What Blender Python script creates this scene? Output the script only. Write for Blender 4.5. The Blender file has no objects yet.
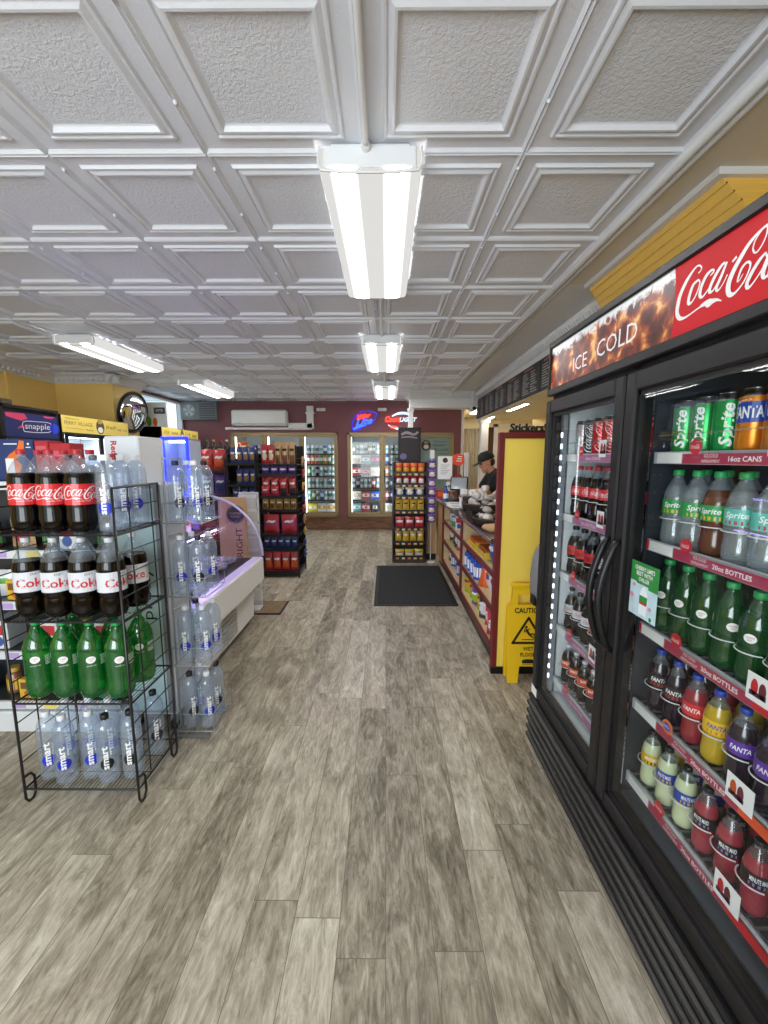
import bpy, math, random
from mathutils import Vector, Matrix, Euler

# ------------------------------------------------------------------ camera, world, lights, exposure
C = bpy.context.scene.collection
SC = bpy.context.scene
CAM_H = 1.5
cd = bpy.data.cameras.new('camera')
cam = bpy.data.objects.new('camera', cd); C.objects.link(cam)
cd.sensor_fit = 'HORIZONTAL'; cd.sensor_width = 36.0; cd.lens = 36.0 * 400 / 768
cd.clip_start = 0.05; cd.clip_end = 60
cam.location = (0, 0, CAM_H)
cam.rotation_euler = (math.radians(90) - math.atan(53.5 / 400), 0, math.atan(2 / 400))
SC.camera = cam

world = bpy.data.worlds.new('daylight'); SC.world = world
world.use_nodes = True
bg = world.node_tree.nodes['Background']
bg.inputs['Color'].default_value = (0.72, 0.90, 1.0, 1); bg.inputs['Strength'].default_value = 1.1

def area(name, loc, rot, sx, sy, power, color=(1, 1, 1)):
    l = bpy.data.lights.new(name, 'AREA'); l.shape = 'RECTANGLE'; l.size = sx; l.size_y = sy
    l.energy = power; l.color = color
    o = bpy.data.objects.new(name, l); C.objects.link(o); o.location = loc; o.rotation_euler = rot
    return o
# daylight falling in through the shop-front windows behind the camera
area('storefront_daylight', (-1.3, -1.75, 1.45), (math.radians(99), 0, 0), 2.0, 1.6, 55, (0.95, 0.98, 1.0))
FIXTURE_EMIT = 8.0
SC.view_settings.view_transform = 'Standard'
SC.view_settings.look = 'None'
SC.view_settings.gamma = 1.0
SC.view_settings.use_curve_mapping = False
SC.view_settings.exposure = 0.75
SC.cycles.use_denoising = True
SC.cycles.transparent_max_bounces = 24
SC.cycles.max_bounces = 8
SC.cycles.sample_clamp_indirect = 6.0

R = random.Random(7)
PI = math.pi
ORD = ['first', 'second', 'third', 'fourth', 'fifth', 'sixth', 'seventh', 'eighth', 'ninth', 'tenth']

# ------------------------------------------------------------------ materials
def lin(h):
    if isinstance(h, str):
        h = h.lstrip('#'); v = [int(h[i:i + 2], 16) / 255 for i in (0, 2, 4)]
    else:
        v = [x / 255 for x in h]
    return tuple((x / 12.92 if x <= 0.04045 else ((x + 0.055) / 1.055) ** 2.4) for x in v) + (1.0,)

_mats = {}
def mat(name, color, rough=0.5, metal=0.0, spec=0.5, coat=0.0, var=0.0, vscale=8.0, bump=0.0, bscale=60.0, emit=0.0, trans=0.0):
    if name in _mats: return _mats[name]
    m = bpy.data.materials.new(name); m.use_nodes = True
    nt = m.node_tree; p = nt.nodes['Principled BSDF']
    col = lin(color)
    p.inputs['Base Color'].default_value = col
    p.inputs['Roughness'].default_value = rough; p.inputs['Metallic'].default_value = metal
    p.inputs['Specular IOR Level'].default_value = spec
    p.inputs['Coat Weight'].default_value = coat
    if emit:
        p.inputs['Emission Color'].default_value = col; p.inputs['Emission Strength'].default_value = emit
    if var or bump:
        tc = nt.nodes.new('ShaderNodeTexCoord')
    if var:
        n = nt.nodes.new('ShaderNodeTexNoise'); n.inputs['Scale'].default_value = vscale; n.inputs['Detail'].default_value = 3
        nt.links.new(tc.outputs['Object'], n.inputs['Vector'])
        mx = nt.nodes.new('ShaderNodeMix'); mx.data_type = 'RGBA'
        mx.inputs[6].default_value = tuple(c * (1 - var) for c in col[:3]) + (1,)
        mx.inputs[7].default_value = tuple(min(1, c * (1 + var)) for c in col[:3]) + (1,)
        nt.links.new(n.outputs['Fac'], mx.inputs[0]); nt.links.new(mx.outputs[2], p.inputs['Base Color'])
    if bump:
        n2 = nt.nodes.new('ShaderNodeTexNoise'); n2.inputs['Scale'].default_value = bscale; n2.inputs['Detail'].default_value = 2
        nt.links.new(tc.outputs['Object'], n2.inputs['Vector'])
        b = nt.nodes.new('ShaderNodeBump'); b.inputs['Strength'].default_value = bump; b.inputs['Distance'].default_value = 0.004
        nt.links.new(n2.outputs['Fac'], b.inputs['Height']); nt.links.new(b.outputs['Normal'], p.inputs['Normal'])
    _mats[name] = m
    return m

def thin(name, tint, clear=0.8, body=None, rough=0.03, gloss=1.0, ior=1.45):
    """thin transparent sheet: tinted see-through plus Fresnel reflection plus a little milky body"""
    if name in _mats: return _mats[name]
    m = bpy.data.materials.new(name); m.use_nodes = True
    nt = m.node_tree; nt.nodes.clear()
    out = nt.nodes.new('ShaderNodeOutputMaterial')
    tr = nt.nodes.new('ShaderNodeBsdfTransparent'); tr.inputs['Color'].default_value = lin(tint)
    gl = nt.nodes.new('ShaderNodeBsdfGlossy'); gl.inputs['Roughness'].default_value = rough
    gl.inputs['Color'].default_value = (gloss, gloss, gloss, 1)
    df = nt.nodes.new('ShaderNodeBsdfDiffuse'); df.inputs['Color'].default_value = lin(body or tint)
    # reflection after Schlick, the same from both sides of the sheet
    lw = nt.nodes.new('ShaderNodeLayerWeight'); lw.inputs['Blend'].default_value = 0.5
    pw = nt.nodes.new('ShaderNodeMath'); pw.operation = 'POWER'; pw.inputs[1].default_value = 5.0; nt.links.new(lw.outputs['Facing'], pw.inputs[0])
    fr = nt.nodes.new('ShaderNodeMath'); fr.operation = 'MULTIPLY_ADD'; fr.inputs[1].default_value = 0.9; fr.inputs[2].default_value = ((ior - 1) / (ior + 1)) ** 2
    nt.links.new(pw.outputs[0], fr.inputs[0])
    m1 = nt.nodes.new('ShaderNodeMixShader'); m1.inputs[0].default_value = clear
    m2 = nt.nodes.new('ShaderNodeMixShader')
    nt.links.new(df.outputs[0], m1.inputs[1]); nt.links.new(tr.outputs[0], m1.inputs[2])
    nt.links.new(fr.outputs[0], m2.inputs[0]); nt.links.new(m1.outputs[0], m2.inputs[1]); nt.links.new(gl.outputs[0], m2.inputs[2])
    nt.links.new(m2.outputs[0], out.inputs['Surface'])
    _mats[name] = m
    return m

WHITE = mat('white_paint', '#e6e6e4', 0.45)
BLACK = mat('black_plastic', '#111112', 0.38, spec=.4)
BLKMETAL = mat('black_powder_coat', '#141416', 0.35, 0.0, 0.5)
CHAR = mat('charcoal_panel', '#1b1a1b', 0.42, spec=.35, var=0.15)
CHROME = mat('chrome', '#c8c8c8', 0.22, 1.0)
GREY = mat('grey_plastic', '#8c8d90', 0.5)
LGREY = mat('light_grey', '#bfc2c6', 0.5)
TRED = mat('print_red', '#c8202b', 0.35)
TWHITE = mat('print_white', '#f2f2f2', 0.4)
TBLACK = mat('print_black', '#151515', 0.5)
PINKT = mat('print_pink', '#e8406c', 0.4)
MAROON = mat('maroon_strip', '#a8324c', 0.3)
BURG = mat('burgundy_paint', '#6a1c1d', 0.45, var=0.12, vscale=5)
GLASS = thin('door_glass', '#f4f8f8', 1.0, rough=0.0)
CLEARP = thin('clear_plastic', '#f4f8fc', 0.90, '#dfe6ee', rough=0.05, ior=1.7)
WATER = thin('water_bottle_plastic', '#eef4fb', 0.86, '#d4dfee', rough=0.05, ior=1.75)

def floor_mat():
    m = bpy.data.materials.new('vinyl_planks'); m.use_nodes = True
    nt = m.node_tree; p = nt.nodes['Principled BSDF']; L = nt.links
    tc = nt.nodes.new('ShaderNodeTexCoord')
    sep = nt.nodes.new('ShaderNodeSeparateXYZ'); L.new(tc.outputs['Object'], sep.inputs[0])
    # every row of planks starts at its own random length
    rw = nt.nodes.new('ShaderNodeMath'); rw.operation = 'DIVIDE'; rw.inputs[1].default_value = 0.15; L.new(sep.outputs['X'], rw.inputs[0])
    fl = nt.nodes.new('ShaderNodeMath'); fl.operation = 'FLOOR'; L.new(rw.outputs[0], fl.inputs[0])
    wn = nt.nodes.new('ShaderNodeTexWhiteNoise'); wn.noise_dimensions = '1D'; L.new(fl.outputs[0], wn.inputs['W'])
    sh_ = nt.nodes.new('ShaderNodeMath'); sh_.operation = 'MULTIPLY_ADD'; sh_.inputs[1].default_value = 1.22; L.new(wn.outputs['Value'], sh_.inputs[0]); L.new(sep.outputs['Y'], sh_.inputs[2])
    cmb = nt.nodes.new('ShaderNodeCombineXYZ'); L.new(sh_.outputs[0], cmb.inputs['X']); L.new(sep.outputs['X'], cmb.inputs['Y'])
    br = nt.nodes.new('ShaderNodeTexBrick'); L.new(cmb.outputs[0], br.inputs['Vector'])
    br.inputs['Scale'].default_value = 1.0; br.inputs['Brick Width'].default_value = 1.22; br.inputs['Row Height'].default_value = 0.15
    br.inputs['Mortar Size'].default_value = 0.0012; br.inputs['Mortar Smooth'].default_value = 0.2; br.offset = 0.0
    br.inputs['Color1'].default_value = (0, 0, 0, 1); br.inputs['Color2'].default_value = (1, 1, 1, 1); br.inputs['Mortar'].default_value = (0.5, 0.5, 0.5, 1)
    # per-plank offset of the grain
    sc = nt.nodes.new('ShaderNodeVectorMath'); sc.operation = 'MULTIPLY'; sc.inputs[1].default_value = (37.0, 11.0, 5.0)
    L.new(br.outputs['Color'], sc.inputs[0])
    st = nt.nodes.new('ShaderNodeVectorMath'); st.operation = 'MULTIPLY'; st.inputs[1].default_value = (44.0, 8.0, 1.0)
    L.new(tc.outputs['Object'], st.inputs[0])
    ad = nt.nodes.new('ShaderNodeVectorMath'); ad.operation = 'ADD'; L.new(st.outputs[0], ad.inputs[0]); L.new(sc.outputs[0], ad.inputs[1])
    n1 = nt.nodes.new('ShaderNodeTexNoise'); n1.inputs['Scale'].default_value = 1.0; n1.inputs['Detail'].default_value = 10; n1.inputs['Roughness'].default_value = 0.72; n1.inputs['Distortion'].default_value = 1.6
    L.new(ad.outputs[0], n1.inputs['Vector'])
    st2 = nt.nodes.new('ShaderNodeVectorMath'); st2.operation = 'MULTIPLY'; st2.inputs[1].default_value = (9.0, 3.2, 1.0)
    L.new(tc.outputs['Object'], st2.inputs[0])
    ad2 = nt.nodes.new('ShaderNodeVectorMath'); ad2.operation = 'ADD'; L.new(st2.outputs[0], ad2.inputs[0]); L.new(sc.outputs[0], ad2.inputs[1])
    n2 = nt.nodes.new('ShaderNodeTexNoise'); n2.inputs['Scale'].default_value = 1.0; n2.inputs['Detail'].default_value = 7; n2.inputs['Roughness'].default_value = 0.62; n2.inputs['Distortion'].default_value = 1.5
    L.new(ad2.outputs[0], n2.inputs['Vector'])
    a = nt.nodes.new('ShaderNodeMath'); a.operation = 'MULTIPLY_ADD'; a.inputs[1].default_value = 0.70
    L.new(n1.outputs['Fac'], a.inputs[0])
    b = nt.nodes.new('ShaderNodeMath'); b.operation = 'MULTIPLY_ADD'; b.inputs[1].default_value = 0.58; b.inputs[2].default_value = -0.205
    L.new(n2.outputs['Fac'], b.inputs[0]); L.new(b.outputs[0], a.inputs[2])
    c = nt.nodes.new('ShaderNodeMath'); c.operation = 'MULTIPLY_ADD'; c.inputs[1].default_value = 0.17
    sepc = nt.nodes.new('ShaderNodeSeparateColor'); L.new(br.outputs['Color'], sepc.inputs[0])
    L.new(sepc.outputs[0], c.inputs[0]); L.new(a.outputs[0], c.inputs[2])
    rp = nt.nodes.new('ShaderNodeValToRGB'); L.new(c.outputs[0], rp.inputs[0])
    e = rp.color_ramp.elements
    e[0].position = 0.28; e[0].color = lin('#544d40'); e[1].position = 0.80; e[1].color = lin('#e4dfcd')
    k = rp.color_ramp.elements.new(0.42); k.color = lin('#877d6c')
    k = rp.color_ramp.elements.new(0.56); k.color = lin('#b0a693')
    mx = nt.nodes.new('ShaderNodeMix'); mx.data_type = 'RGBA'; L.new(br.outputs['Fac'], mx.inputs[0]); L.new(rp.outputs[0], mx.inputs[6]); mx.inputs[7].default_value = lin('#6b6050')
    L.new(mx.outputs[2], p.inputs['Base Color'])
    p.inputs['Roughness'].default_value = 0.42; p.inputs['Specular IOR Level'].default_value = 0.35
    bp = nt.nodes.new('ShaderNodeBump'); bp.inputs['Strength'].default_value = 0.12; bp.inputs['Distance'].default_value = 0.003
    L.new(n1.outputs['Fac'], bp.inputs['Height']); L.new(bp.outputs['Normal'], p.inputs['Normal'])
    return m

def wood_mat(name, c1, c2, sx=3.0, sz=3.0, rough=0.5):
    if name in _mats: return _mats[name]
    m = bpy.data.materials.new(name); m.use_nodes = True
    nt = m.node_tree; p = nt.nodes['Principled BSDF']; L = nt.links
    tc = nt.nodes.new('ShaderNodeTexCoord'); mp = nt.nodes.new('ShaderNodeMapping'); mp.inputs['Scale'].default_value = (sx, sx, sz)
    n = nt.nodes.new('ShaderNodeTexNoise'); n.inputs['Scale'].default_value = 3; n.inputs['Detail'].default_value = 6; n.inputs['Distortion'].default_value = 1.0
    rp = nt.nodes.new('ShaderNodeValToRGB'); rp.color_ramp.elements[0].color = lin(c1); rp.color_ramp.elements[1].color = lin(c2)
    rp.color_ramp.elements[0].position = 0.35; rp.color_ramp.elements[1].position = 0.65
    L.new(tc.outputs['Object'], mp.inputs[0]); L.new(mp.outputs[0], n.inputs['Vector']); L.new(n.outputs['Fac'], rp.inputs[0]); L.new(rp.outputs[0], p.inputs['Base Color'])
    p.inputs['Roughness'].default_value = rough
    _mats[name] = m
    return m

def lens_mat():
    """lit acrylic wrap lens: two tubes glow through as brighter bands along its length"""
    m = bpy.data.materials.new('lit_lens'); m.use_nodes = True
    nt = m.node_tree; nt.nodes.clear(); L = nt.links
    out = nt.nodes.new('ShaderNodeOutputMaterial'); em = nt.nodes.new('ShaderNodeEmission')
    em.inputs['Color'].default_value = (1.0, 0.985, 0.96, 1)
    tc = nt.nodes.new('ShaderNodeTexCoord'); sp = nt.nodes.new('ShaderNodeSeparateXYZ'); L.new(tc.outputs['Object'], sp.inputs[0])
    ab = nt.nodes.new('ShaderNodeMath'); ab.operation = 'ABSOLUTE'; L.new(sp.outputs['X'], ab.inputs[0])
    su = nt.nodes.new('ShaderNodeMath'); su.operation = 'SUBTRACT'; su.inputs[1].default_value = 0.1; L.new(ab.outputs[0], su.inputs[0])
    ab2 = nt.nodes.new('ShaderNodeMath'); ab2.operation = 'ABSOLUTE'; L.new(su.outputs[0], ab2.inputs[0])
    mr = nt.nodes.new('ShaderNodeMapRange'); mr.interpolation_type = 'SMOOTHSTEP'
    mr.inputs['From Min'].default_value = 0.0; mr.inputs['From Max'].default_value = 0.055
    mr.inputs['To Min'].default_value = FIXTURE_EMIT * 2.6; mr.inputs['To Max'].default_value = FIXTURE_EMIT * 0.056
    L.new(ab2.outputs[0], mr.inputs['Value']); L.new(mr.outputs[0], em.inputs['Strength']); L.new(em.outputs[0], out.inputs['Surface'])
    return m

def ice_mat():
    """printed photograph of cola over ice on the header"""
    m = bpy.data.materials.new('ice_print'); m.use_nodes = True
    nt = m.node_tree; p = nt.nodes['Principled BSDF']; L = nt.links
    tc = nt.nodes.new('ShaderNodeTexCoord'); sp = nt.nodes.new('ShaderNodeSeparateXYZ'); L.new(tc.outputs['Object'], sp.inputs[0])
    v = nt.nodes.new('ShaderNodeTexVoronoi'); v.inputs['Scale'].default_value = 17; L.new(tc.outputs['Object'], v.inputs['Vector'])
    n = nt.nodes.new('ShaderNodeTexNoise'); n.inputs['Scale'].default_value = 22; n.inputs['Detail'].default_value = 4; n.inputs['Distortion'].default_value = 1.2
    L.new(tc.outputs['Object'], n.inputs['Vector'])
    a = nt.nodes.new('ShaderNodeMath'); a.operation = 'MULTIPLY_ADD'; a.inputs[1].default_value = 0.7; L.new(v.outputs['Distance'], a.inputs[0])
    n_ = nt.nodes.new('ShaderNodeMath'); n_.operation = 'MULTIPLY'; n_.inputs[1].default_value = 0.75; L.new(n.outputs['Fac'], n_.inputs[0]); L.new(n_.outputs[0], a.inputs[2])
    rp = nt.nodes.new('ShaderNodeValToRGB'); L.new(a.outputs[0], rp.inputs[0])
    e = rp.color_ramp.elements; e[0].position = 0.40; e[0].color = lin('#35100a'); e[1].position = 1.0; e[1].color = lin('#f2c27c')
    k = e.new(0.66); k.color = lin('#601d0e'); k = e.new(0.80); k.color = lin('#9a3c18'); k = e.new(0.92); k.color = lin('#cf7f3a')
    # pale frothy edge along the top of the print
    z = nt.nodes.new('ShaderNodeMath'); z.operation = 'MULTIPLY_ADD'; z.inputs[1].default_value = 0.11; L.new(n.outputs['Fac'], z.inputs[0]); L.new(sp.outputs['Z'], z.inputs[2])
    mr = nt.nodes.new('ShaderNodeMapRange'); mr.inputs['From Min'].default_value = 2.024; mr.inputs['From Max'].default_value = 2.046; L.new(z.outputs[0], mr.inputs['Value'])
    mx = nt.nodes.new('ShaderNodeMix'); mx.data_type = 'RGBA'; L.new(mr.outputs[0], mx.inputs[0]); L.new(rp.outputs[0], mx.inputs[6]); mx.inputs[7].default_value = lin('#eef0f4')
    L.new(mx.outputs[2], p.inputs['Base Color']); p.inputs['Roughness'].default_value = 0.3
    return m

def ceiling_field_mat(name, bump, scale):
    m = bpy.data.materials.new(name); m.use_nodes = True
    nt = m.node_tree; p = nt.nodes['Principled BSDF']; L = nt.links
    p.inputs['Base Color'].default_value = lin('#dfe1e8'); p.inputs['Roughness'].default_value = 0.42
    tc = nt.nodes.new('ShaderNodeTexCoord'); n = nt.nodes.new('ShaderNodeTexNoise'); n.inputs['Scale'].default_value = scale; n.inputs['Detail'].default_value = 2.5
    n.inputs['Distortion'].default_value = 0.8
    L.new(tc.outputs['Object'], n.inputs['Vector'])
    b = nt.nodes.new('ShaderNodeBump'); b.inputs['Strength'].default_value = bump; b.inputs['Distance'].default_value = 0.012
    L.new(n.outputs['Fac'], b.inputs['Height']); L.new(b.outputs['Normal'], p.inputs['Normal'])
    return m

# ------------------------------------------------------------------ mesh collector
_text = {}
def text2d(s, bold=0.0):
    key = (s, bold)
    if key in _text: return _text[key]
    cu = bpy.data.curves.new('t', 'FONT'); cu.body = s; cu.size = 1.0; cu.offset = bold; cu.resolution_u = 2
    cu.align_x = 'CENTER'; cu.align_y = 'CENTER'
    o = bpy.data.objects.new('t', cu); C.objects.link(o)
    dg = bpy.context.evaluated_depsgraph_get()
    me = bpy.data.meshes.new_from_object(o.evaluated_get(dg))
    V = [(v.co.x, v.co.y) for v in me.vertices]; F = [tuple(f.vertices) for f in me.polygons]
    bpy.data.objects.remove(o); bpy.data.curves.remove(cu); bpy.data.meshes.remove(me)
    xs = [v[0] for v in V] or [0]; ys = [v[1] for v in V] or [0]
    cx, cy = (min(xs) + max(xs)) / 2, (min(ys) + max(ys)) / 2
    w, h = max(xs) - min(xs), max(ys) - min(ys)
    V = [(x - cx, y - cy) for x, y in V]
    _text[key] = (V, F, w, h)
    return _text[key]

def planeT(o, U, V):
    o, U, V = Vector(o), Vector(U), Vector(V)
    return lambda u, v: o + U * u + V * v
def cylT(r, z0=0.0, a0=0.0):
    """bend round a bottle whose front looks along -Y"""
    return lambda u, v: Vector((r * math.sin(u / r + a0), -r * math.cos(u / r + a0), z0 + v))

class M:
    def __init__(s): s.v = []; s.f = []; s.m = []
    def add(s, vs, fs, m=0):
        b = len(s.v); s.v += [tuple(v) for v in vs]
        for f in fs: s.f.append(tuple(b + i for i in f)); s.m.append(m)
        return s
    def box(s, x0, x1, y0, y1, z0, z1, m=0):
        v = [(x, y, z) for x in (x0, x1) for y in (y0, y1) for z in (z0, z1)]
        return s.add(v, [(0, 1, 3, 2), (4, 6, 7, 5), (0, 4, 5, 1), (2, 3, 7, 6), (0, 2, 6, 4), (1, 5, 7, 3)], m)
    def cbox(s, x0, x1, y0, y1, z0, z1, b=0.005, m=0):
        """box with chamfered edges"""
        b = min(b, (x1 - x0) * .45, (y1 - y0) * .45, (z1 - z0) * .45)
        X, Y, Z = (x0, x1), (y0, y1), (z0, z1); sg = (1, -1); vs = []; idx = {}
        for i in (0, 1):
            for j in (0, 1):
                for k in (0, 1):
                    for a in range(3):
                        p = [X[i] + sg[i] * b, Y[j] + sg[j] * b, Z[k] + sg[k] * b]
                        p[a] = (X[i], Y[j], Z[k])[a]
                        idx[i, j, k, a] = len(vs); vs.append(tuple(p))
        F = []
        g = lambda i, j, k, a: idx[i, j, k, a]
        for t in (0, 1):
            F.append([g(t, 0, 0, 0), g(t, 1, 0, 0), g(t, 1, 1, 0), g(t, 0, 1, 0)])
            F.append([g(0, t, 0, 1), g(1, t, 0, 1), g(1, t, 1, 1), g(0, t, 1, 1)])
            F.append([g(0, 0, t, 2), g(1, 0, t, 2), g(1, 1, t, 2), g(0, 1, t, 2)])
        for p in (0, 1):
            for q in (0, 1):
                F.append([g(0, p, q, 1), g(1, p, q, 1), g(1, p, q, 2), g(0, p, q, 2)])
                F.append([g(p, 0, q, 0), g(p, 1, q, 0), g(p, 1, q, 2), g(p, 0, q, 2)])
                F.append([g(p, q, 0, 0), g(p, q, 1, 0), g(p, q, 1, 1), g(p, q, 0, 1)])
        for i in (0, 1):
            for j in (0, 1):
                for k in (0, 1): F.append([g(i, j, k, 0), g(i, j, k, 1), g(i, j, k, 2)])
        c = Vector(((x0 + x1) / 2, (y0 + y1) / 2, (z0 + z1) / 2)); out = []
        for f in F:
            P = [Vector(vs[i]) for i in f]; n = (P[1] - P[0]).cross(P[2] - P[0])
            if n.dot(sum(P, Vector()) / len(P) - c) < 0: f = f[::-1]
            out.append(f)
        return s.add(vs, out, m)
    def tube(s, pts, r, n=6, m=0, close=False, caps=True):
        P = [Vector(p) for p in pts]; k = len(P); rings = []
        rr = r if isinstance(r, (list, tuple)) else [r] * k
        ref = None
        for i in range(k):
            if close: d = P[(i + 1) % k] - P[i - 1]
            else: d = P[min(i + 1, k - 1)] - P[max(i - 1, 0)]
            d = d.normalized() if d.length > 1e-9 else Vector((0, 0, 1))
            if ref is None: ref = Vector((0, 0, 1)) if abs(d.z) < 0.9 else Vector((1, 0, 0))
            a = d.cross(ref)
            if a.length < 1e-6: a = d.cross(Vector((0, 1, 0.1)))
            a.normalize(); b = d.cross(a); ref = a.cross(d)
            rings.append([P[i] + (a * math.cos(2 * PI * j / n) + b * math.sin(2 * PI * j / n)) * rr[i] for j in range(n)])
        vs = [v for g in rings for v in g]; fs = []
        for i in range(k if close else k - 1):
            i2 = (i + 1) % k
            for j in range(n): fs.append((i * n + j, i * n + (j + 1) % n, i2 * n + (j + 1) % n, i2 * n + j))
        if caps and not close:
            fs.append(tuple(range(n))[::-1]); fs.append(tuple((k - 1) * n + j for j in range(n)))
        return s.add(vs, fs, m)
    def lathe(s, prof, n=20, c=(0, 0, 0), m=0, mz=None, axis='z', sq=None):
        """prof: (r, z[, material]); sq(angle) scales the radius"""
        vs = []; fs = []; ms = []
        for p in prof:
            for j in range(n):
                a = 2 * PI * j / n; r = p[0] * (sq(a, p[1]) if sq else 1)
                q = (r * math.cos(a), r * math.sin(a), p[1])
                if axis == 'x': q = (q[2], q[0], q[1])
                if axis == 'y': q = (q[0], q[2], q[1])
                vs.append((c[0] + q[0], c[1] + q[1], c[2] + q[2]))
        b = len(s.v); s.v += vs
        for i in range(len(prof) - 1):
            mm = prof[i + 1][2] if len(prof[i + 1]) > 2 else m
            for j in range(n):
                s.f.append((b + i * n + j, b + i * n + (j + 1) % n, b + (i + 1) * n + (j + 1) % n, b + (i + 1) * n + j)); s.m.append(mm)
        for i, rev in ((0, True), (len(prof) - 1, False)):
            f = tuple(b + i * n + j for j in range(n)); s.f.append(f[::-1] if rev else f)
            s.m.append(prof[i][2] if len(prof[i]) > 2 else m)
        return s
    def poly(s, pts, T, m=0):
        return s.add([T(*p) for p in pts], [tuple(range(len(pts)))], m)
    def rect(s, u0, u1, v0, v1, T, m=0, n=1):
        for i in range(n):
            a, b = u0 + (u1 - u0) * i / n, u0 + (u1 - u0) * (i + 1) / n
            s.poly([(a, v0), (b, v0), (b, v1), (a, v1)], T, m)
        return s
    def disc(s, cu, cv, ru, rv, T, m=0, n=20):
        k = max(6, n // 2); top, bot = [], []
        for i in range(k + 1):
            a = PI * i / k; u = cu - ru * math.cos(a); h = rv * math.sin(a)
            top.append(T(u, cv + h)); bot.append(T(u, cv - h))
        fs = [(0, 1, k + 2)] + [(i, k + 1 + i, k + 2 + i, i + 1) for i in range(1, k - 1)] + [(k - 1, 2 * k, k)]
        fs = [(k + 1, k + 2, 1)] + [(k + 1 + i, k + 2 + i, i + 1, i) for i in range(1, k - 1)] + [(2 * k, k, k - 1)]
        return s.add(top + bot, fs, m)
    def stroke(s, pts, T, m=0, k=1.0):
        """ribbon of varying width through (u, v, w)"""
        L_, R_ = [], []
        P = []
        for i in range(len(pts) - 1):
            p0 = pts[max(i - 1, 0)]; p1 = pts[i]; p2 = pts[i + 1]; p3 = pts[min(i + 2, len(pts) - 1)]
            for t in (0, .33, .67):
                P.append(tuple(0.5 * (2 * b + (c - a) * t + (2 * a - 5 * b + 4 * c - d) * t * t + (3 * b - a - 3 * c + d) * t ** 3) for a, b, c, d in zip(p0, p1, p2, p3)))
        P.append(tuple(pts[-1]))
        for i, p in enumerate(P):
            a, b = P[max(i - 1, 0)], P[min(i + 1, len(P) - 1)]
            d = Vector((b[0] - a[0], b[1] - a[1])); d = d.normalized() if d.length > 0 else Vector((1, 0))
            w = max(p[2], 0.0005) * k / 2
            L_.append((p[0] - d.y * w, p[1] + d.x * w)); R_.append((p[0] + d.y * w, p[1] - d.x * w))
        vs = [T(*q) for q in L_ + R_]; n = len(P)
        return s.add(vs, [(n + i, n + i + 1, i + 1, i) for i in range(n - 1)], m)
    def text(s, st, cu, cv, h, T, m=0, width=None, shear=0.0, bold=0.0, rot=0.0):
        """st centred on (cu, cv); h is the size of a capital; width squeezes the line to a length"""
        V, F, w, hh = text2d(st, bold)
        k = h / 0.73; kx = (width / w) if width else k
        ca, sa = math.cos(rot), math.sin(rot); vs = []
        for x, y in V:
            a, b = (x + shear * y) * kx, y * k
            vs.append(T(cu + a * ca - b * sa, cv + a * sa + b * ca))
        return s.add(vs, F, m)
    def xf(s, mtx):
        s.v = [tuple(mtx @ Vector(v)) for v in s.v]; return s
    def ob(s, name, mats, parent=None, smooth=False, world=True, label=None):
        me = bpy.data.meshes.new(name)
        off = ORIG.get(parent.name, Vector()) if (parent is not None and world) else Vector()
        me.from_pydata([(v[0] - off.x, v[1] - off.y, v[2] - off.z) for v in s.v], [], s.f)
        if not isinstance(mats, (list, tuple)): mats = [mats]
        for m in mats: me.materials.append(m)
        me.polygons.foreach_set('material_index', [min(i, len(mats) - 1) for i in s.m])
        if smooth: me.shade_smooth() if smooth is True else me.set_sharp_from_angle(angle=math.radians(smooth))
        me.update()
        if smooth and smooth is not True:
            me.polygons.foreach_set('use_smooth', [True] * len(me.polygons))
        o = bpy.data.objects.new(name, me); C.objects.link(o)
        if parent is not None: o.parent = parent; ORIG[o.name] = off.copy()
        if label: o['label'] = label
        return o
ORIG = {}

def tag(o, label, cat, group=None, kind=None):
    if label: o['label'] = label
    if cat: o['category'] = cat
    if group: o['group'] = group
    if kind: o['kind'] = kind
    return o
def thing(name, label, cat, loc=(0, 0, 0), rz=0.0, group=None):
    o = bpy.data.objects.new(name, None); C.objects.link(o); o.location = loc; o.rotation_euler = (0, 0, rz)
    o.empty_display_size = 0.05
    ORIG[o.name] = Vector(loc)
    return tag(o, label, cat, group)
def struct(name, m, mats, smooth=False):
    o = m.ob(name, mats, None, smooth); o['kind'] = 'structure'; return o
KIDS = {}
def kids(o):
    return [c for c in bpy.data.objects if c.parent is o]
def dup(proto, loc, rz=0.0, label=None, group=None, scale=None):
    r = proto.copy(); C.objects.link(r); r.location = loc; r.rotation_euler = (0, 0, rz)
    if scale: r.scale = scale if isinstance(scale, tuple) else (scale,) * 3
    if label: r['label'] = label
    if group: r['group'] = group
    if proto.name not in KIDS: KIDS[proto.name] = [(c, kids(c)) for c in kids(proto)]
    for c, gs in KIDS[proto.name]:
        d = c.copy(); C.objects.link(d); d.parent = r
        for g in gs:
            e = g.copy(); C.objects.link(e); e.parent = d
    return r
class Kind:
    """a kind of thing: the first placing moves the original, later ones copy it"""
    all = []
    def __init__(s, o): s.o = o; s.n = 0; Kind.all.append(s)
    def put(s, loc, rz=0.0, label=None, group=None, scale=None):
        s.n += 1
        if s.n == 1:
            o = s.o
            if o.name not in KIDS: KIDS[o.name] = [(c, kids(c)) for c in kids(o)]
            o.location = loc; o.rotation_euler = (0, 0, rz)
            if scale: o.scale = scale if isinstance(scale, tuple) else (scale,) * 3
            if label: o['label'] = label
            if group: o['group'] = group
            return o
        return dup(s.o, loc, rz, label, group, scale)
def faceT(side, o):
    """print planes: side of a thing you look at"""
    return {'-x': planeT(o, (0, -1, 0), (0, 0, 1)), '+x': planeT(o, (0, 1, 0), (0, 0, 1)),
            '-y': planeT(o, (1, 0, 0), (0, 0, 1))}[side]

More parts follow.
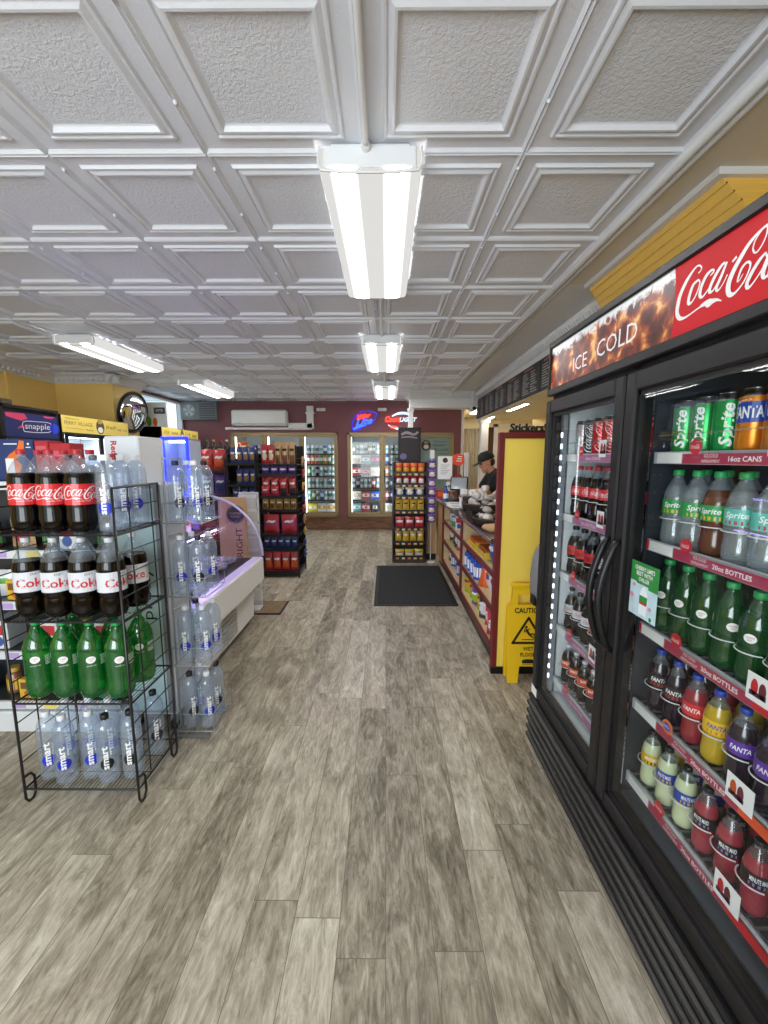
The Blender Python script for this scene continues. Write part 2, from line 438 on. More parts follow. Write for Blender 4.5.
# ------------------------------------------------------------------ the setting
CEIL = 2.67; BACK = 8.4; FRONTY = -1.9; LEFTX = -4.65
m = M(); m.add([(-4.9, FRONTY, 0), (4.2, FRONTY, 0), (4.2, 10.6, 0), (-4.9, 10.6, 0)], [(0, 1, 2, 3)])
m.add([(-4.9, FRONTY, -.1), (4.2, FRONTY, -.1), (4.2, 10.6, -.1), (-4.9, 10.6, -.1)], [(3, 2, 1, 0)])
struct('floor', m, floor_mat())

# pressed-tin ceiling: seams, raised picture-frame mouldings, pebbled fields
TP = 0.6115; TX0 = 0.53 + TP; TY0 = 1.705
m = M()
def ring(m, x0, x1, y0, y1, levels, mats_, last):
    """nested rectangles: (inset, z) levels"""
    def rc(i, z): return [(x0 + i, y0 + i, z), (x1 - i, y0 + i, z), (x1 - i, y1 - i, z), (x0 + i, y1 - i, z)]
    vs = []
    for i, z in levels: vs += rc(i, z)
    fs = []; b = len(m.v); m.v += vs
    for k in range(len(levels) - 1):
        for j in range(4):
            m.f.append((b + k * 4 + j, b + (k + 1) * 4 + j, b + (k + 1) * 4 + (j + 1) % 4, b + k * 4 + (j + 1) % 4)); m.m.append(mats_)
    k = len(levels) - 1
    m.f.append(tuple(b + k * 4 + j for j in range(4))[::-1]); m.m.append(last)
LV = [(0, CEIL - .004), (.007, CEIL - .012), (.013, CEIL - .005), (.017, CEIL - .001), (.068, CEIL), (.074, CEIL - .011), (.082, CEIL - .011), (.087, CEIL - .005), (.104, CEIL - .014), (.112, CEIL - .014), (.121, CEIL - .001), (.127, CEIL + .002)]
for i in range(-10, 0):
    for j in range(-6, 11):
        x0 = TX0 + TP * i; y0 = TY0 + TP * j
        ring(m, x0, x0 + TP, y0, y0 + TP, LV, 0, 1)
TINF = ceiling_field_mat('tin_frame', 0.12, 60); TIN = ceiling_field_mat('tin_pebbled', 0.40, 75)
struct('ceiling', m, [TINF, TIN])
# buttons along the seams
m = M()
for i in range(-8, 1):
    for j in range(-3, 22):
        m.lathe([(.0, -.012), (.006, -.010), (.008, 0)], 6, (TX0 + TP * i, TY0 + TP * (j + .25) * .5, CEIL - .008))
struct('trim_1', m, TINF, True)
TRIMW = mat('trim_white', '#dedede', 0.4, var=.04)
BANDM = mat('cream_band', '#cfc6b4', 0.5, var=.05)
# edge bead where the tin stops, flat band, then right-hand crowns
m = M()
m.tube([(1.155, FRONTY, CEIL - .012), (1.155, 7.3, CEIL - .012)], .022, 8)
m.tube([(1.205, FRONTY, CEIL - .006), (1.205, 7.3, CEIL - .006)], .014, 8)
struct('trim_2', m, TRIMW, True)
m = M(); m.box(1.141, 1.7, 2.9, 7.3, CEIL - .002, CEIL + .1)
m.box(.42, 4.2, 7.3, 8.4, CEIL - .03, CEIL + .1)
struct('ceiling_band', m, TRIMW).name = 'trim_3'
m = M(); m.box(1.141, 4.2, FRONTY, 2.9, CEIL - .002, CEIL + .1)
struct('trim_4', m, BANDM)
# outer roof slab keeps daylight out
m = M(); m.box(-4.9, 4.2, FRONTY, 10.6, CEIL + .1, CEIL + .2)
struct('trim_5', m, TRIMW)

def crown_y(m, x, y0, y1, zt, sgn, d=.12, mi=0):
    """crown moulding running along y; sgn: which way it projects"""
    pr = [(0, 0), (d * sgn, 0), (d * sgn, -.018), (d * .8 * sgn, -.03), (d * .55 * sgn, -.05), (d * .35 * sgn, -.085), (d * .3 * sgn, -.10), (d * .15 * sgn, -.115), (d * .15 * sgn, -.13), (0, -.13)]
    n = len(pr); vs = [(x + p[0], y, zt + p[1]) for y in (y0, y1) for p in pr]
    m.add(vs, [(i, (i + 1) % n, n + (i + 1) % n, n + i) for i in range(n)] + [tuple(range(n))[::-1], tuple(range(n, 2 * n))], mi)
def crown_x(m, y, x0, x1, zt, sgn, d=.12, mi=0):
    pr = [(0, 0), (d * sgn, 0), (d * sgn, -.018), (d * .8 * sgn, -.03), (d * .55 * sgn, -.05), (d * .35 * sgn, -.085), (d * .3 * sgn, -.10), (d * .15 * sgn, -.115), (d * .15 * sgn, -.13), (0, -.13)]
    n = len(pr); vs = [(x, y + p[0], zt + p[1]) for x in (x0, x1) for p in pr]
    m.add(vs, [(i, (i + 1) % n, n + (i + 1) % n, n + i) for i in range(n)] + [tuple(range(n))[::-1], tuple(range(n, 2 * n))], mi)
# menu soffit wall, its crown with leaf repeats
YELP = mat('yellow_paint', '#efd06a', 0.5, var=.06, vscale=3)
m = M(); crown_y(m, 1.65, 2.9, 7.4, CEIL, -1, .10)
for k in range(86):
    y = 2.95 + k * .05; m.tube([(1.565, y, CEIL - .035), (1.605, y, CEIL - .09)], .010, 5)
struct('trim_6', m, TRIMW, True)
SOFF = mat('soffit_cream', '#e6dfc8', 0.5)
m = M(); m.box(1.65, 2.75, 2.72, 7.4, 2.2, CEIL)
struct('wall_soffit', m, SOFF)
# mustard cove moulding with grooves above the drinks cooler
MUST = mat('mustard_paint', '#edc15c', 0.45, var=.05, vscale=3)
m = M()
def cove(p0, p1, q0, q1, n=9):
    """band between a top edge p0-p1 and a bottom edge q0-q1 with grooves along it"""
    p0, p1, q0, q1 = map(Vector, (p0, p1, q0, q1))
    nrm = (p1 - p0).cross(q0 - p0).normalized()
    st = [0]
    for i in range(1, n): st += [i / n - .012, i / n, i / n + .012]
    st.append(1)
    vs = []
    for k, t in enumerate(st):
        off = nrm * (.005 if (k % 3 == 2 and 0 < t < 1) else 0)
        a, b = p0.lerp(q0, t) + off, p1.lerp(q1, t) + off
        vs += [a, b]
    m.add(vs, [(2 * i, 2 * i + 1, 2 * i + 3, 2 * i + 2) for i in range(len(st) - 1)])
cove((1.37, 1.82, CEIL - .012), (1.37, 2.9, CEIL - .012), (1.575, 1.74, 2.36), (1.575, 2.9, 2.36), 8)
cove((4.1, 1.82, CEIL - .012), (1.37, 1.82, CEIL - .012), (4.1, 1.74, 2.36), (1.575, 1.74, 2.36), 8)
m.add([(1.37, 2.9, CEIL), (1.65, 2.9, CEIL), (1.65, 2.9, 2.36), (1.575, 2.9, 2.36)], [(0, 1, 2, 3)])
m.box(1.575, 4.1, 1.76, 2.9, 2.30, 2.36)
struct('trim_7', m, MUST)
m = M(); m.box(1.345, 1.385, 1.83, 2.9, CEIL - .03, CEIL - .002); m.box(1.345, 4.1, 1.79, 1.83, CEIL - .03, CEIL - .002)
struct('trim_8', m, TRIMW)
# side and rear walls
WALLR = mat('wall_paint_right', '#c9a24a', .5)
m = M(); m.box(1.62, 1.72, FRONTY, 2.66, 0, 2.66)
struct('wall_right', m, WALLR)
m = M(); m.box(4.1, 4.2, 2.6, 10.6, 0, CEIL + .1); m.box(1.72, 4.1, 2.66, 2.72, 0, CEIL)
struct('wall_kitchen', m, YELP)
m = M(); m.box(2.72, 2.8, 2.72, 7.6, 0, 2.5)
struct('wall_kitchen_side', m, YELP)
WB = mat('burgundy_wall', '#7f4b4f', .55, var=.06, vscale=2)
m = M()
Y0, Y1 = BACK, BACK + .12
m.box(-4.2, -3.21, Y0, Y1, 0, CEIL); m.box(-1.0, -.80, Y0, Y1, 0, CEIL); m.box(1.40, 1.56, Y0, Y1, 0, CEIL)
m.box(-3.21, -1.0, Y0, Y1, 2.03, CEIL); m.box(-.80, 1.40, Y0, Y1, 2.03, CEIL)
m.box(-3.21, -1.0, Y0, Y1, 0, .28); m.box(-.80, 1.40, Y0, Y1, 0, .28)
struct('wall_back', m, WB)
m = M(); m.cbox(1.545, 1.60, BACK - .03, BACK + .15, 0, CEIL - .1, .006)
struct('trim_9', m, TRIMW)
m = M()
m.cbox(-4.1, -.12, BACK - .035, BACK, 0, .26, .006); m.cbox(-4.1, -.12, BACK - .05, BACK, .235, .27, .006); m.cbox(-.12, 1.5, BACK - .035, BACK, 0, .26, .006)
m.cbox(-.12, 1.5, BACK - .05, BACK, .235, .27, .006)
struct('baseboard_back', m, wood_mat('base_wood', '#5b3a2a', '#8a6147', 1.5, 12))
# left side: near wall, mustard bulkhead that steps out, window wall
MUW = mat('mustard_wall', '#ecc873', .5, var=.05, vscale=2)
m = M(); m.box(-4.75, LEFTX, FRONTY, 5.78, 0, CEIL); m.box(-4.65, -3.845, 5.78, 6.45, 0, CEIL)
m.box(-4.665, -4.63, 5.03, 5.09, 0, CEIL)
struct('wall_left', m, MUW)
m = M()
m.box(-4.3, -4.2, 6.45, 6.98, 0, CEIL); m.box(-4.3, -4.2, 8.38, 8.5, 0, CEIL); m.box(-4.3, -4.2, 6.98, 8.38, 0, 1.9); m.box(-4.3, -4.2, 6.98, 8.38, 2.62, CEIL)
struct('wall_left_window', m, WB)
m = M()
for (y0, y1, z0, z1) in ((6.98, 7.02, 1.9, 2.62), (8.33, 8.38, 1.9, 2.62), (6.98, 8.38, 1.9, 1.95), (6.98, 8.38, 2.58, 2.62)):
    m.cbox(-4.26, -4.17, y0, y1, z0, z1, .006)
m.add([(-4.23, 7.02, 1.95), (-4.23, 8.33, 1.95), (-4.23, 8.33, 2.58), (-4.23, 7.02, 2.58)], [(0, 1, 2, 3)], 1)
struct('window_1', m, [TRIMW, GLASS])
m = M(); crown_y(m, LEFTX, FRONTY, 5.78, CEIL, 1); crown_x(m, 5.78, LEFTX, -3.725, CEIL, -1); crown_y(m, -3.845, 5.66, 6.45, CEIL, 1)
for k in range(70): m.cbox(LEFTX + .05, LEFTX + .085, .6 + k * .07, .63 + k * .07, CEIL - .10, CEIL - .07, .004)
for k in range(11): m.cbox(-4.58 + k * .07, -4.55 + k * .07, 5.695, 5.73, CEIL - .10, CEIL - .07, .004)
struct('trim_10', m, TRIMW)
# shop front behind the camera: piers and a sill, open glazing between
m = M(); m.box(-4.9, -4.3, FRONTY - .1, FRONTY, 0, CEIL + .2); m.box(1.3, 4.2, FRONTY - .1, FRONTY, 0, CEIL + .2)
m.box(-4.3, 1.3, FRONTY - .1, FRONTY, 2.45, CEIL + .2); m.box(-4.3, 1.3, FRONTY - .1, FRONTY, 0, .4); m.box(-.9, -.8, FRONTY - .1, FRONTY, .4, 2.45)
struct('wall_front', m, MUW)
# cross beam with dentils and its post
m = M(); m.box(.42, 1.65, 7.3, 7.55, 2.39, CEIL)
crown_x(m, 7.3, .34, 1.60, CEIL, -1, .10); crown_y(m, .42, 7.22, 7.55, CEIL, -1, .08)
for k in range(22): m.cbox(.40 + k * .055, .43 + k * .055, 7.225, 7.27, CEIL - .115, CEIL - .07, .004)
m.cbox(.42, 1.65, 7.27, 7.3, 2.39, 2.44, .006)
struct('trim_11', m, TRIMW)
m = M(); m.cbox(.40, .485, 7.302, 7.42, 0, 2.39, .008); m.cbox(.385, .50, 7.29, 7.435, 2.33, 2.39, .008)
struct('column_1', m, TRIMW).name = 'trim_12'
m = M(); m.cbox(1.66, 1.80, 7.15, 7.28, 0, 2.2, .008); m.cbox(1.64, 1.82, 7.13, 7.3, 2.12, 2.2, .006)
struct('trim_13', m, TRIMW)
# passage beyond the counter: far cream wall and lower ceiling
CREAM = mat('cream_wall', '#d8cdb0', .55)
m = M(); m.box(1.4, 4.2, 10.2, 10.3, 0, CEIL)
struct('wall_far', m, CREAM)
m = M(); m.box(1.56, 4.2, 7.55, 10.3, 2.5, 2.6)
struct('ceiling_passage', m, CREAM).name = 'ceiling_2'
m = M(); m.box(1.47, 1.56, 8.52, 10.2, 0, CEIL)
struct('wall_passage', m, CREAM)
# cold room behind the glazed doors
WHIN = mat('cold_room_white', '#dfe4e6', .4)
m = M(); m.box(-4.2, 1.47, 9.35, 9.45, 0, CEIL); m.box(-3.3, -3.22, 8.52, 9.35, 0, CEIL); m.box(1.4, 1.47, 8.52, 9.35, 0, CEIL)
m.box(-4.2, 1.47, 8.52, 9.35, 2.15, 2.2); m.box(-4.2, 1.47, 8.52, 9.35, .15, .2); m.box(-.98, -.82, 8.52, 9.35, .2, 2.15)
struct('wall_cold_room', m, WHIN)

# ------------------------------------------------------------------ strip lights
LENS = lens_mat()
FIXW = mat('fixture_white', '#e8ebee', .4)
t = thing('ceiling_light', 'x', 'ceiling light')
m = M(); m.cbox(-.155, .155, 0, 1.21, -.055, 0, .01); m.cbox(-.175, .175, -.004, .012, -.085, -.012, .006, 0); m.cbox(-.175, .175, 1.198, 1.214, -.085, -.012, .006)
m.ob('housing', FIXW, t)
m = M()
pr = [(-.192, -.015), (-.194, -.075), (-.183, -.092), (-.10, -.1), (.10, -.1), (.183, -.092), (.194, -.075), (.192, -.015)]
vs = [(x, y, z) for y in (.012, 1.198) for x, z in pr]; n = len(pr)
m.add(vs, [(i, i + 1, n + i + 1, n + i) for i in range(n - 1)] + [tuple(range(n))[::-1], tuple(range(n, 2 * n))])
m.ob('lens', LENS, t, 30)
m = M()
for s_ in (-1, 1): m.tube([(s_ * .19, .0, -.017), (s_ * .194, .0, -.075), (s_ * .183, .0, -.094), (s_ * .1, .0, -.102), (0, 0, -.102)], .006, 6)
m.ob('end_rim', WHITE, t)
K = Kind(t)
for (x, y, z, lab) in ((-.06, 1.65, CEIL, 'long lit ceiling light hanging over the middle of the aisle, largest one in view'),
                    (-.045, 3.96, CEIL, 'lit ceiling light over the aisle, second in the centre line'),
                    (-.01, 6.24, CEIL, 'small-looking lit ceiling light over the black mat, third in the centre line'),
                    (-2.95, 3.94, CEIL, 'lit ceiling light above the left-hand coolers, larger of that side pair'),
                    (-2.88, 6.08, CEIL, 'lit ceiling light near the rear air vent, smaller of the side pair')):
    K.put((x, y, z - .006), 0, lab, 'fluorescent strip lights on the ceiling')
m = M(); m.tube([(-.075, FRONTY, CEIL - .03), (-.075, 1.60, CEIL - .03), (-.075, 1.645, CEIL - .03)], .011, 8)
m.tube([(-.075, 1.625, CEIL - .03), (-.075, 1.66, CEIL - .03)], .018, 8)
tag(m.ob('conduit', TRIMW, None, True), 'white painted conduit running along the ceiling to the largest light', 'conduit')
m = M(); m.tube([(-.04, 2.87, CEIL - .025), (-.04, 3.95, CEIL - .025)], .010, 8)
tag(m.ob('conduit', TRIMW, None, True), 'white conduit on the ceiling linking the first and second aisle lights', 'conduit')
m = M(); m.tube([(-.02, 5.19, CEIL - .025), (-.02, 6.23, CEIL - .025)], .010, 8)
tag(m.ob('conduit', TRIMW, None, True), 'white conduit on the ceiling linking the second and third aisle lights', 'conduit')

# ------------------------------------------------------------------ lettering drawn by hand
_o1 = [(0.081, 1.957, 0.0024), (0.089, 1.96, 0.0024), (0.09, 1.967, 0.003), (0.081, 1.975, 0.0032), (0.07, 1.975, 0.004), (0.054, 1.965, 0.0064), (0.039, 1.951, 0.0088), (0.024, 1.929, 0.0096), (0.018, 1.907, 0.0104), (0.017, 1.886, 0.0096), (0.027, 1.869, 0.0088), (0.046, 1.863, 0.0048), (0.07, 1.866, 0.003), (0.095, 1.871, 0.003), (0.113, 1.871, 0.0040)]
COCA = [_o1,
 [(0.099, 1.874, 0.003), (0.113, 1.875, 0.0072), (0.124, 1.871, 0.0150), (0.135, 1.871, 0.0096), (0.15, 1.869, 0.0048), (0.163, 1.862, 0.0016)],
 [(0.084, 1.94, 0.004), (0.068, 1.935, 0.0064), (0.058, 1.913, 0.008), (0.057, 1.895, 0.0072), (0.069, 1.894, 0.004), (0.083, 1.91, 0.0032), (0.09, 1.931, 0.0032), (0.083, 1.941, 0.0032)],
 [(0.121, 1.934, 0.0016), (0.13, 1.938, 0.004), (0.131, 1.943, 0.0032), (0.121, 1.945, 0.0048), (0.107, 1.937, 0.0072), (0.096, 1.918, 0.0072), (0.094, 1.9, 0.0072), (0.104, 1.893, 0.004), (0.123, 1.907, 0.0024)],
 [(0.163, 1.944, 0.004), (0.154, 1.943, 0.0056), (0.138, 1.928, 0.0072), (0.126, 1.909, 0.0072), (0.125, 1.896, 0.0064), (0.136, 1.896, 0.0032), (0.153, 1.917, 0.0032), (0.165, 1.937, 0.0032)],
 [(0.168, 1.944, 0.0048), (0.156, 1.919, 0.0064), (0.145, 1.899, 0.0064), (0.149, 1.889, 0.004), (0.162, 1.898, 0.0024), (0.173, 1.915, 0.0024)],
 [(0.183, 1.937, 0.004), (0.194, 1.943, 0.0048)],
 [(0.238, 1.932, 0.0032), (0.234, 1.939, 0.0032), (0.237, 1.954, 0.0028), (0.251, 1.968, 0.0028), (0.262, 1.969, 0.0028), (0.263, 1.954, 0.0028), (0.255, 1.937, 0.0028), (0.244, 1.928, 0.0028), (0.236, 1.932, 0.0028)],
 [(0.300, 1.962, 0.003), (0.285, 1.966, 0.004), (0.275, 1.969, 0.004), (0.26, 1.971, 0.004), (0.242, 1.966, 0.0048), (0.223, 1.955, 0.0072), (0.207, 1.938, 0.0088), (0.19, 1.916, 0.0096), (0.18, 1.894, 0.0104), (0.181, 1.875, 0.0096), (0.189, 1.865, 0.008), (0.202, 1.866, 0.004), (0.22, 1.88, 0.0032), (0.231, 1.901, 0.0032), (0.231, 1.913, 0.004), (0.222, 1.918, 0.004), (0.21, 1.91, 0.0048), (0.203, 1.889, 0.0032), (0.208, 1.888, 0.0024), (0.216, 1.898, 0.0016)],
 [(0.266, 1.917, 0.004), (0.253, 1.908, 0.0064), (0.239, 1.892, 0.0072), (0.229, 1.874, 0.0072), (0.232, 1.863, 0.0064), (0.242, 1.866, 0.0032), (0.259, 1.883, 0.0028), (0.271, 1.902, 0.0032), (0.265, 1.918, 0.0032)],
 [(0.318, 1.950, 0.003), (0.328, 1.966, 0.003), (0.322, 1.974, 0.003), (0.309, 1.964, 0.005), (0.290, 1.934, 0.0075), (0.272, 1.900, 0.0082), (0.265, 1.878, 0.0078), (0.271, 1.867, 0.005), (0.286, 1.879, 0.003), (0.304, 1.906, 0.0028), (0.318, 1.950, 0.0025)]]
_a1 = [[(u + .156, v - .030, w) for u, v, w in s] for s in COCA[4:6]]
COCA += _a1
def script_cola(m, T, cu, cv, width, mi, fat=1.15):
    """the flowing two-word script, centred and scaled to a width"""
    k = width / .315
    for i, s in enumerate(COCA):
        def Ti(a, b, i=i):
            p = T(a + cu, b + cv); n = (T(a + cu + .001, b + cv) - p).cross(T(a + cu, b + cv + .001) - p).normalized()
            return p + n * (i * width * .0004)
        m.stroke([((u - .174) * k, (v - 1.917) * k, w * k * fat) for u, v, w in s], Ti, mi)

# ------------------------------------------------------------------ glass-door drinks cooler
DCX = .765
fr = thing('drinks_cooler', 'tall black double-door drinks cooler with lit red and ice-photo header', 'cooler', (1.15, 1.28, 0))
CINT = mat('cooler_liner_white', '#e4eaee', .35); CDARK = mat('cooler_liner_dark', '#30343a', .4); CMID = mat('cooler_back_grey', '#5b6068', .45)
m = M()
m.box(1.50, 1.54, .60, 1.97, .05, 2.03, 0)
m.box(.82, 1.50, 1.935, 1.97, .29, 1.79, 0); m.box(.82, 1.50, .60, .63, .29, 1.79, 0)
m.cbox(.80, 1.54, .60, 1.97, 1.775, 2.03, .006, 0); m.box(.80, 1.50, .60, 1.97, .03, .30, 0)
m.box(.80, .85, 1.31, 1.34, .29, 1.79, 0); m.box(.80, .82, 1.93, 1.97, .28, 1.79, 0); m.box(.80, .82, .60, .64, .28, 1.79, 0)
m.ob('cabinet', CHAR, fr)
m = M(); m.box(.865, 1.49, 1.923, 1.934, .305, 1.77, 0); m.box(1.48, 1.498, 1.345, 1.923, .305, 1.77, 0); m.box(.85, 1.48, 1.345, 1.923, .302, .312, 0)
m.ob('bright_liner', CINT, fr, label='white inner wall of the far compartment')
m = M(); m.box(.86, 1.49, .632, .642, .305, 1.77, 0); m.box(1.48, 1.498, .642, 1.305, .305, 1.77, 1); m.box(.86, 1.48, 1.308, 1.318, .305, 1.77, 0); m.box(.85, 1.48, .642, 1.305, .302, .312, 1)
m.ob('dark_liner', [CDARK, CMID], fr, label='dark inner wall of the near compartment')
# louvred kick panel
m = M(); m.box(.775, .80, .60, 1.965, .02, .275)
for k in range(5):
    z = .045 + k * .045
    m.add([(.775, .605, z), (.742, .605, z + .008), (.742, .605, z + .022), (.775, .605, z + .036), (.775, 1.955, z), (.742, 1.955, z + .008), (.742, 1.955, z + .022), (.775, 1.955, z + .036)],
          [(0, 1, 5, 4), (1, 2, 6, 5), (2, 3, 7, 6), (0, 3, 2, 1), (4, 5, 6, 7)])
m.cbox(.75, .80, .60, 1.965, .262, .285, .004)
m.ob('kick_grille', BLACK, fr)
# header
m = M(); m.cbox(.768, .80, .60, 1.97, 1.79, 1.822, .004); m.cbox(.768, .80, .60, 1.97, 2.006, 2.035, .004); m.cbox(.768, .80, 1.955, 1.97, 1.79, 2.035, .004); m.cbox(.768, .80, .60, .615, 1.79, 2.035, .004)
hd = m.ob('header_frame', CHAR, fr)
m = M(); m.tube([(.98, 1.948, 1.305), (.98, 2.0, 1.308), (.98, 2.004, 1.325)], .006, 7); m.ob('side_hook', CHROME, fr)
TH = planeT((.7775, 1.15, 0), (0, -1, 0), (0, 0, 1))
m = M(); m.box(.778, .79, .615, 1.955, 1.82, 2.008, 0)
k = [(0.0, 1.822), (.004, 1.86), (.004, 1.92), (0.0, 1.97), (-.006, 2.006), (.535, 2.006), (.535, 1.822)]
m.poly(k, planeT((.7773, 1.15, 0), (0, -1, 0), (0, 0, 1)), 1)
script_cola(m, planeT((.7766, 1.15, 0), (0, -1, 0), (0, 0, 1)), .174, 1.917, .315, 2, 1.3)
TI = planeT((.7771, 1.15, 0), (0, -1, 0), (0, 0, 1))
m.text('ICE', -.525, 1.885, .058, TI, 2, width=.115); m.text('COLD', -.275, 1.897, .062, TI, 2, width=.24)
m.ob('sign_panel', [ice_mat(), mat('cola_red', '#d01f29', .5, spec=.15), TWHITE], hd)
# doors
def cooler_door(y0, y1, label, hy):
    m = M(); z0, z1 = .285, 1.768; w = .052
    for (a, b, c, d) in ((y0, y0 + w, z0, z1), (y1 - w, y1, z0, z1), (y0 + w, y1 - w, z0, z0 + .055), (y0 + w, y1 - w, z1 - .062, z1)):
        m.cbox(DCX, DCX + .034, a, b, c, d, .006)
    for (a, b, c, d) in ((y0 + w - .002, y0 + w + .012, z0 + .05, z1 - .055), (y1 - w - .012, y1 - w + .002, z0 + .05, z1 - .055), (y0 + w, y1 - w, z0 + .05, z0 + .066), (y0 + w, y1 - w, z1 - .075, z1 - .06)):
        m.box(DCX + .012, DCX + .03, a, b, c, d)
    d = m.ob('door', CHAR, fr, label=label)
    m = M(); m.add([(DCX + .018, y0 + w, z0 + .055), (DCX + .018, y1 - w, z0 + .055), (DCX + .018, y1 - w, z1 - .062), (DCX + .018, y0 + w, z1 - .062)], [(0, 1, 2, 3)])
    m.ob('glass_pane', GLASS, d)
    P = [(DCX + .002, hy, 1.235), (DCX - .012, hy, 1.225)]
    for k in range(11):
        a = k / 10; P.append((DCX - .022 - .036 * math.sin(PI * a), hy, 1.205 - .33 * a))
    P += [(DCX - .012, hy, .862), (DCX + .002, hy, .852)]
    m = M(); m.tube(P, [.008, .010] + [.0125] * 11 + [.010, .008], 8)
    m.ob('handle', BLACK, d, True)
    return d
dA = cooler_door(1.332, 1.965, 'far glass door of the drinks cooler', 1.346)
dB = cooler_door(.605, 1.322, 'near glass door of the drinks cooler with a green sticker', 1.288)
# green and ice-blue promotional sticker on the near pane
TS = planeT((DCX + .0165, 1.24, .985), (0, -1, 0), (0, 0, 1))
ICEB = mat('sticker_ice_blue', '#bfdbe8', .35, var=.3, vscale=30); SGRN = mat('sticker_green', '#2f8a3f', .35)
m = M(); m.rect(0, .128, .03, .2, TS, 0)
TS1 = planeT((DCX + .0162, 1.24, .985), (0, -1, 0), (0, 0, 1))
m.poly([(0, .2), (0, .137), (.03, .137), (.032, .133), (.085, .133), (.087, .125), (.128, .125), (.128, .2)], TS1, 1)
TS2 = planeT((DCX + .0158, 1.24, .985), (0, -1, 0), (0, 0, 1))
m.text("CHERRY LIME'S", .064, .182, .013, TS2, 2, width=.092, bold=.02); m.text('BEST WITH', .064, .165, .013, TS2, 2, width=.074, bold=.02); m.text('CHILLER', .064, .148, .012, TS2, 2, width=.05, bold=.02)
m.poly([(.05, .04), (.085, .04), (.088, .09), (.082, .115), (.073, .128), (.062, .128), (.053, .115), (.047, .09)], TS2, 3)
TS3 = planeT((DCX + .0155, 1.24, .985), (0, -1, 0), (0, 0, 1))
m.rect(.049, .086, .08, .1, TS3, 1); m.rect(.05, .085, .073, .08, TS3, 4); m.disc(.012, .09, .01, .008, TS3, 5); m.disc(.02, .125, .006, .005, TS3, 5); m.disc(.1, .07, .007, .006, TS3, 5); m.disc(.105, .04, .006, .007, TS3, 1)
m.ob('promo_sticker', [ICEB, SGRN, TWHITE, mat('sticker_bottle', '#e9f1f5', .4), TRED, mat('sticker_pink', '#d78aa8', .4)], dB, label='green and ice-blue promotional sticker')
m = M(); T0 = planeT((DCX - .0004, 1.945, .335), (0, -1, 0), (0, 0, 1)); m.rect(-.02, .05, -.045, 0.0, T0, 0); m.ob('rating_label', TWHITE, dA, label='small white label at the foot of the far door')
# lit strips
LEDE = mat('led_white', '#eaf2ff', .5, emit=1.3); LEDB = mat('led_backing', '#7d848c', .4); LEDFILL = mat('led_added_fill', '#eaf2ff', .5, emit=16.0)
LEDN = mat('led_soft', '#eaf2ff', .5, emit=7.0)
m = M(); m.box(.825, .845, 1.898, 1.923, .33, 1.70, 0)
for k in range(24): m.cbox(.817, .827, 1.896, 1.908, .40 + k * .052, .425 + k * .052, .004, 1)
m.ob('led_strip', [LEDB, LEDE], fr, label='column of white lamps inside the far door')
m = M(); m.box(.845, .86, 1.342, 1.355, .33, 1.70, 0)
for k in range(27): m.cbox(.852, .862, 1.35, 1.361, .36 + k * .049, .39 + k * .049, .003, 1)
m.ob('led_strip', [LEDB, LEDFILL], fr)  # unseen strip behind the mullion, added to brighten the far compartment
m = M(); m.box(.83, .85, .642, .66, .33, 1.70, 0)
for k in range(27): m.cbox(.845, .856, .655, .668, .36 + k * .049, .39 + k * .049, .003, 1)
m.ob('led_strip', [LEDB, LEDN], fr)
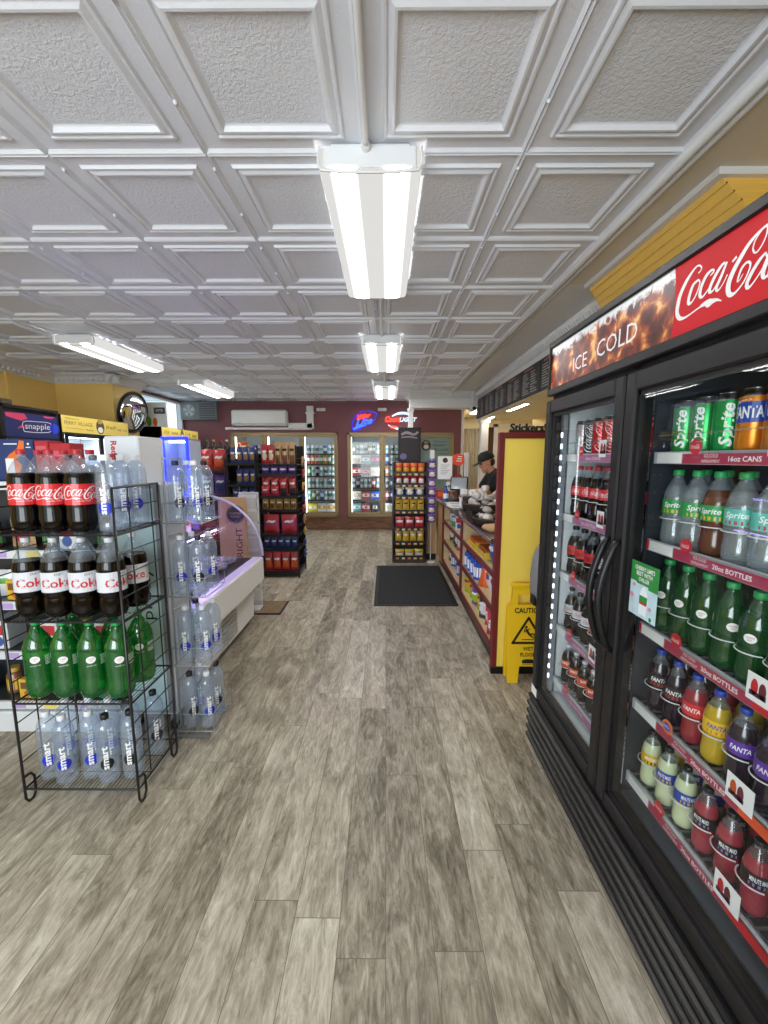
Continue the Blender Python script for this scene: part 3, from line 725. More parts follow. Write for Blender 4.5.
# shelves
SZ = [1.510, 1.231, .948, .673, .396]
WIRE = mat('shelf_wire', '#9aa0a6', .35, .6)
PINKM = mat('strip_mauve', '#b06a94', .35)
def cshelf(y0, y1, zi, kind, far):
    z = SZ[zi]
    m = M(); m.box(.865, .88, y0, y1, z - .022, z, 0); m.box(1.43, 1.445, y0, y1, z - .022, z, 0)
    n = int((y1 - y0) / .028)
    for k in range(n + 1):
        y = y0 + .004 + (y1 - y0 - .008) * k / n; m.box(.865, 1.445, y - .0025, y + .0025, z - .006, z, 0)
    sh = m.ob('shelf', WIRE, fr)
    L = y1 - y0; T = planeT((.8535, y1, z), (0, -1, 0), (0, 0, 1)); T1 = planeT((.8530, y1, z), (0, -1, 0), (0, 0, 1)); T2 = planeT((.8526, y1, z), (0, -1, 0), (0, 0, 1))
    m = M(); m.box(.854, .864, y0, y1, z - .026, z + .010, 0)
    w0 = min(.105, L * .25)
    if kind == 'R':
        if zi in (1, 2): m.rect(0, .012, -.025, .009, T, 3)
        m.rect(.015, .015 + w0, -.023, .006, T, 2); m.rect(.018 + w0, L, -.025, .006 if zi else .003, T, 1)
        m.rect(.19, L, .003, .009, T1, 4)
        m.text('ICE COLD', .225, -.003, .009, T1, 2, width=.045); m.text('REFRESHMENT', .225, -.017, .008, T1, 2, width=.06)
        m.text('16oz CANS' if zi == 0 else '20oz BOTTLES', .325, -.011, .013, T1, 2, width=.09 if zi == 0 else .115, bold=.02)
        if zi >= 2: m.rect(.42, L, -.025, .007, T1, 3 if zi != 3 else 5)
    else:
        m.rect(0.0, .10, -.024, .008, T, 2); m.rect(.11, L * .9, -.024, .006, T, 6); m.text('20oz BOTTLES' if zi else '16oz CANS', .25, -.010, .013, T1, 2, width=.12)
        m.rect(L * .93, L, -.025, .008, T, 3)
    m.ob('price_strip', [LGREY, MAROON, TWHITE, TRED, GREY, mat('strip_orange', '#e0562e', .35), PINKM], sh)
    T3 = planeT((.8505, y1, z), (0, -1, 0), (0, 0, 1)); T4 = planeT((.8500, y1, z), (0, -1, 0), (0, 0, 1))
    m = M(); u = .172 if kind == 'R' else .15; v = .022
    if not (kind == 'R' and zi == 3):
        m.lathe([(.021, -.001), (.021, .001)], 20, (.8518, y1 - u, z + v), 0, axis='x'); script_cola(m, T4, u, v, .030, 1)
        m.ob('shelf_tag', [TRED, TWHITE], sh, label='round red tag on the shelf edge')
    else:
        m.lathe([(.021, -.001), (.021, .001)], 20, (.8518, y1 - u, z + v), 0, axis='x'); m.disc(u, v, .015, .012, T4, 1); m.text('FANTA', u, v, .008, planeT((.8496, y1, z), (0, -1, 0), (0, 0, 1)), 2, width=.024)
        m.ob('shelf_tag', [mat('tag_orange', '#e8743a', .4), mat('tag_blue', '#2b55a8', .4), TWHITE], sh, label='round orange tag on the shelf edge')
    uc = {0: .385, 2: .405, 3: .385, 4: .385}.get(zi) if kind == 'R' else {0: .30, 1: .32, 3: .33}.get(zi)
    if uc:
        m = M(); m.rect(uc, uc + .075 * (1 if kind == 'R' else .7), -.005, .062, T4, 0)
        T5 = planeT((.8496, y1, z), (0, -1, 0), (0, 0, 1))
        m.disc(uc + .02, .03, .009, .02, T5, 1); m.disc(uc + .04, .028, .009, .02, T5, 2); m.rect(uc + .008, uc + .05, .008, .02, T5, 3)
        m.ob('flavour_card', [TWHITE, mat('card_orange', '#c4571f', .4) if zi == 3 else TRED, mat('card_dark', '#6e2430', .4), mat('card_plum', '#4a2a4a', .4)], sh, label='white picture card on the shelf edge')
    return sh
shB = [cshelf(.645, 1.29, i, 'R', False) for i in range(5)]
shA = [cshelf(1.365, 1.92, i, 'L', True) for i in range(5)]
m = M()
for i, z in ((0, SZ[0]),):
    m.tube([(.862, 1.285, z + .06), (.862, .65, z + .06)], .003, 6)
m.ob('can_rail', CLEARP, fr)
m = M(); m.tube([(.862, 1.91, SZ[0] + .06), (.862, 1.375, SZ[0] + .06)], .003, 6); m.ob('can_rail', CLEARP, fr)

# ------------------------------------------------------------------ bottles and cans
def neck(h, r, zl, liquid, sh0, cap_r=.0145, n=22, base=1):
    pass
def bottle_body(prof, level, n=22):
    """lathe profile split at the fill level: slot 0 below, slot 1 above"""
    out = []
    for i, (r, z) in enumerate(prof):
        if i and prof[i - 1][1] < level < z:
            t = (level - prof[i - 1][1]) / (z - prof[i - 1][1]); out.append((prof[i - 1][0] + (r - prof[i - 1][0]) * t, level, 0)); out.append((r, z, 1))
        else: out.append((r, z, 0 if z <= level else 1))
    m = M(); m.lathe(out, n)
    return m
def petal(a, z):
    return 1 - (.10 * (0.5 + 0.5 * math.cos(5 * a)) if .004 < z < .028 else 0)
P2L = [(.012, .008), (.036, .0), (.046, .006), (.0525, .024), (.0545, .05), (.0525, .082), (.0515, .092), (.0535, .106), (.0535, .202), (.053, .216), (.0495, .236), (.041, .259), (.030, .280), (.020, .296), (.0135, .305), (.0135, .312), (.0165, .3135), (.0165, .3155), (.0135, .3165)]
CAP2 = [(.0155, .3135), (.0165, .315), (.0165, .331), (.0150, .333)]
P20 = [(.008, .006), (.024, .0), (.031, .004), (.0355, .016), (.036, .036), (.034, .060), (.0335, .075), (.0355, .092), (.0362, .10), (.0362, .148), (.0350, .158), (.0300, .178), (.0225, .197), (.0155, .211), (.0125, .217), (.0125, .222), (.0152, .2235), (.0152, .225), (.0125, .226)]
CAP20 = [(.0142, .222), (.0152, .2235), (.0152, .238), (.0138, .240)]
PCOKE = [(.008, .006), (.024, .0), (.030, .004), (.034, .016), (.035, .036), (.0315, .062), (.031, .072), (.0345, .094), (.0352, .10), (.0352, .142), (.0335, .156), (.027, .180), (.0195, .200), (.0138, .213), (.0125, .218), (.0125, .222), (.0152, .2235), (.0152, .225), (.0125, .226)]
PSM = [(.012, .006), (.033, .0), (.039, .004), (.0415, .014), (.0415, .03), (.0405, .036), (.0415, .042), (.0415, .215), (.0405, .236), (.0365, .256), (.029, .272), (.020, .282), (.0135, .287), (.0135, .293)]
CAPS = [(.0155, .288), (.0162, .290), (.0162, .309), (.0148, .311)]
SMALLP = {}
def label_band(m, r, z0, z1, mi, n=26, a0=-PI, a1=PI):
    vs = []; k = n
    for z in (z0, z1):
        for j in range(k + 1):
            a = a0 + (a1 - a0) * j / k; vs.append((r * math.sin(a), -r * math.cos(a), z))
    m.add(vs, [(j, j + 1, k + 2 + j, k + 1 + j) for j in range(k)], mi)
def bottle(name, cat, prof, capprof, level, liquid, shell, capm, labf, labmats, capseg=16):
    t = thing(name, 'x', cat)
    b = bottle_body(prof, level); b.ob('bottle_body', [liquid, shell], t, True)
    m = M(); m.lathe(capprof, capseg); m.ob('cap', capm, t, 40)
    if labf:
        m = M(); labf(m); m.ob('wrap_label', labmats, t, False)
    return Kind(t)
COLA = mat('cola_liquid', '#0a0404', .10, spec=.4)
CAPRED = mat('cap_red', '#b8232e', .4); CAPW = mat('cap_white', '#e4e6ea', .4); CAPBK = mat('cap_black', '#1c1c1e', .4); CAPG = mat('cap_green', '#1f9a52', .4); CAPBL = mat('cap_blue', '#2440a8', .4); CAPSIL = mat('cap_silver', '#c9ccd2', .35)
GREENL = thin('green_bottle', '#62bd68', .68, '#138236', rough=.05, ior=1.8)
GREEND = thin('green_bottle_dark', '#58a566', .60, '#14632f', rough=.05, ior=1.8)
LRED = mat('label_red', '#d0202c', .35, coat=.3); LSIL = mat('label_silver', '#d6d8de', .3, coat=.3)
def lab_cola(m):
    r = .0541; label_band(m, r, .112, .196, 0)
    for a in (0, PI):
        T = cylT(r + .0004, .1585, a); script_cola(m, T, 0, .002, .150, 1); m.text('ORIGINAL TASTE', 0, -.031, .0042, T, 1, width=.05)
def lab_diet(m):
    r = .0541; label_band(m, r, .112, .196, 0)
    for a in (0, PI):
        T = cylT(r + .0004, .156, a); m.text('Coke', 0, -.006, .038, T, 1, width=.112, bold=.022); m.text('DIET', .012, .03, .009, T, 2, width=.03)
    T = cylT(r + .0004, .156, PI / 2)
    for k in range(6): m.rect(-.022, .022, -.03 + k * .01, -.0265 + k * .01, T, 3, 3)
def lab_ginger(m):
    r = .0541; T = cylT(r, .178, 0)
    m.disc(0, 0, .0175, .0155, T, 0); T = cylT(r + .0005, .178, 0); m.text('CANADA', 0, .004, .0055, T, 1, width=.024); m.text('DRY', 0, -.005, .0055, T, 1, width=.012)
    T = cylT(r + .0003, .178, 0); m.text('GINGER ALE', 0, -.026, .005, T, 2, width=.034)
    T = cylT(r + .0003, .17, .95)
    for k in range(7): m.rect(-.018, .018, -.022 + k * .0065, -.0195 + k * .0065, T, 2, 3)
def lab_smart(col):
    def f(m):
        r = .0418
        m.disc(.004, 0, .027, .027, cylT(r, .098, 0), 0, 24)
        m.text('smart', 0, 0, .027, cylT(r + .0014, .128, 0), 1, width=.108, rot=PI / 2, bold=.03)
        m.text('water', .021, 0, .010, cylT(r + .0012, .155, 0), 1, width=.04, rot=PI / 2)
    return f
SMB = mat('water_blue', '#1c2fb8', .4); SMK = mat('water_black', '#17181c', .4)
KC2 = bottle('soda_bottle', 'bottle', P2L, CAP2, .238, COLA, CLEARP, CAPRED, lab_cola, [LRED, TWHITE])
KD2 = bottle('soda_bottle', 'bottle', P2L, CAP2, .238, COLA, CLEARP, CAPSIL, lab_diet, [LSIL, TRED, mat('print_charcoal', '#46464a', .5), GREY])
KG2 = bottle('soda_bottle', 'bottle', P2L, CAP2, .5, GREENL, GREENL, CAPG, lab_ginger, [TWHITE, TRED, mat('print_pale_green', '#d5e6d2', .5)])
KSB = bottle('water_bottle', 'bottle', PSM, CAPS, .5, WATER, WATER, CAPW, lab_smart('b'), [SMB, TWHITE])
KSK = bottle('water_bottle', 'bottle', PSM, CAPS, .5, WATER, WATER, CAPBK, lab_smart('k'), [SMK, TWHITE])
def lab_small(base, text, tcol=1, z0=.102, z1=.146, r=.0366, shear=.2, extra=None, script=False, wid=.052):
    def f(m):
        label_band(m, r, z0, z1, 0)
        for a in (0, PI):
            T = cylT(r + .0004, (z0 + z1) / 2, a)
            if script: script_cola(m, T, 0, 0, .062, 1)
            else: m.text(text, 0, .004 if extra else 0, .016, T, 1, width=wid, shear=shear, bold=.02)
            if extra:
                T = cylT(r + .0002, (z0 + z1) / 2, a); m.rect(-.026, .026, -.019, -.009, T, 2, 4)
    return f
LG = mat('label_green', '#1d9648', .35); LMG = mat('label_mint', '#5fbfae', .35); LBL = mat('label_blue', '#2a49a8', .35); LPU = mat('label_purple', '#5a2a9a', .35); LYE = mat('label_yellow', '#e8b81e', .35); LOR = mat('label_orange', '#d8542a', .35); LBK = mat('label_black', '#26201f', .35)
TEA = mat('tea_liquid', '#5a3420', .15, coat=.4); REDL = mat('red_liquid', '#8e2630', .15, coat=.5); YELL = mat('yellow_liquid', '#b99a1e', .15, coat=.4); GRAPE = mat('grape_liquid', '#1c1020', .15, coat=.5); LEMON = mat('lemonade_liquid', '#ccd5ac', .2, coat=.4); PINKL = mat('pink_lemonade', '#9c3a44', .2, coat=.4)
def b20(liquid, capm, labf, mats, shell=None, prof=P20, level=.188):
    return bottle('soda_bottle', 'bottle', prof, CAP20, level, liquid, shell or CLEARP, capm, labf, mats, 14)
LIQW = thin('clear_soda', '#edf3f6', .80, '#cfd8dc', rough=.05, ior=1.7)
k_spr = b20(LIQW, CAPG, lab_small(0, 'Sprite', extra=1), [LG, TWHITE, LYE])
k_tea = b20(TEA, CAPG, lab_small(0, 'Sprite', extra=1), [LG, TWHITE, LYE])
k_chl = b20(LIQW, CAPG, lab_small(0, 'Sprite', extra=1), [LMG, TWHITE, mat('label_pink', '#c2335a', .35)])
def lab_g20(m):
    T = cylT(.0366, .125, 0); m.disc(0, 0, .0135, .012, T, 0); T = cylT(.0371, .125, 0); m.text('CANADA', 0, .003, .005, T, 1, width=.019); m.text('DRY', 0, -.004, .005, T, 1, width=.01)
k_gin = b20(GREEND, CAPG, lab_g20, [TWHITE, TRED], shell=GREEND)
k_fdk = b20(GRAPE, CAPBL, lab_small(0, 'FANTA', extra=1), [LBK, TWHITE, TRED])
k_frd = b20(REDL, CAPBL, lab_small(0, 'FANTA'), [LRED, TWHITE])
k_fyl = b20(YELL, CAPBL, lab_small(0, 'FANTA', extra=1), [LYE, LBL, mat('label_amber', '#c7851a', .4)])
k_fpu = b20(GRAPE, CAPBL, lab_small(0, 'FANTA'), [LPU, TWHITE])
k_lem = b20(LEMON, CAPBK, lab_small(0, 'MINUTE MAID', wid=.048, shear=0, extra=1), [LYE, TWHITE, LBK])
k_lmb = b20(LEMON, CAPBK, lab_small(0, 'MINUTE MAID', wid=.048, shear=0, extra=1), [LBL, TWHITE, LYE])
k_pnk = b20(PINKL, CAPBK, lab_small(0, 'MINUTE MAID', wid=.048, shear=0, extra=1), [LBK, TWHITE, mat('label_lilac', '#8f7fb8', .4)])
k_cok = b20(COLA, CAPRED, lab_small(0, '', script=True, r=.0356), [LRED, TWHITE], prof=PCOKE)
k_zer = b20(COLA, CAPBK, lab_small(0, '', script=True, r=.0356), [LRED, TBLACK], prof=PCOKE)
k_dit = b20(COLA, CAPSIL, lab_small(0, 'Coke', r=.0356, shear=0), [LSIL, TRED], prof=PCOKE)
k_vzr = b20(COLA, CAPBK, lab_small(0, '', script=True, r=.0356), [LSIL, TRED], prof=PCOKE)
k_brq = b20(COLA, CAPW, lab_small(0, "BARQ'S", shear=0, extra=1), [LOR, TWHITE, LRED])
# tall cans
PCAN = [(.022, .002), (.025, .0), (.030, .006), (.033, .014), (.033, .138), (.031, .147), (.0275, .155), (.0275, .1575), (.026, .1575), (.025, .155), (.0, .155)]
def can(side, textm, text, shear=0, rot=PI / 2, band=None, script=False, w=.11, h=.028):
    t = thing('soda_can', 'x', 'can')
    m = M(); m.lathe([(r, z, 1 if (z < .012 or z > .14) else 0) for r, z in PCAN], 22); m.ob('can_body', [side, CHROME], t, 40)
    m = M()
    if band: label_band(m, .0333, .075, .125, 1)
    for a in (0, PI):
        T = cylT(.0336, .076, a)
        if script: script_cola(m, lambda u, v, T=T: T(-v, u), 0, 0, .118, 0)
        elif band: m.text(text, 0, .024, h, T, 0, width=.066, shear=shear, bold=.03)
        else: m.text(text, 0, 0, h, T, 0, width=w, rot=rot, shear=shear, bold=.03)
    m.ob('printed_wrap', [textm, band or side], t)
    return Kind(t)
c_spr = can(mat('can_green', '#1f9e4c', .28, .5), TWHITE, 'Sprite', .25)
c_fan = can(mat('can_orange', '#d9831e', .28, .5), TWHITE, 'FANTA', 0, band=mat('can_band_blue', '#1f3fa0', .3))
c_crd = can(mat('can_red', '#c8202c', .28, .5), TWHITE, '', script=True)
c_csl = can(mat('can_silver', '#c8ccd2', .28, .6), TRED, '', script=True)
c_cbk = can(mat('can_dark', '#2a2a2e', .28, .4), TWHITE, '', script=True)

FACE = -PI / 2          # a bottle front (-Y) turned towards -X
def stock(seq, ys, x, z, desc, group, two=True):
    """one shelf: seq = list of (kind, phrase) from the far end of the shelf towards the near one"""
    sc = 1.0 if 'can' in group else (.80 if z < .5 else .86 if z < .7 else .97); ROT = FACE * .5 if 'near' in group else FACE * .42
    for i, (y, (k, ph)) in enumerate(zip(ys, seq)):
        k.put((x, y, z + .0015), ROT + R.uniform(-.45, .45), f'{ph}, {ORD[i]} from the far end of the {desc}', group, sc)
    if two:
        for i, (y, (k, ph)) in enumerate(zip(ys, seq)):
            k.put((x + .085, y, z + .0015), ROT + R.uniform(-.4, .4), f'{ph}, second row, {ORD[i]} from far end, {desc}', group, sc)
ysB = [1.245 - .078 * i for i in range(6)]
ysA = [1.878 - .082 * i for i in range(6)]
SN = ['top shelf', 'second shelf down', 'third shelf down', 'fourth shelf down', 'bottom shelf']
XB = .905
stock([(c_spr, 'green soda can'), (c_spr, 'green soda can'), (c_spr, 'green soda can'), (c_fan, 'orange and blue soda can'), (c_fan, 'orange and blue soda can'), (c_fan, 'orange and blue soda can')], [1.235 - .075 * i for i in range(6)], XB, SZ[0], "near door's top shelf", 'tall cans behind the near cooler door')
stock([(k_spr, 'clear soda bottle, green label'), (k_spr, 'clear soda bottle, green label'), (k_tea, 'brown soda bottle, green label'), (k_chl, 'clear soda bottle, mint label'), (k_chl, 'clear soda bottle, mint label'), (k_chl, 'clear soda bottle, mint label')], ysB, XB, SZ[1], "near door's second shelf", 'bottles behind the near cooler door')
stock([(k_gin, 'green ginger-ale bottle, white badge')] * 6, ysB, XB, SZ[2], "near door's third shelf", 'bottles behind the near cooler door')
stock([(k_fdk, 'dark soda bottle, blue cap'), (k_fdk, 'dark soda bottle, blue cap'), (k_frd, 'red soda bottle, blue cap'), (k_fyl, 'yellow soda bottle, blue cap'), (k_fpu, 'purple-label soda bottle'), (k_fpu, 'purple-label soda bottle')], ysB, XB, SZ[3], "near door's fourth shelf", 'bottles behind the near cooler door')
stock([(k_lem, 'pale lemonade, yellow label'), (k_lmb, 'pale lemonade, blue label'), (k_lmb, 'pale lemonade, blue label'), (k_pnk, 'red lemonade, dark label'), (k_pnk, 'red lemonade, dark label'), (k_pnk, 'red lemonade, dark label')], ysB, XB, SZ[4], "near door's bottom shelf", 'bottles behind the near cooler door')
stock([(c_csl, 'silver soda can'), (c_cbk, 'dark soda can'), (c_crd, 'red soda can'), (c_crd, 'red soda can'), (c_cbk, 'dark soda can'), (c_crd, 'red soda can')], [1.868 - .076 * i for i in range(6)], XB, SZ[0], "far door's top shelf", 'tall cans behind the far cooler door')
stock([(k_cok, 'cola bottle, red label')] * 6, ysA, XB, SZ[1], "far door's second shelf", 'bottles behind the far cooler door')
stock([(k_zer, 'dark-capped cola, red label'), (k_zer, 'dark-capped cola, red label'), (k_zer, 'dark-capped cola, red label'), (k_dit, 'diet cola, silver label'), (k_dit, 'diet cola, silver label'), (k_dit, 'diet cola, silver label')], ysA, XB, SZ[2], "far door's third shelf", 'bottles behind the far cooler door')
stock([(k_vzr, 'cola bottle, silver label'), (k_vzr, 'cola bottle, silver label'), (k_vzr, 'cola bottle, silver label'), (k_cok, 'cola bottle, red label'), (k_cok, 'cola bottle, red label'), (k_cok, 'cola bottle, red label')], ysA, XB, SZ[3], "far door's fourth shelf", 'bottles behind the far cooler door')
stock([(k_brq, 'root-beer bottle, white cap')] * 6, ysA, XB, SZ[4], "far door's bottom shelf", 'bottles behind the far cooler door')
# pale bottle stops in front of each lane
for shl, ys, zi in [(shB[i], ysB, i) for i in range(1, 5)] + [(shA[i], ysA, i) for i in range(1, 5)]:
    for y in ys:
        m = M(); P = [(XB - .0385 * math.cos(a), y + .0372 * math.sin(a), SZ[zi] + .084) for a in [(-1.25 + .25 * k) for k in range(11)]]
        m.tube(P, .0018, 5); m.ob('lane_stop', TRIMW, shl)

# ------------------------------------------------------------------ black wire rack of two-litre bottles
RX0, RX1, RY0, RY1 = -1.568, -1.072, 1.555, 1.87
rk = thing('wire_rack', 'black wire display rack of large soda and water bottles', 'rack', ((RX0 + RX1) / 2, (RY0 + RY1) / 2, 0))
RZ = [1.203, .842, .482, .082]
for (x, y, nm) in ((RX0, RY0, 'front'), (RX1, RY0, 'front'), (RX0, RY1, 'rear'), (RX1, RY1, 'rear')):
    m = M(); s_ = 1 if y == RY0 else -1
    m.tube([(x, y, 1.385), (x, y, .03), (x, y + .012 * s_, .008), (x, y + .035 * s_, .006), (x, y + .05 * s_, .03), (x, y + .05 * s_, .10), (x, y + .035 * s_, .125), (x, y, .13)], .0055, 7)
    m.ob('post', BLKMETAL, rk, True)
for sx in (RX0, RX1):
    m = M()
    m.tube([(sx, RY0, 1.385), (sx, RY1, 1.385)], .0055, 7)
    for k in range(13):
        z = .20 + k * .092
        m.tube([(sx, RY0, z), (sx, RY1, z)], .0028, 5)
    for y in (RY0 + .26, RY0 + .10):
        m.tube([(sx + (.004 if sx < -1.3 else -.004), y, .09), (sx + (.004 if sx < -1.3 else -.004), y, 1.385)], .003, 5)
    m.ob('side_guard', BLKMETAL, rk)
for z in RZ:
    m = M()
    for y in (RY0, RY1): m.tube([(RX0, y, z - .006), (RX1, y, z - .006)], .0045, 6)
    for x in (RX0, RX1): m.tube([(x, RY0, z - .006), (x, RY1, z - .006)], .0045, 6)
    for k in range(30):
        x = RX0 + (RX1 - RX0) * (k + .5) / 30; m.tube([(x, RY0, z - .002), (x, RY1, z - .002)], .0016, 4)
    for y in (RY0 + .1, RY0 + .2): m.tube([(RX0, y, z - .0055), (RX1, y, z - .0055)], .002, 4)
    m.ob('wire_shelf', BLKMETAL, rk)
G1 = 'bottles on the black wire rack'
def rackrow(kind, ph, pts, z, tier, row):
    for i, (x, y, a) in enumerate(pts):
        kind.put((x, y, z + .0012), a, f'{ph}, {ORD[i]} from wall end, {row} row, rack {tier}', G1)
aim = lambda x, y: math.atan2(-x, y) * -1     # front turned towards the aisle viewer
XS = [-1.473, -1.360, -1.247]
rackrow(KC2, 'red-label cola bottle', [(x, 1.622, .62 + .1 * i) for i, x in enumerate(XS)], RZ[0], 'top tier', 'front')
rackrow(KC2, 'red-label cola bottle', [(x, 1.735, .5 + .3 * i) for i, x in enumerate((-1.500, -1.388, -1.276))], RZ[0], 'top tier', 'second')
rackrow(KSB, 'smooth water bottle, blue label', [(-1.130, 1.618, .1), (-1.128, 1.708, .5), (-1.126, 1.802, .3)], RZ[0], 'top tier', 'front')
rackrow(KSK, 'smooth water bottle, black cap', [(-1.225, 1.842, .5), (-1.345, 1.845, .9), (-1.455, 1.845, .9)], RZ[0], 'top tier', 'rear')
XD = [-1.497, -1.382, -1.267, -1.150]
rackrow(KD2, 'silver-label diet cola bottle', [(x, 1.622, .5 + .12 * i + (.35 if i == 0 else 0) + (.3 if i == 3 else 0)) for i, x in enumerate(XD)], RZ[1], 'second tier', 'front')
rackrow(KD2, 'silver-label diet cola bottle', [(-1.47, 1.742, .6), (-1.355, 1.742, .8), (-1.243, 1.742, .7), (-1.131, 1.742, .35)], RZ[1], 'second tier', 'second')
rackrow(KG2, 'green ginger-ale bottle', [(x, 1.622, .45 + .05 * i) for i, x in enumerate(XD)], RZ[2], 'third tier', 'front')
rackrow(KG2, 'green ginger-ale bottle', [(-1.43, 1.742, .4), (-1.25, 1.742, .5), (-1.131, 1.742, .45)], RZ[2], 'third tier', 'second')
rackrow(KSB, 'water bottle with blue oval', [(-1.507, 1.630, .5), (-1.418, 1.605, .45), (-1.322, 1.635, .5)], RZ[3], 'bottom tier', 'front')
rackrow(KSK, 'water bottle with black oval', [(-1.232, 1.610, .4), (-1.142, 1.64, .2)], RZ[3], 'bottom tier', 'front')
rackrow(KSB, 'water bottle with blue oval', [(-1.495, 1.72, .6), (-1.40, 1.74, .5), (-1.30, 1.73, .5)], RZ[3], 'bottom tier', 'second')
rackrow(KSK, 'water bottle with black oval', [(-1.205, 1.735, .4), (-1.125, 1.79, .6), (-1.135, 1.705 + .005, .4)][:2], RZ[3], 'bottom tier', 'second')

# ------------------------------------------------------------------ open shelf unit with white tower behind the rack
sh = thing('display_shelf', 'low open shelf unit of packaged food behind the black wire rack', 'shelf', (-2.3, 2.2, 0))
SHW = mat('shelf_white', '#d9dcdf', .45)
m = M(); m.cbox(-3.0, -1.43, 2.235, 2.255, 0, 1.40, .006); m.cbox(-3.0, -2.96, 2.04, 2.24, 0, 1.40, .006); m.cbox(-1.46, -1.43, 2.04, 2.24, 0, 1.40, .006); m.ob('carcass', CDARK, sh)
SHZ = [.17, .46, .74, 1.02, 1.38]
for z in SHZ:
    m = M(); m.cbox(-2.96, -1.46, 2.05, 2.235, z - .025, z, .004, 0); m.cbox(-2.96, -1.46, 2.03, 2.05, z - .04, z + .004, .003, 1)
    T = planeT((-2.96, 2.0295, z - .018), (1, 0, 0), (0, 0, 1))
    for k in range(8): m.rect(.06 + k * .17, .13 + k * .17, -.015, .017, T, 2 if k % 3 else 3)
    m.ob('shelf_board', [CDARK, SHW, mat('price_lilac', '#b79ad6', .5), mat('price_yellow', '#ead25a', .5)], sh)
m = M(); m.cbox(-3.0, -1.43, 2.02, 2.25, 0, .12, .006); m.ob('plinth', SHW, sh)
tw = thing('display_tower', 'white upright cooler with red lettering behind the wire rack', 'cooler', (-1.28, 2.15, 0))
m = M(); m.cbox(-1.42, -1.145, 2.03, 2.262, .10, 1.37, .008); m.cbox(-1.42, -1.245, 2.03, 2.262, 1.36, 1.612, .008); m.ob('cabinet', mat('tower_white', '#dfe3e8', .4), tw)
m = M(); m.cbox(-1.415, -1.15, 2.015, 2.03, .12, 1.37, .004, 0); m.cbox(-1.39, -1.18, 2.008, 2.016, .14, 1.35, .003, 1)
m.text('pretty', -1.238, .80, .062, planeT((0, 2.0075, 0), (1, 0, 0), (0, 0, 1)), 2, width=.28, rot=PI / 2)
m.ob('door', [GREY, mat('pale_aqua', '#b9d3d8', .25, coat=.5), TBLACK], tw, label='pale aqua glass door with upright black lettering')
m = M(); T = planeT((0, 2.0292, 0), (1, 0, 0), (0, 0, 1)); m.text("Red's", -1.368, 1.54, .03, T, 0, width=.095, rot=-PI / 2, bold=.03); m.rect(-1.40, -1.355, 1.506, 1.522, T, 0); m.ob('lettering', TRED, tw)
m = M()
for x in (-1.39, -1.175):
    m.lathe([(.035, -.012), (.038, 0), (.035, .012)], 12, (x, 2.06, .038), 1, axis='x'); m.cbox(x - .018, x + .018, 2.04, 2.08, .04, .105, .004, 0)
m.ob('caster', [GREY, BLACK], tw)
# packaged food on the shelf unit
def pillow(w, h, t, nx=8, nz=10, seed=0, crimp=.06):
    """filled bag: bulged front and back, crimped ends"""
    r = random.Random(seed); m = M(); F = []; B = []
    ph = [r.uniform(0, 6) for _ in range(4)]
    for j in range(nz + 1):
        v = j / nz
        for i in range(nx + 1):
            u = i / nx
            e = (math.sin(PI * u) ** .6) * (max(0, math.sin(PI * min(1, max(0, (v - crimp) / (1 - 2 * crimp))))) ** .55)
            wr = 1 + .12 * math.sin(u * 9 + ph[0] + v * 4) * math.sin(v * 11 + ph[1])
            x = (u - .5) * w * (1 - .06 * math.sin(PI * v)); z = v * h
            wav = .004 * math.sin(u * 20 + ph[2]) if v in (0, 1) else 0
            F.append((x, -t / 2 * e * wr + wav, z)); B.append((x, t / 2 * e * wr + wav, z))
    n = (nx + 1)
    fs = []
    for j in range(nz):
        for i in range(nx):
            a = j * n + i; fs.append((a, a + 1, a + n + 1, a + n))
    return F, B, fs, nx, nz
def bag(name, w, h, t, base, accent, mark, top=None, seed=0, text=None, tcol=None):
    F, B, fs, nx, nz = pillow(w, h, t, seed=seed)
    m = M(); ms = []
    b = len(m.v); m.v += F + B
    n1 = len(F)
    for k, f in enumerate(fs):
        j, i = divmod(k, nx); u = (i + .5) / nx; v = (j + .5) / nz
        mi = 0
        if top is not None and v > .72: mi = 3
        if mark == 'oval' and ((u - .5) / .34) ** 2 + ((v - .42) / .26) ** 2 < 1: mi = 1
        if mark == 'band' and .45 < v < .72 and .1 < u < .9: mi = 1
        if mark == 'lower' and v < .45 and .1 < u < .9: mi = 1
        if mark == 'window' and .15 < u < .85 and .18 < v < .58: mi = 1
        m.f.append(tuple(b + q for q in f)); m.m.append(mi)
        m.f.append(tuple(b + n1 + q for q in f[::-1])); m.m.append(0)
    mats = [base, accent, tcol or TWHITE, top or base]
    # logo patch: raised off the bulge
    if tcol is not None:
        T = lambda u, v: Vector((u, -t / 2 * 1.13 * (max(0, math.cos(u / w * PI)) ** .6) - .002, v))
        if text: m.text(text, 0, h * .62, h * .10, T, 2, width=w * .55, bold=.02)
        else:
            m.stroke([(-w * .28, h * .6, h * .07), (-w * .1, h * .65, h * .11), (w * .1, h * .62, h * .11), (w * .28, h * .68, h * .07)], T, 2)
    return m.ob(name, mats, None, True)
def bagkind(cat, name, *a, **k):
    o = bag(name, *a, **k); o['category'] = cat
    return Kind(o)
foil = lambda n, c, r=.3: mat('foil_' + n, c, r, .15, .5, coat=.3, var=.15, vscale=25)
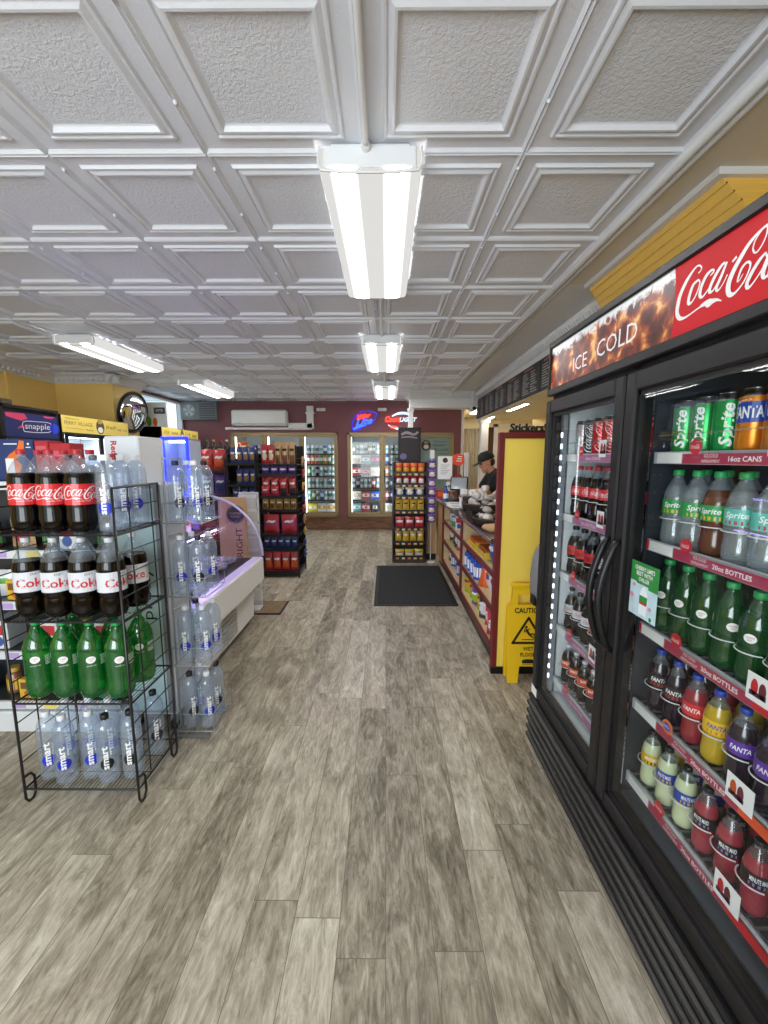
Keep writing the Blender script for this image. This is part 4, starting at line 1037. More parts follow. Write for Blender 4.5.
f_red = foil('red', '#c43a42'); f_org = foil('orange', '#d8622a'); f_blu = foil('blue', '#4560a8'); f_nav = foil('navy', '#34427e'); f_pur = foil('purple', '#7050a8'); f_gold = foil('gold', '#d0aa50'); f_yel = foil('yellow', '#e0bd3a'); f_tan = foil('tan', '#bd9a70'); f_brn = foil('brown', '#7c5038'); f_crm = foil('cream', '#e6d9b8'); f_grn = foil('green', '#5f9a34'); f_lim = foil('lime', '#a6c832'); f_wht = foil('white', '#e2e4e8'); f_blk = foil('black', '#34343a'); f_mag = foil('magenta', '#b0406e'); f_cook = mat('printed_cookie', '#a87a3c', .5, var=.3, vscale=60)
def carton(name, w, d, h, base, patch, patch2=None, text=None):
    m = M(); m.cbox(-w / 2, w / 2, -d / 2, d / 2, 0, h, .003, 0); T = planeT((0, -d / 2 - .0006, 0), (1, 0, 0), (0, 0, 1)); T2 = planeT((0, -d / 2 - .001, 0), (1, 0, 0), (0, 0, 1))
    m.rect(-w * .4, w * .4, h * .5, h * .85, T, 1); m.disc(0, h * .28, w * .26, h * .18, T, 2)
    if text: m.text(text, 0, h * .68, h * .12, T2, 3, width=w * .6)
    o = m.ob(name, [base, patch, patch2 or patch, TWHITE], None, False)
    return o
def jar(name, r, h, body, cap, lab):
    m = M(); m.lathe([(r * .8, 0), (r, .006), (r, h * .72), (r * .7, h * .82), (r * .62, h * .84)], 14, m=0); m.lathe([(r * .68, h * .83), (r * .72, h * .84), (r * .72, h), (r * .66, h)], 14, m=1)
    label_band(m, r * 1.01, h * .15, h * .6, 2, 14)
    o = m.ob(name, [body, cap, lab], None, 40)
    return o
def kindof(o, cat): o['category'] = cat; return Kind(o)
kj1 = kindof(jar('sauce_jar', .038, .15, f_brn, f_gold, mat('jar_label_yellow', '#d9b440', .5)), 'jar')
kj2 = kindof(jar('sauce_jar', .036, .14, mat('jar_dark', '#3a2018', .2, coat=.5), mat('lid_black', '#202020', .4), mat('jar_label_green', '#4d8a5a', .5)), 'jar')
kt1 = kindof(carton('food_box', .11, .16, .13, foil('teal', '#3f8f8a'), f_wht, f_grn), 'box')
kt2 = kindof(carton('food_box', .12, .15, .11, f_yel, f_brn, f_org), 'box')
kt3 = kindof(carton('food_box', .10, .15, .16, f_wht, f_red, f_blu), 'box')
kb1 = bagkind('snack bag', 'snack_bag', .13, .16, .05, f_tan, f_red, 'oval', seed=3)
kb2 = bagkind('snack bag', 'snack_bag', .13, .15, .05, f_wht, f_grn, 'band', seed=4)
pk = [(kj1, 'brown sauce jar'), (kj2, 'dark sauce jar'), (kt1, 'teal food box'), (kt2, 'yellow food box'), (kt3, 'white food box'), (kb1, 'tan snack bag'), (kb2, 'white and green snack bag')]
tn = ['lowest shelf', 'second shelf', 'third shelf', 'fourth shelf']
cnt = {}
for li in range(4):
    for i in range(10):
        k, ph = pk[(i * 3 + li * 2 + (i // 3)) % 7] if li else pk[(0, 1, 0, 2, 1, 0, 3, 1, 0, 2)[i]]
        if k is None: continue
        x = -2.87 + i * .148
        cnt[ph, li] = cnt.get((ph, li), 0) + 1
        k.put((x, 2.142, SHZ[li] + .001), R.uniform(-.15, .15), f'{ph}, {ORD[cnt[ph, li] - 1]} such on the {tn[li]} behind the wire rack', 'packaged food on the open shelf unit')
def bigbox(name, x0, x1, y0, y1, z0, z1, base, mats, draw, label, cat='box'):
    m = M(); m.cbox(x0, x1, y0, y1, z0, z1, .004, 0); draw(m, planeT((0, y0 - .0008, 0), (1, 0, 0), (0, 0, 1)), planeT((0, y0 - .0014, 0), (1, 0, 0), (0, 0, 1)))
    o = m.ob(name, [base] + mats, None, False); tag(o, label, cat); return o
def dr(m, T, T2):
    m.stroke([(-1.96, 1.42, .03), (-1.93, 1.46, .05), (-1.97, 1.49, .04), (-1.91, 1.54, .035), (-1.895, 1.592, .025)], T, 1); m.rect(-1.99, -1.945, 1.42, 1.50, T2, 2); m.rect(-1.99, -1.92, 1.572, 1.578, T2, 2); m.rect(-1.875, -1.85, 1.555, 1.56, T2, 2); m.disc(-1.862, 1.575, .006, .006, T2, 2)
bigbox('cereal_box', -2.13, -1.839, 2.1, 2.22, 1.381, 1.60, mat('box_navy', '#23386e', .45), [mat('box_orange', '#e8742a', .45), TWHITE], dr, 'navy box with orange flame swirl on top of the open shelf')
def dr(m, T, T2): m.rect(-1.825, -1.77, 1.54, 1.565, T, 1)
bigbox('snack_box', -1.833, -1.760, 2.1, 2.2, 1.381, 1.592, mat('box_red', '#b62430', .45), [mat('box_rose', '#d0586a', .45)], dr, 'tall narrow red box beside the navy box on the open shelf')
bigbox('snack_box', -1.756, -1.645, 2.1, 2.2, 1.381, 1.580, mat('box_red', '#b62430', .45), [mat('box_rose', '#d0586a', .45)], lambda m, T, T2: (m.rect(-1.735, -1.67, 1.51, 1.54, T, 1)), 'wider red box standing nearest the white tower on the open shelf')
# ------------------------------------------------------------------ side baskets of water bottles
wb = thing('bottle_basket_rack', 'four-tier wire basket rack of water bottles beside the white tower', 'rack', (-1.03, 2.12, 0))
BZ = [.035, .41, .79, 1.175]
CHW = mat('chrome_wire', '#a9adb3', .3, .8)
m = M()
for y in (2.03, 2.21): m.tube([(-1.13, y, .05), (-1.13, y, 1.50)], .005, 6)
for z in (.3, .7, 1.1, 1.5): m.tube([(-1.13, 2.03, z), (-1.13, 2.21, z)], .004, 6)
m.tube([(-1.13, 2.03, .05), (-1.13, 1.98, .012), (-.95, 1.98, .012)], .008, 6); m.tube([(-1.13, 2.21, .05), (-1.13, 2.21, .012), (-.95, 2.21, .012)], .008, 6)
m.ob('back_frame', CHW, wb)
for z in BZ:
    m = M(); X0, X1, Y0_, Y1_ = -1.122, -.93, 1.985, 2.23
    m.tube([(X0, Y0_, z + .10), (X1, Y0_, z + .10), (X1, Y1_, z + .10), (X0, Y1_, z + .10)], .0022, 6, close=True)
    m.tube([(X0, Y0_, z), (X1, Y0_, z), (X1, Y1_, z), (X0, Y1_, z)], .003, 6, close=True)
    for k in range(9): x = X0 + (X1 - X0) * k / 8; m.tube([(x, Y0_, z), (x, Y1_, z)], .0018, 4)
    for (x, y) in ((X0, Y0_), (X1, Y0_), (X1, Y1_), (X0, Y1_), ((X0 + X1) / 2, Y0_)): m.tube([(x, y, z), (x, y, z + .10)], .002, 5)
    m.ob('basket', CHW, wb)
for ti, z in enumerate(BZ):
    for i, (x, y) in enumerate(((-1.072, 2.04), (-.982, 2.045), (-1.065, 2.145), (-.975, 2.15))):
        (KSB if (i + ti) % 3 else KSK).put((x, y, z + .003), .3 + R.uniform(-.3, .5), f'clear water bottle, {ORD[i]} from the tower in the {("lowest", "second lowest", "second highest", "highest")[ti]} basket', 'water bottles in the side baskets')

# ------------------------------------------------------------------ curved-glass deli case
DY0, DY1 = 2.27, 3.55
de = thing('deli_case', 'white refrigerated deli case with curved glass end', 'deli case', (-1.5, 2.9, 0))
DW = mat('deli_white', '#f3f3f1', .35, coat=.2)
m = M(); m.cbox(-1.95, -1.215, DY0, DY1 - .02, .06, .60, .008); m.box(-1.9, -1.27, DY0 + .05, DY1 - .08, .0, .06, 1)
m.ob('base_cabinet', [DW, BLACK], de)
m = M(); m.cbox(-1.215, -1.115, DY0, DY1, .40, .615, .01); m.ob('front_fascia', DW, de)
m = M()
m.box(-1.214, -1.208, 2.75, 3.12, .10, .385, 0)
for k in range(9):
    z = .115 + k * .029; m.box(-1.209, -1.198, 2.79, 3.08, z, z + .015, 1)
m.ob('vent_grille', [DW, mat('vent_shadow', '#b4b4b4', .5)], de)
m = M(); m.box(-1.2155, -1.2135, 2.60, 2.68, .31, .36); m.ob('rating_plate', mat('brass_label', '#b89a3a', .4), de, label='small yellow sticker')
m = M(); m.box(-1.93, -1.215, DY0 + .03, DY1 - .03, .60, .612); m.ob('display_deck', mat('deck_dark', '#2e2c30', .3), de)
m = M(); m.cbox(-1.97, -1.93, DY0, DY1, .60, 1.16, .006); m.cbox(-1.97, -1.60, DY0, DY1, 1.16, 1.20, .008); m.ob('back_and_top', DW, de)
N = 14; arc = [(-1.655 + .535 * math.sin(PI / 2 * k / N), .625 + .55 * math.cos(PI / 2 * k / N)) for k in range(N + 1)]
GCUR = thin('curved_glass', '#f5f4fa', .975, '#cfc8e0', rough=.06, gloss=.25)
m = M(); vs = [(x, y, z) for y in (DY0, DY1) for x, z in arc]; m.add(vs, [(i, i + 1, N + 2 + i, N + 1 + i) for i in range(N)])
m.ob('curved_front_glass', GCUR, de, True)
for y in (DY0 + .006, DY1 - .006):
    m = M(); m.add([(x, y, z) for x, z in arc] + [(-1.655, y, .625)], [tuple(range(N + 2))]); g = m.ob('end_glass', GCUR, de)
    m = M(); m.tube([(x, y, z) for x, z in arc], .011, 7); m.ob('edge_trim', mat('frosted_edge', '#dcdce6', .35), g, True)
m = M(); m.add([(-1.93, DY0 + .03, .90), (-1.50, DY0 + .03, .90), (-1.50, DY1 - .03, .90), (-1.93, DY1 - .03, .90)], [(0, 1, 2, 3)]); m.box(-1.505, -1.49, DY0 + .03, DY1 - .03, .885, .905, 1); m.ob('glass_shelf', [GCUR, CHROME], de)
LEDP = mat('led_purple', '#b49af5', .5, emit=15.0)
m = M(); m.cbox(-1.66, -1.64, DY0 + .05, DY1 - .05, 1.138, 1.158, .004); m.ob('lamp', LEDP, de); m = M(); m.cbox(-1.52, -1.505, DY0 + .05, DY1 - .05, .868, .882, .003); m.ob('lamp', LEDP, de)
# trays in the case
t = thing('food_tray', 'x', 'tray')
m = M(); m.lathe([(.05, 0), (.075, .012), (.085, .03), (.08, .03), (.07, .016), (0, .010)], 18); m.ob('dish', WHITE, t, 40)
m = M()
for k in range(9):
    a = k * 2.4; r = .045 * math.sqrt(k / 9); m.lathe([(0, .052), (.016, .046), (.022, .034), (.014, .016)], 8, (r * math.cos(a), r * math.sin(a), 0))
m.ob('portion', mat('food_tan', '#b09a86', .6, var=.25, vscale=40), t, True)
m = M(); m.lathe([(.086, .03), (.083, .05), (.062, .066), (0, .068)], 18); m.ob('lid', CLEARP, t, True)
KT = Kind(t); q = 0
for i in range(5):
    for j in range(2):
        KT.put((-1.36 - j * .18, 2.52 + i * .2, .6125), R.uniform(0, 3), f'clear-lidded food tray, {ORD[i]} from the wire baskets, {("glass-side", "inner")[j]} row in the deli case', 'food trays in the deli case')
ds = [('food_box', carton('food_box', .15, .12, .11, f_crm, f_red, f_org), 'box', 'cream box with red band'), ('food_box', carton('food_box', .13, .10, .10, foil('violet', '#4d3f9a'), f_wht, f_brn), 'box', 'violet box with pale band')]
for nme, o, cat, ph in ds:
    K_ = kindof(o, cat)
    for i in range(3): K_.put((-1.68 + (.0 if 'cream' in ph else .0), 2.5 + i * .36 + (.16 if 'violet' in ph else 0), .9055 if True else 0), .5, f'{ph}, {ORD[i]} from the wire baskets on the deli glass shelf', 'boxes on the deli glass shelf')
k_rd = bagkind('snack bag', 'meat_pack', .16, .12, .05, f_red, f_wht, 'band', seed=9)
for i in range(4): k_rd.put((-1.78, 2.5 + i * .25, .6125), .6, f'red wrapped pack, {ORD[i]} from the wire baskets at the back of the deli deck', 'red packs in the deli case')
# blue-lit countertop cooler on the case
bc = thing('countertop_cooler', 'small countertop cooler with bright blue lit frame on the deli case', 'cooler', (-1.685, 3.3, 1.2))
m = M(); BX = -1.685
for (a, b, c, d, e, f) in ((-.10, -.09, 3.24, 3.46, 1.201, 1.655), (.09, .10, 3.24, 3.46, 1.201, 1.655), (-.10, .10, 3.45, 3.46, 1.201, 1.655), (-.10, .10, 3.24, 3.46, 1.645, 1.655), (-.10, .10, 3.24, 3.46, 1.201, 1.23)): m.cbox(BX + a, BX + b, c, d, e, f, .003)
m.ob('cabinet', mat('cooler_inner', '#c6d2e6', .3), bc)
BLUEL = mat('led_blue', '#1420ff', .4, emit=3.5)
m = M()
for a in ((BX - .108, BX - .085, 1.201, 1.672), (BX + .085, BX + .108, 1.201, 1.672), (BX - .108, BX + .108, 1.648, 1.672), (BX - .108, BX + .108, 1.201, 1.225)): m.cbox(a[0], a[1], 3.215, 3.238, a[2], a[3], .006)
m.ob('lit_frame', BLUEL, bc, label='glowing blue frame')
m = M(); m.cbox(BX - .07, BX + .07, 3.26, 3.28, 1.625, 1.64, .003); m.ob('lamp', mat('led_cool', '#cfdcff', .5, emit=6.0), bc)
m = M(); m.add([(BX - .085, 3.226, 1.225), (BX + .085, 3.226, 1.225), (BX + .085, 3.226, 1.648), (BX - .085, 3.226, 1.648)], [(0, 1, 2, 3)]); m.ob('glass_pane', GLASS, bc)
m = M(); m.cbox(BX - .088, BX + .088, 3.26, 3.44, 1.44, 1.446, .002); m.ob('shelf', GLASS, bc)
for i in range(2): KSB.put((BX - .045 + i * .09, 3.34, 1.232), .2, f'water bottle inside the blue-lit cooler, {ORD[i]} from its hinge side', 'water bottles in the blue-lit cooler', scale=.62)
# kraft display board, leaflet tower and floor mat behind the case
m = M(); m.cbox(-1.545, -1.30, 3.64, 3.70, 0, 1.145, .006, 0)
T = planeT((0, 3.6392, 0), (1, 0, 0), (0, 0, 1)); T2 = planeT((0, 3.6386, 0), (1, 0, 0), (0, 0, 1)); T3 = planeT((0, 3.638, 0), (1, 0, 0), (0, 0, 1))
m.disc(-1.385, .99, .085, .085, T, 1); m.disc(-1.385, .99, .078, .078, T2, 2); m.disc(-1.385, .99, .075, .075, T3, 1); T4 = planeT((0, 3.6375, 0), (1, 0, 0), (0, 0, 1))
m.text('COFFEE', -1.385, 1.0, .022, T4, 2, width=.11); m.text('ROASTERS', -1.385, .97, .016, T4, 2, width=.09)
m.text('BRIGHT', -1.36, .70, .062, T, 1, width=.33, rot=PI / 2)
tag(m.ob('cardboard_display', [mat('kraft_card', '#cfa86e', .7, var=.06, vscale=30), TBLACK, mat('print_kraft', '#cdb48c', .6)], None), 'kraft cardboard display with round black logo behind the deli case', 'display')
lt = thing('leaflet_tower', 'white leaflet tower of stepped pockets behind the kraft cardboard display', 'leaflet rack', (-1.3, 3.85, 0))
m = M(); m.cbox(-1.44, -1.247, 3.88, 3.90, 0, 1.175, .004); m.cbox(-1.44, -1.247, 3.76, 3.90, 0, .03, .004); m.ob('back_panel', SHW, lt)
for k in range(8):
    m = M(); z = .10 + k * .132; m.cbox(-1.44, -1.247, 3.83, 3.838, z, z + .10, .003); m.cbox(-1.44, -1.432, 3.83, 3.88, z, z + .10, .002); m.cbox(-1.255, -1.247, 3.83, 3.88, z, z + .10, .002); m.cbox(-1.43, -1.257, 3.84, 3.85, z + .02, z + .125, .002, 1); m.box(-1.44, -1.247, 3.83, 3.88, z - .004, z + .001, 0)
    m.ob('pocket', [SHW, TWHITE], lt)
m = M(); m.cbox(-1.30, -1.02, 3.70, 4.05, .001, .012, .004, 1); m.cbox(-1.285, -1.035, 3.715, 4.035, .008, .0145, .003, 0)
tag(m.ob('floor_mat', [mat('mat_tan', '#8a7458', .8, var=.35, vscale=18), BLACK], None), 'small tan patterned floor mat with black border beside the deli case', 'mat')

# ------------------------------------------------------------------ coolers along the left wall
def wall_cooler(name, label, y0, y1, z1, zh, header):
    """upright cooler standing against the left wall, its glass front looking into the shop (+x)"""
    X = -3.5
    t = thing(name, label, 'cooler', (X - .35, (y0 + y1) / 2, 0))
    m = M(); m.cbox(X - .70, X - .66, y0, y1, .05, z1, .006); m.box(X - .66, X - .03, y0, y0 + .035, .05, z1); m.box(X - .66, X - .03, y1 - .035, y1, .05, z1); m.box(X - .66, X - .03, y0, y1, zh, z1); m.box(X - .66, X - .03, y0, y1, .05, .25)
    m.cbox(X - .03, X, y0, y1, zh - .015, zh + .004, .003); m.cbox(X - .03, X, y0, y1, z1 - .03, z1, .003); m.cbox(X - .03, X, y0, y0 + .035, .05, z1, .003); m.cbox(X - .03, X, y1 - .035, y1, .05, z1, .003)
    for k in range(4): m.cbox(X - .03, X, y0 + .03, y1 - .03, .06 + k * .045, .09 + k * .045, .004)
    m.ob('cabinet', BLACK, t)
    m = M(); m.box(X - .655, X - .645, y0 + .04, y1 - .04, .26, zh - .02); m.box(X - .64, X - .05, y0 + .036, y0 + .042, .26, zh - .02); m.box(X - .64, X - .05, y1 - .042, y1 - .036, .26, zh - .02); m.ob('liner', CINT, t)
    for z in (.55, .85, 1.15, 1.42): m = M(); m.cbox(X - .64, X - .07, y0 + .045, y1 - .045, z - .012, z, .003); m.ob('shelf', WIRE, t)
    m = M(); m.cbox(X - .075, X - .055, y1 - .07, y1 - .05, .35, zh - .1, .003); m.ob('lamp', LEDN, t)
    m = M(); m.cbox(X - .4, X - .1, y0 + .1, y1 - .1, zh - .035, zh - .022, .003); m.ob('lamp', LEDN, t)
    n = max(1, round((y1 - y0) / .6)); L = (y1 - y0 - .06) / n
    for i in range(n):
        a, b = y0 + .03 + L * i, y0 + .03 + L * (i + 1)
        m = M()
        for (p, q, r, s) in ((a, a + .03, .26, zh - .015), (b - .03, b, .26, zh - .015), (a, b, .26, .30), (a, b, zh - .05, zh - .015)): m.cbox(X, X + .025, p, q, r, s, .004)
        d = m.ob('door', BLACK, t); m = M(); m.add([(X + .012, a + .03, .3), (X + .012, b - .03, .3), (X + .012, b - .03, zh - .05), (X + .012, a + .03, zh - .05)], [(0, 1, 2, 3)]); m.ob('glass_pane', GLASS, d)
        m = M(); m.tube([(X + .025, a + .02, .9), (X + .05, a + .02, .93), (X + .05, a + .02, 1.27), (X + .025, a + .02, 1.3)], .008, 6); m.ob('handle', CHROME, d, True)
    h = M(); mats = header(h, planeT((X + .0008, y0, 0), (0, 1, 0), (0, 0, 1)), planeT((X + .0016, y0, 0), (0, 1, 0), (0, 0, 1)), y1 - y0, zh, z1); h.ob('header_sign', mats, t)
    return t
NAVYS = mat('header_navy', '#182a66', .35, var=.3, vscale=9); HBLU = mat('header_bright_blue', '#2440d8', .4)
def hdr(m, T, T2, L, z0, z1):
    m.rect(.03, L - .03, z0 + .004, z1 - .065, T, 0); z0 += .01; z1 -= .04
    m.poly([(.04, z1 - .035), (.24, z1 - .03), (.27, z1 - .075), (.20, z1 - .10), (.12, z1 - .085), (.05, z1 - .07)], T2, 1); m.poly([(.15, z0 + .075), (.24, z0 + .09), (.20, z0 + .11)], T2, 1); m.poly([(.45, z1 - .032), (.60, z1 - .032), (.57, z1 - .05), (.48, z1 - .05)], T2, 1)
    m.text('snapple', .38, z0 + .10, .06, T2, 2, width=.29, shear=.1, rot=.03); m.disc(.58, z0 + .10, .06, .055, T2, 3)
    m.stroke([(.22, z0 + .05, .006), (.38, z0 + .048, .006), (.54, z0 + .07, .006), (.54, z0 + .15, .006), (.38, z0 + .155, .006), (.22, z0 + .14, .006), (.22, z0 + .05, .006)], T2, 2)
    return [NAVYS, PINKT, TWHITE, HBLU]
wall_cooler('drinks_cooler', 'black cooler with navy header and pink splash by the mustard wall', 3.70, 4.355, 2.0, 1.70, hdr)
YSIGN = mat('sign_yellow', '#efd468', .45); YBRN = mat('sign_brown', '#5b4426', .5)
def face_logo(m, T, u, v, r, a, b, c):
    m.disc(u, v, r, r, T, a)
def hdr(m, T, T2, L, z0, z1):
    m.rect(.01, L - .01, z0 + .002, z1 - .005, T, 0); c = (z0 + z1) / 2
    m.text('Welcome to', .16, c + .06, .022, T2, 1, width=.20); m.text('FERRY VILLAGE', .26, c + .012, .042, T2, 1, width=.42); m.text('Market', .42, c - .05, .022, T2, 1, width=.12); m.rect(.06, .33, c - .048, c - .045, T2, 1)
    m.disc(.60, c, .07, .085, T2, 1); T3 = planeT((-3.4976, 4.375, 0), (0, 1, 0), (0, 0, 1)); m.disc(.60, c - .035, .045, .035, T3, 2); m.disc(.60, c + .055, .04, .02, T3, 3)
    m.text('Fresh', .80, c + .01, .05, T2, 1, width=.18, shear=.3, rot=.08); m.text('SUBS', .955, c - .012, .03, T2, 1, width=.08); m.text('TO GO', 1.06, c - .012, .03, T2, 1, width=.08)
    return [YSIGN, YBRN, TWHITE, mat('sign_tan', '#c79a5a', .5)]
wall_cooler('drinks_cooler', 'black double cooler with yellow welcome sign along the mustard wall', 4.375, 5.52, 1.975, 1.785, hdr)
def hdr(m, T, T2, L, z0, z1):
    m.rect(.01, L - .01, z0 + .002, z1 - .005, T, 0); c = (z0 + z1) / 2
    m.text('Ice', .16, c + .01, .06, T2, 1, width=.13, shear=.3); m.text('WINE', .40, c, .05, T2, 1, width=.22); m.disc(.64, c, .05, .075, T2, 1); T3 = planeT((-3.4976, 6.325, 0), (0, 1, 0), (0, 0, 1)); m.disc(.64, c - .03, .035, .03, T3, 2)
    m.text('Craft', .84, c + .01, .06, T2, 1, width=.2, shear=.3); m.text('BEER', 1.07, c - .01, .05, T2, 1, width=.16)
    return [YSIGN, YBRN, TWHITE]
wall_cooler('drinks_cooler', 'black cooler with smaller yellow sign below the side window', 6.325, 7.56, 1.995, 1.83, hdr)
def smallbottle(name, liquid, capc, labc, h=.21, r=.034):
    m = M(); m.lathe([(r * .8, 0), (r, .008), (r, h * .6), (r * .8, h * .7), (r * .42, h * .84), (r * .4, h * .92)], 12, m=0); m.lathe([(r * .48, h * .91), (r * .48, h), (r * .4, h)], 10, m=1); label_band(m, r * 1.012, h * .2, h * .52, 2, 12)
    return m.ob(name, [liquid, capc, labc], None, 40)
SB = [kindof(smallbottle('juice_bottle', mat('juice_' + n, c, .2, coat=.4), CAPW if i % 2 else CAPBL, l), 'bottle') for i, (n, c, l) in enumerate((('amber', '#8e5a22', LYE), ('peach', '#c97a5a', LG), ('teal', '#4fa0b4', LBL), ('plum', '#5a2a4a', LRED)))]
SBN = ['amber', 'peach', 'teal', 'plum']
for i in range(7):
    SB[i % 4].put((-3.60, 3.79 + i * .076, 1.4215), PI / 2, f'{SBN[i % 4]} juice bottle, {ORD[i]} from the front in the navy-header cooler top shelf', 'juice bottles in the navy-header cooler')
for i in range(7):
    SB[(i + 2) % 4].put((-3.60, 3.79 + i * .076, 1.1515), PI / 2, f'{SBN[(i + 2) % 4]} juice bottle, {ORD[i]} from the front in the navy-header cooler lower shelf', 'juice bottles in the navy-header cooler')
m = M(); m.cbox(-3.62, -3.52, 3.74, 3.86, 2.001, 2.05, .008, 0); m.tube([(-3.58, 3.78, 2.045), (-3.58, 3.78, 2.16)], .004, 5, 0); m.lathe([(0, -.012), (.011, 0), (0, .012)], 8, (-3.58, 3.78, 2.165), 0)
tag(m.ob('antenna_box', mat('brown_plastic', '#4a3a2a', .5), None), 'small brown box with thin antenna on the navy-header cooler', 'antenna')
# convex mirror
mr = thing('convex_mirror', 'round convex security mirror on the corner of the mustard bulkhead', 'mirror', (-3.66, 5.86, 2.14))
MT = Matrix.Translation((-3.63, 5.86, 2.15)) @ Euler((math.radians(10), 0, math.radians(84))).to_matrix().to_4x4()
m = M(); m.lathe([(0.0, -.075), (.08, -.071), (.16, -.058), (.23, -.036), (.285, -.006)], 32, axis='y'); m.xf(MT); m.ob('mirror_dome', mat('mirror_silver', '#d8dde0', .03, 1.0), mr, True)
m = M(); m.tube([(.288 * math.cos(2 * PI * k / 36), 0, .288 * math.sin(2 * PI * k / 36)) for k in range(36)], .012, 6, close=True); m.xf(MT); m.ob('rim', BLACK, mr, True)
m = M(); m.lathe([(.28, .004), (.1, .03), (0, .03)], 24, axis='y'); m.tube([(0, .03, 0), (0, .228, 0.0)], .02, 8); m.xf(MT); m.ob('back_plate', BLACK, mr)
# white cardboard display on the third cooler
m = M(); m.cbox(-3.92, -3.55, 6.60, 6.64, 1.996, 2.40, .004, 0); T = planeT((0, 6.5994, 1.996), (1, 0, 0), (0, 0, 1)); m.rect(-3.75, -3.57, .22, .32, T, 1); m.disc(-3.84, .1, .04, .08, T, 2); m.disc(-3.74, .09, .035, .07, T, 3); m.text('WTR', -3.66, .27, .05, planeT((0, 6.5988, 1.996), (1, 0, 0), (0, 0, 1)), 0, width=.12)
tag(m.ob('display_card', [mat('card_pale', '#cfd8dd', .5), mat('card_slate', '#2c3440', .5), f_grn, f_org], None), 'pale display card with dark panel on top of the smaller-signed cooler', 'sign')

# ------------------------------------------------------------------ rear wall fittings
ac = thing('air_conditioner', 'white wall air conditioner on the burgundy rear wall', 'air conditioner', (-2.55, BACK, 2.15))
m = M(); m.cbox(-3.12, -2.0, BACK - .20, BACK - .002, 2.155, 2.47, .03); m.ob('housing', WHITE, ac)
m = M(); m.cbox(-3.08, -2.04, BACK - .21, BACK - .195, 2.165, 2.205, .006); m.ob('air_flap', LGREY, ac)
m = M(); m.cbox(-3.3, -1.52, BACK - .06, BACK - .002, 2.085, 2.135, .006); m.cbox(-2.0, -1.5, BACK - .09, BACK - .002, 2.11, 2.22, .01); m.cbox(-1.62, -1.48, BACK - .09, BACK - .002, 2.10, 2.56, .01); m.cbox(-1.64, -1.46, BACK - .095, BACK - .002, 2.40, 2.44, .008)
m.ob('pipe_cover', WHITE, ac)
vt = thing('window_air_vent', 'grey louvred vent box with round fan high in the rear corner', 'vent', (-3.78, BACK, 2.3))
m = M(); m.cbox(-4.17, -3.43, BACK - .12, BACK - .002, 2.28, 2.64, .01, 0)
m.ob('housing', mat('vent_grey', '#7d7f80', .45), vt)
m = M()
for k in range(7): m.cbox(-3.78, -3.46, BACK - .135, BACK - .118, 2.31 + k * .045, 2.332 + k * .045, .003)
m.ob('louvre_panel', mat('vent_dark', '#55585a', .5), vt)
m = M(); m.lathe([(.13, 0), (.14, -.012), (.13, -.016), (.12, -.004), (0, -.004)], 24, (-3.99, BACK - .121, 2.46), axis='y')
for k in range(5): a = k * 2 * PI / 5; m.add([(-3.99, BACK - .126, 2.46), (-3.99 + .115 * math.cos(a), BACK - .128, 2.46 + .115 * math.sin(a)), (-3.99 + .115 * math.cos(a + .7), BACK - .138, 2.46 + .115 * math.sin(a + .7))], [(0, 1, 2)], 1)
m.ob('fan', [mat('vent_rim', '#9a9c9c', .4), LGREY], vt)
for i, (x, ph) in enumerate(((-1.33, 'above the wide glass doors'), (-.08, 'above the blue neon sign'))):
    m = M(); m.cbox(x - .09, x + .09, BACK - .05, BACK - .002, 2.46, 2.52, .008); m.lathe([(0, -.04), (.03, -.03), (.032, 0)], 12, (x - .05, BACK - .05, 2.49), axis='y'); m.lathe([(0, -.04), (.03, -.03), (.032, 0)], 12, (x + .05, BACK - .05, 2.49), axis='y')
    tag(m.ob('emergency_light', WHITE, None), f'small white twin emergency light {ph}', 'light', 'emergency lights on the rear wall')
# neon beer signs
NR = mat('neon_red', '#ff3b24', .4, emit=1.25); NB = mat('neon_blue', '#2a55ff', .4, emit=1.5); NW = mat('neon_white', '#cfe6ff', .4, emit=.8); NDB = mat('neon_blue_outline', '#2a2ad0', .4, emit=.8)
mn = thing('neon_sign', 'red and blue slanted neon beer sign on the burgundy wall', 'neon sign', (-.45, BACK - .06, 2.3))
T = planeT((-.45, BACK - .06, 2.285), (.92, .0, .12), (0, 0, 1)); P3 = lambda pts, T: [T(u, v) for u, v in pts]
m = M(); m.tube(P3([(-.25, -.18), (-.27, -.05), (-.2, .08), (-.05, .17), (.15, .15), (.28, .09), (.24, -.02), (.15, -.09), (-.02, -.13), (-.12, -.19)], T), .012, 6, close=True); m.ob('blue_outline', NDB, mn, True)
m = M(); Tf = planeT((-.45, BACK - .075, 2.285), (.9, 0, .16), (0, 0, .95)); m.text('Miller', .0, .075, .085, Tf, 0, width=.30, shear=.3, bold=.03); v0 = list(m.v); n0 = len(m.v); m.add([(a, b + .02, c) for a, b, c in v0], [f[::-1] for f in m.f], 0); m.ob('red_word', NR, mn)
m = M(); m.text('Lite', .02, -.04, .14, Tf, 0, width=.36, shear=.3, bold=.03); m.stroke([(-.24, -.16, .05), (-.1, -.13, .045), (.05, -.125, .015)], Tf, 0); v0 = list(m.v); m.add([(a, b + .02, c) for a, b, c in v0], [f[::-1] for f in m.f], 0); m.ob('blue_word', NB, mn)
m = M(); m.tube(P3([(-.15, .0), (.18, .02)], planeT((-.45, BACK - .03, 2.26), (1, 0, .1), (0, 0, 1))), .008, 6); m.tube([(-.45, BACK - .06, 2.42), (-.45, BACK - .002, 2.43)], .006, 6); m.tube([(-.55, BACK - .06, 2.1), (-.55, BACK - .002, 2.1)], .006, 6); m.ob('bracket', BLACK, mn)
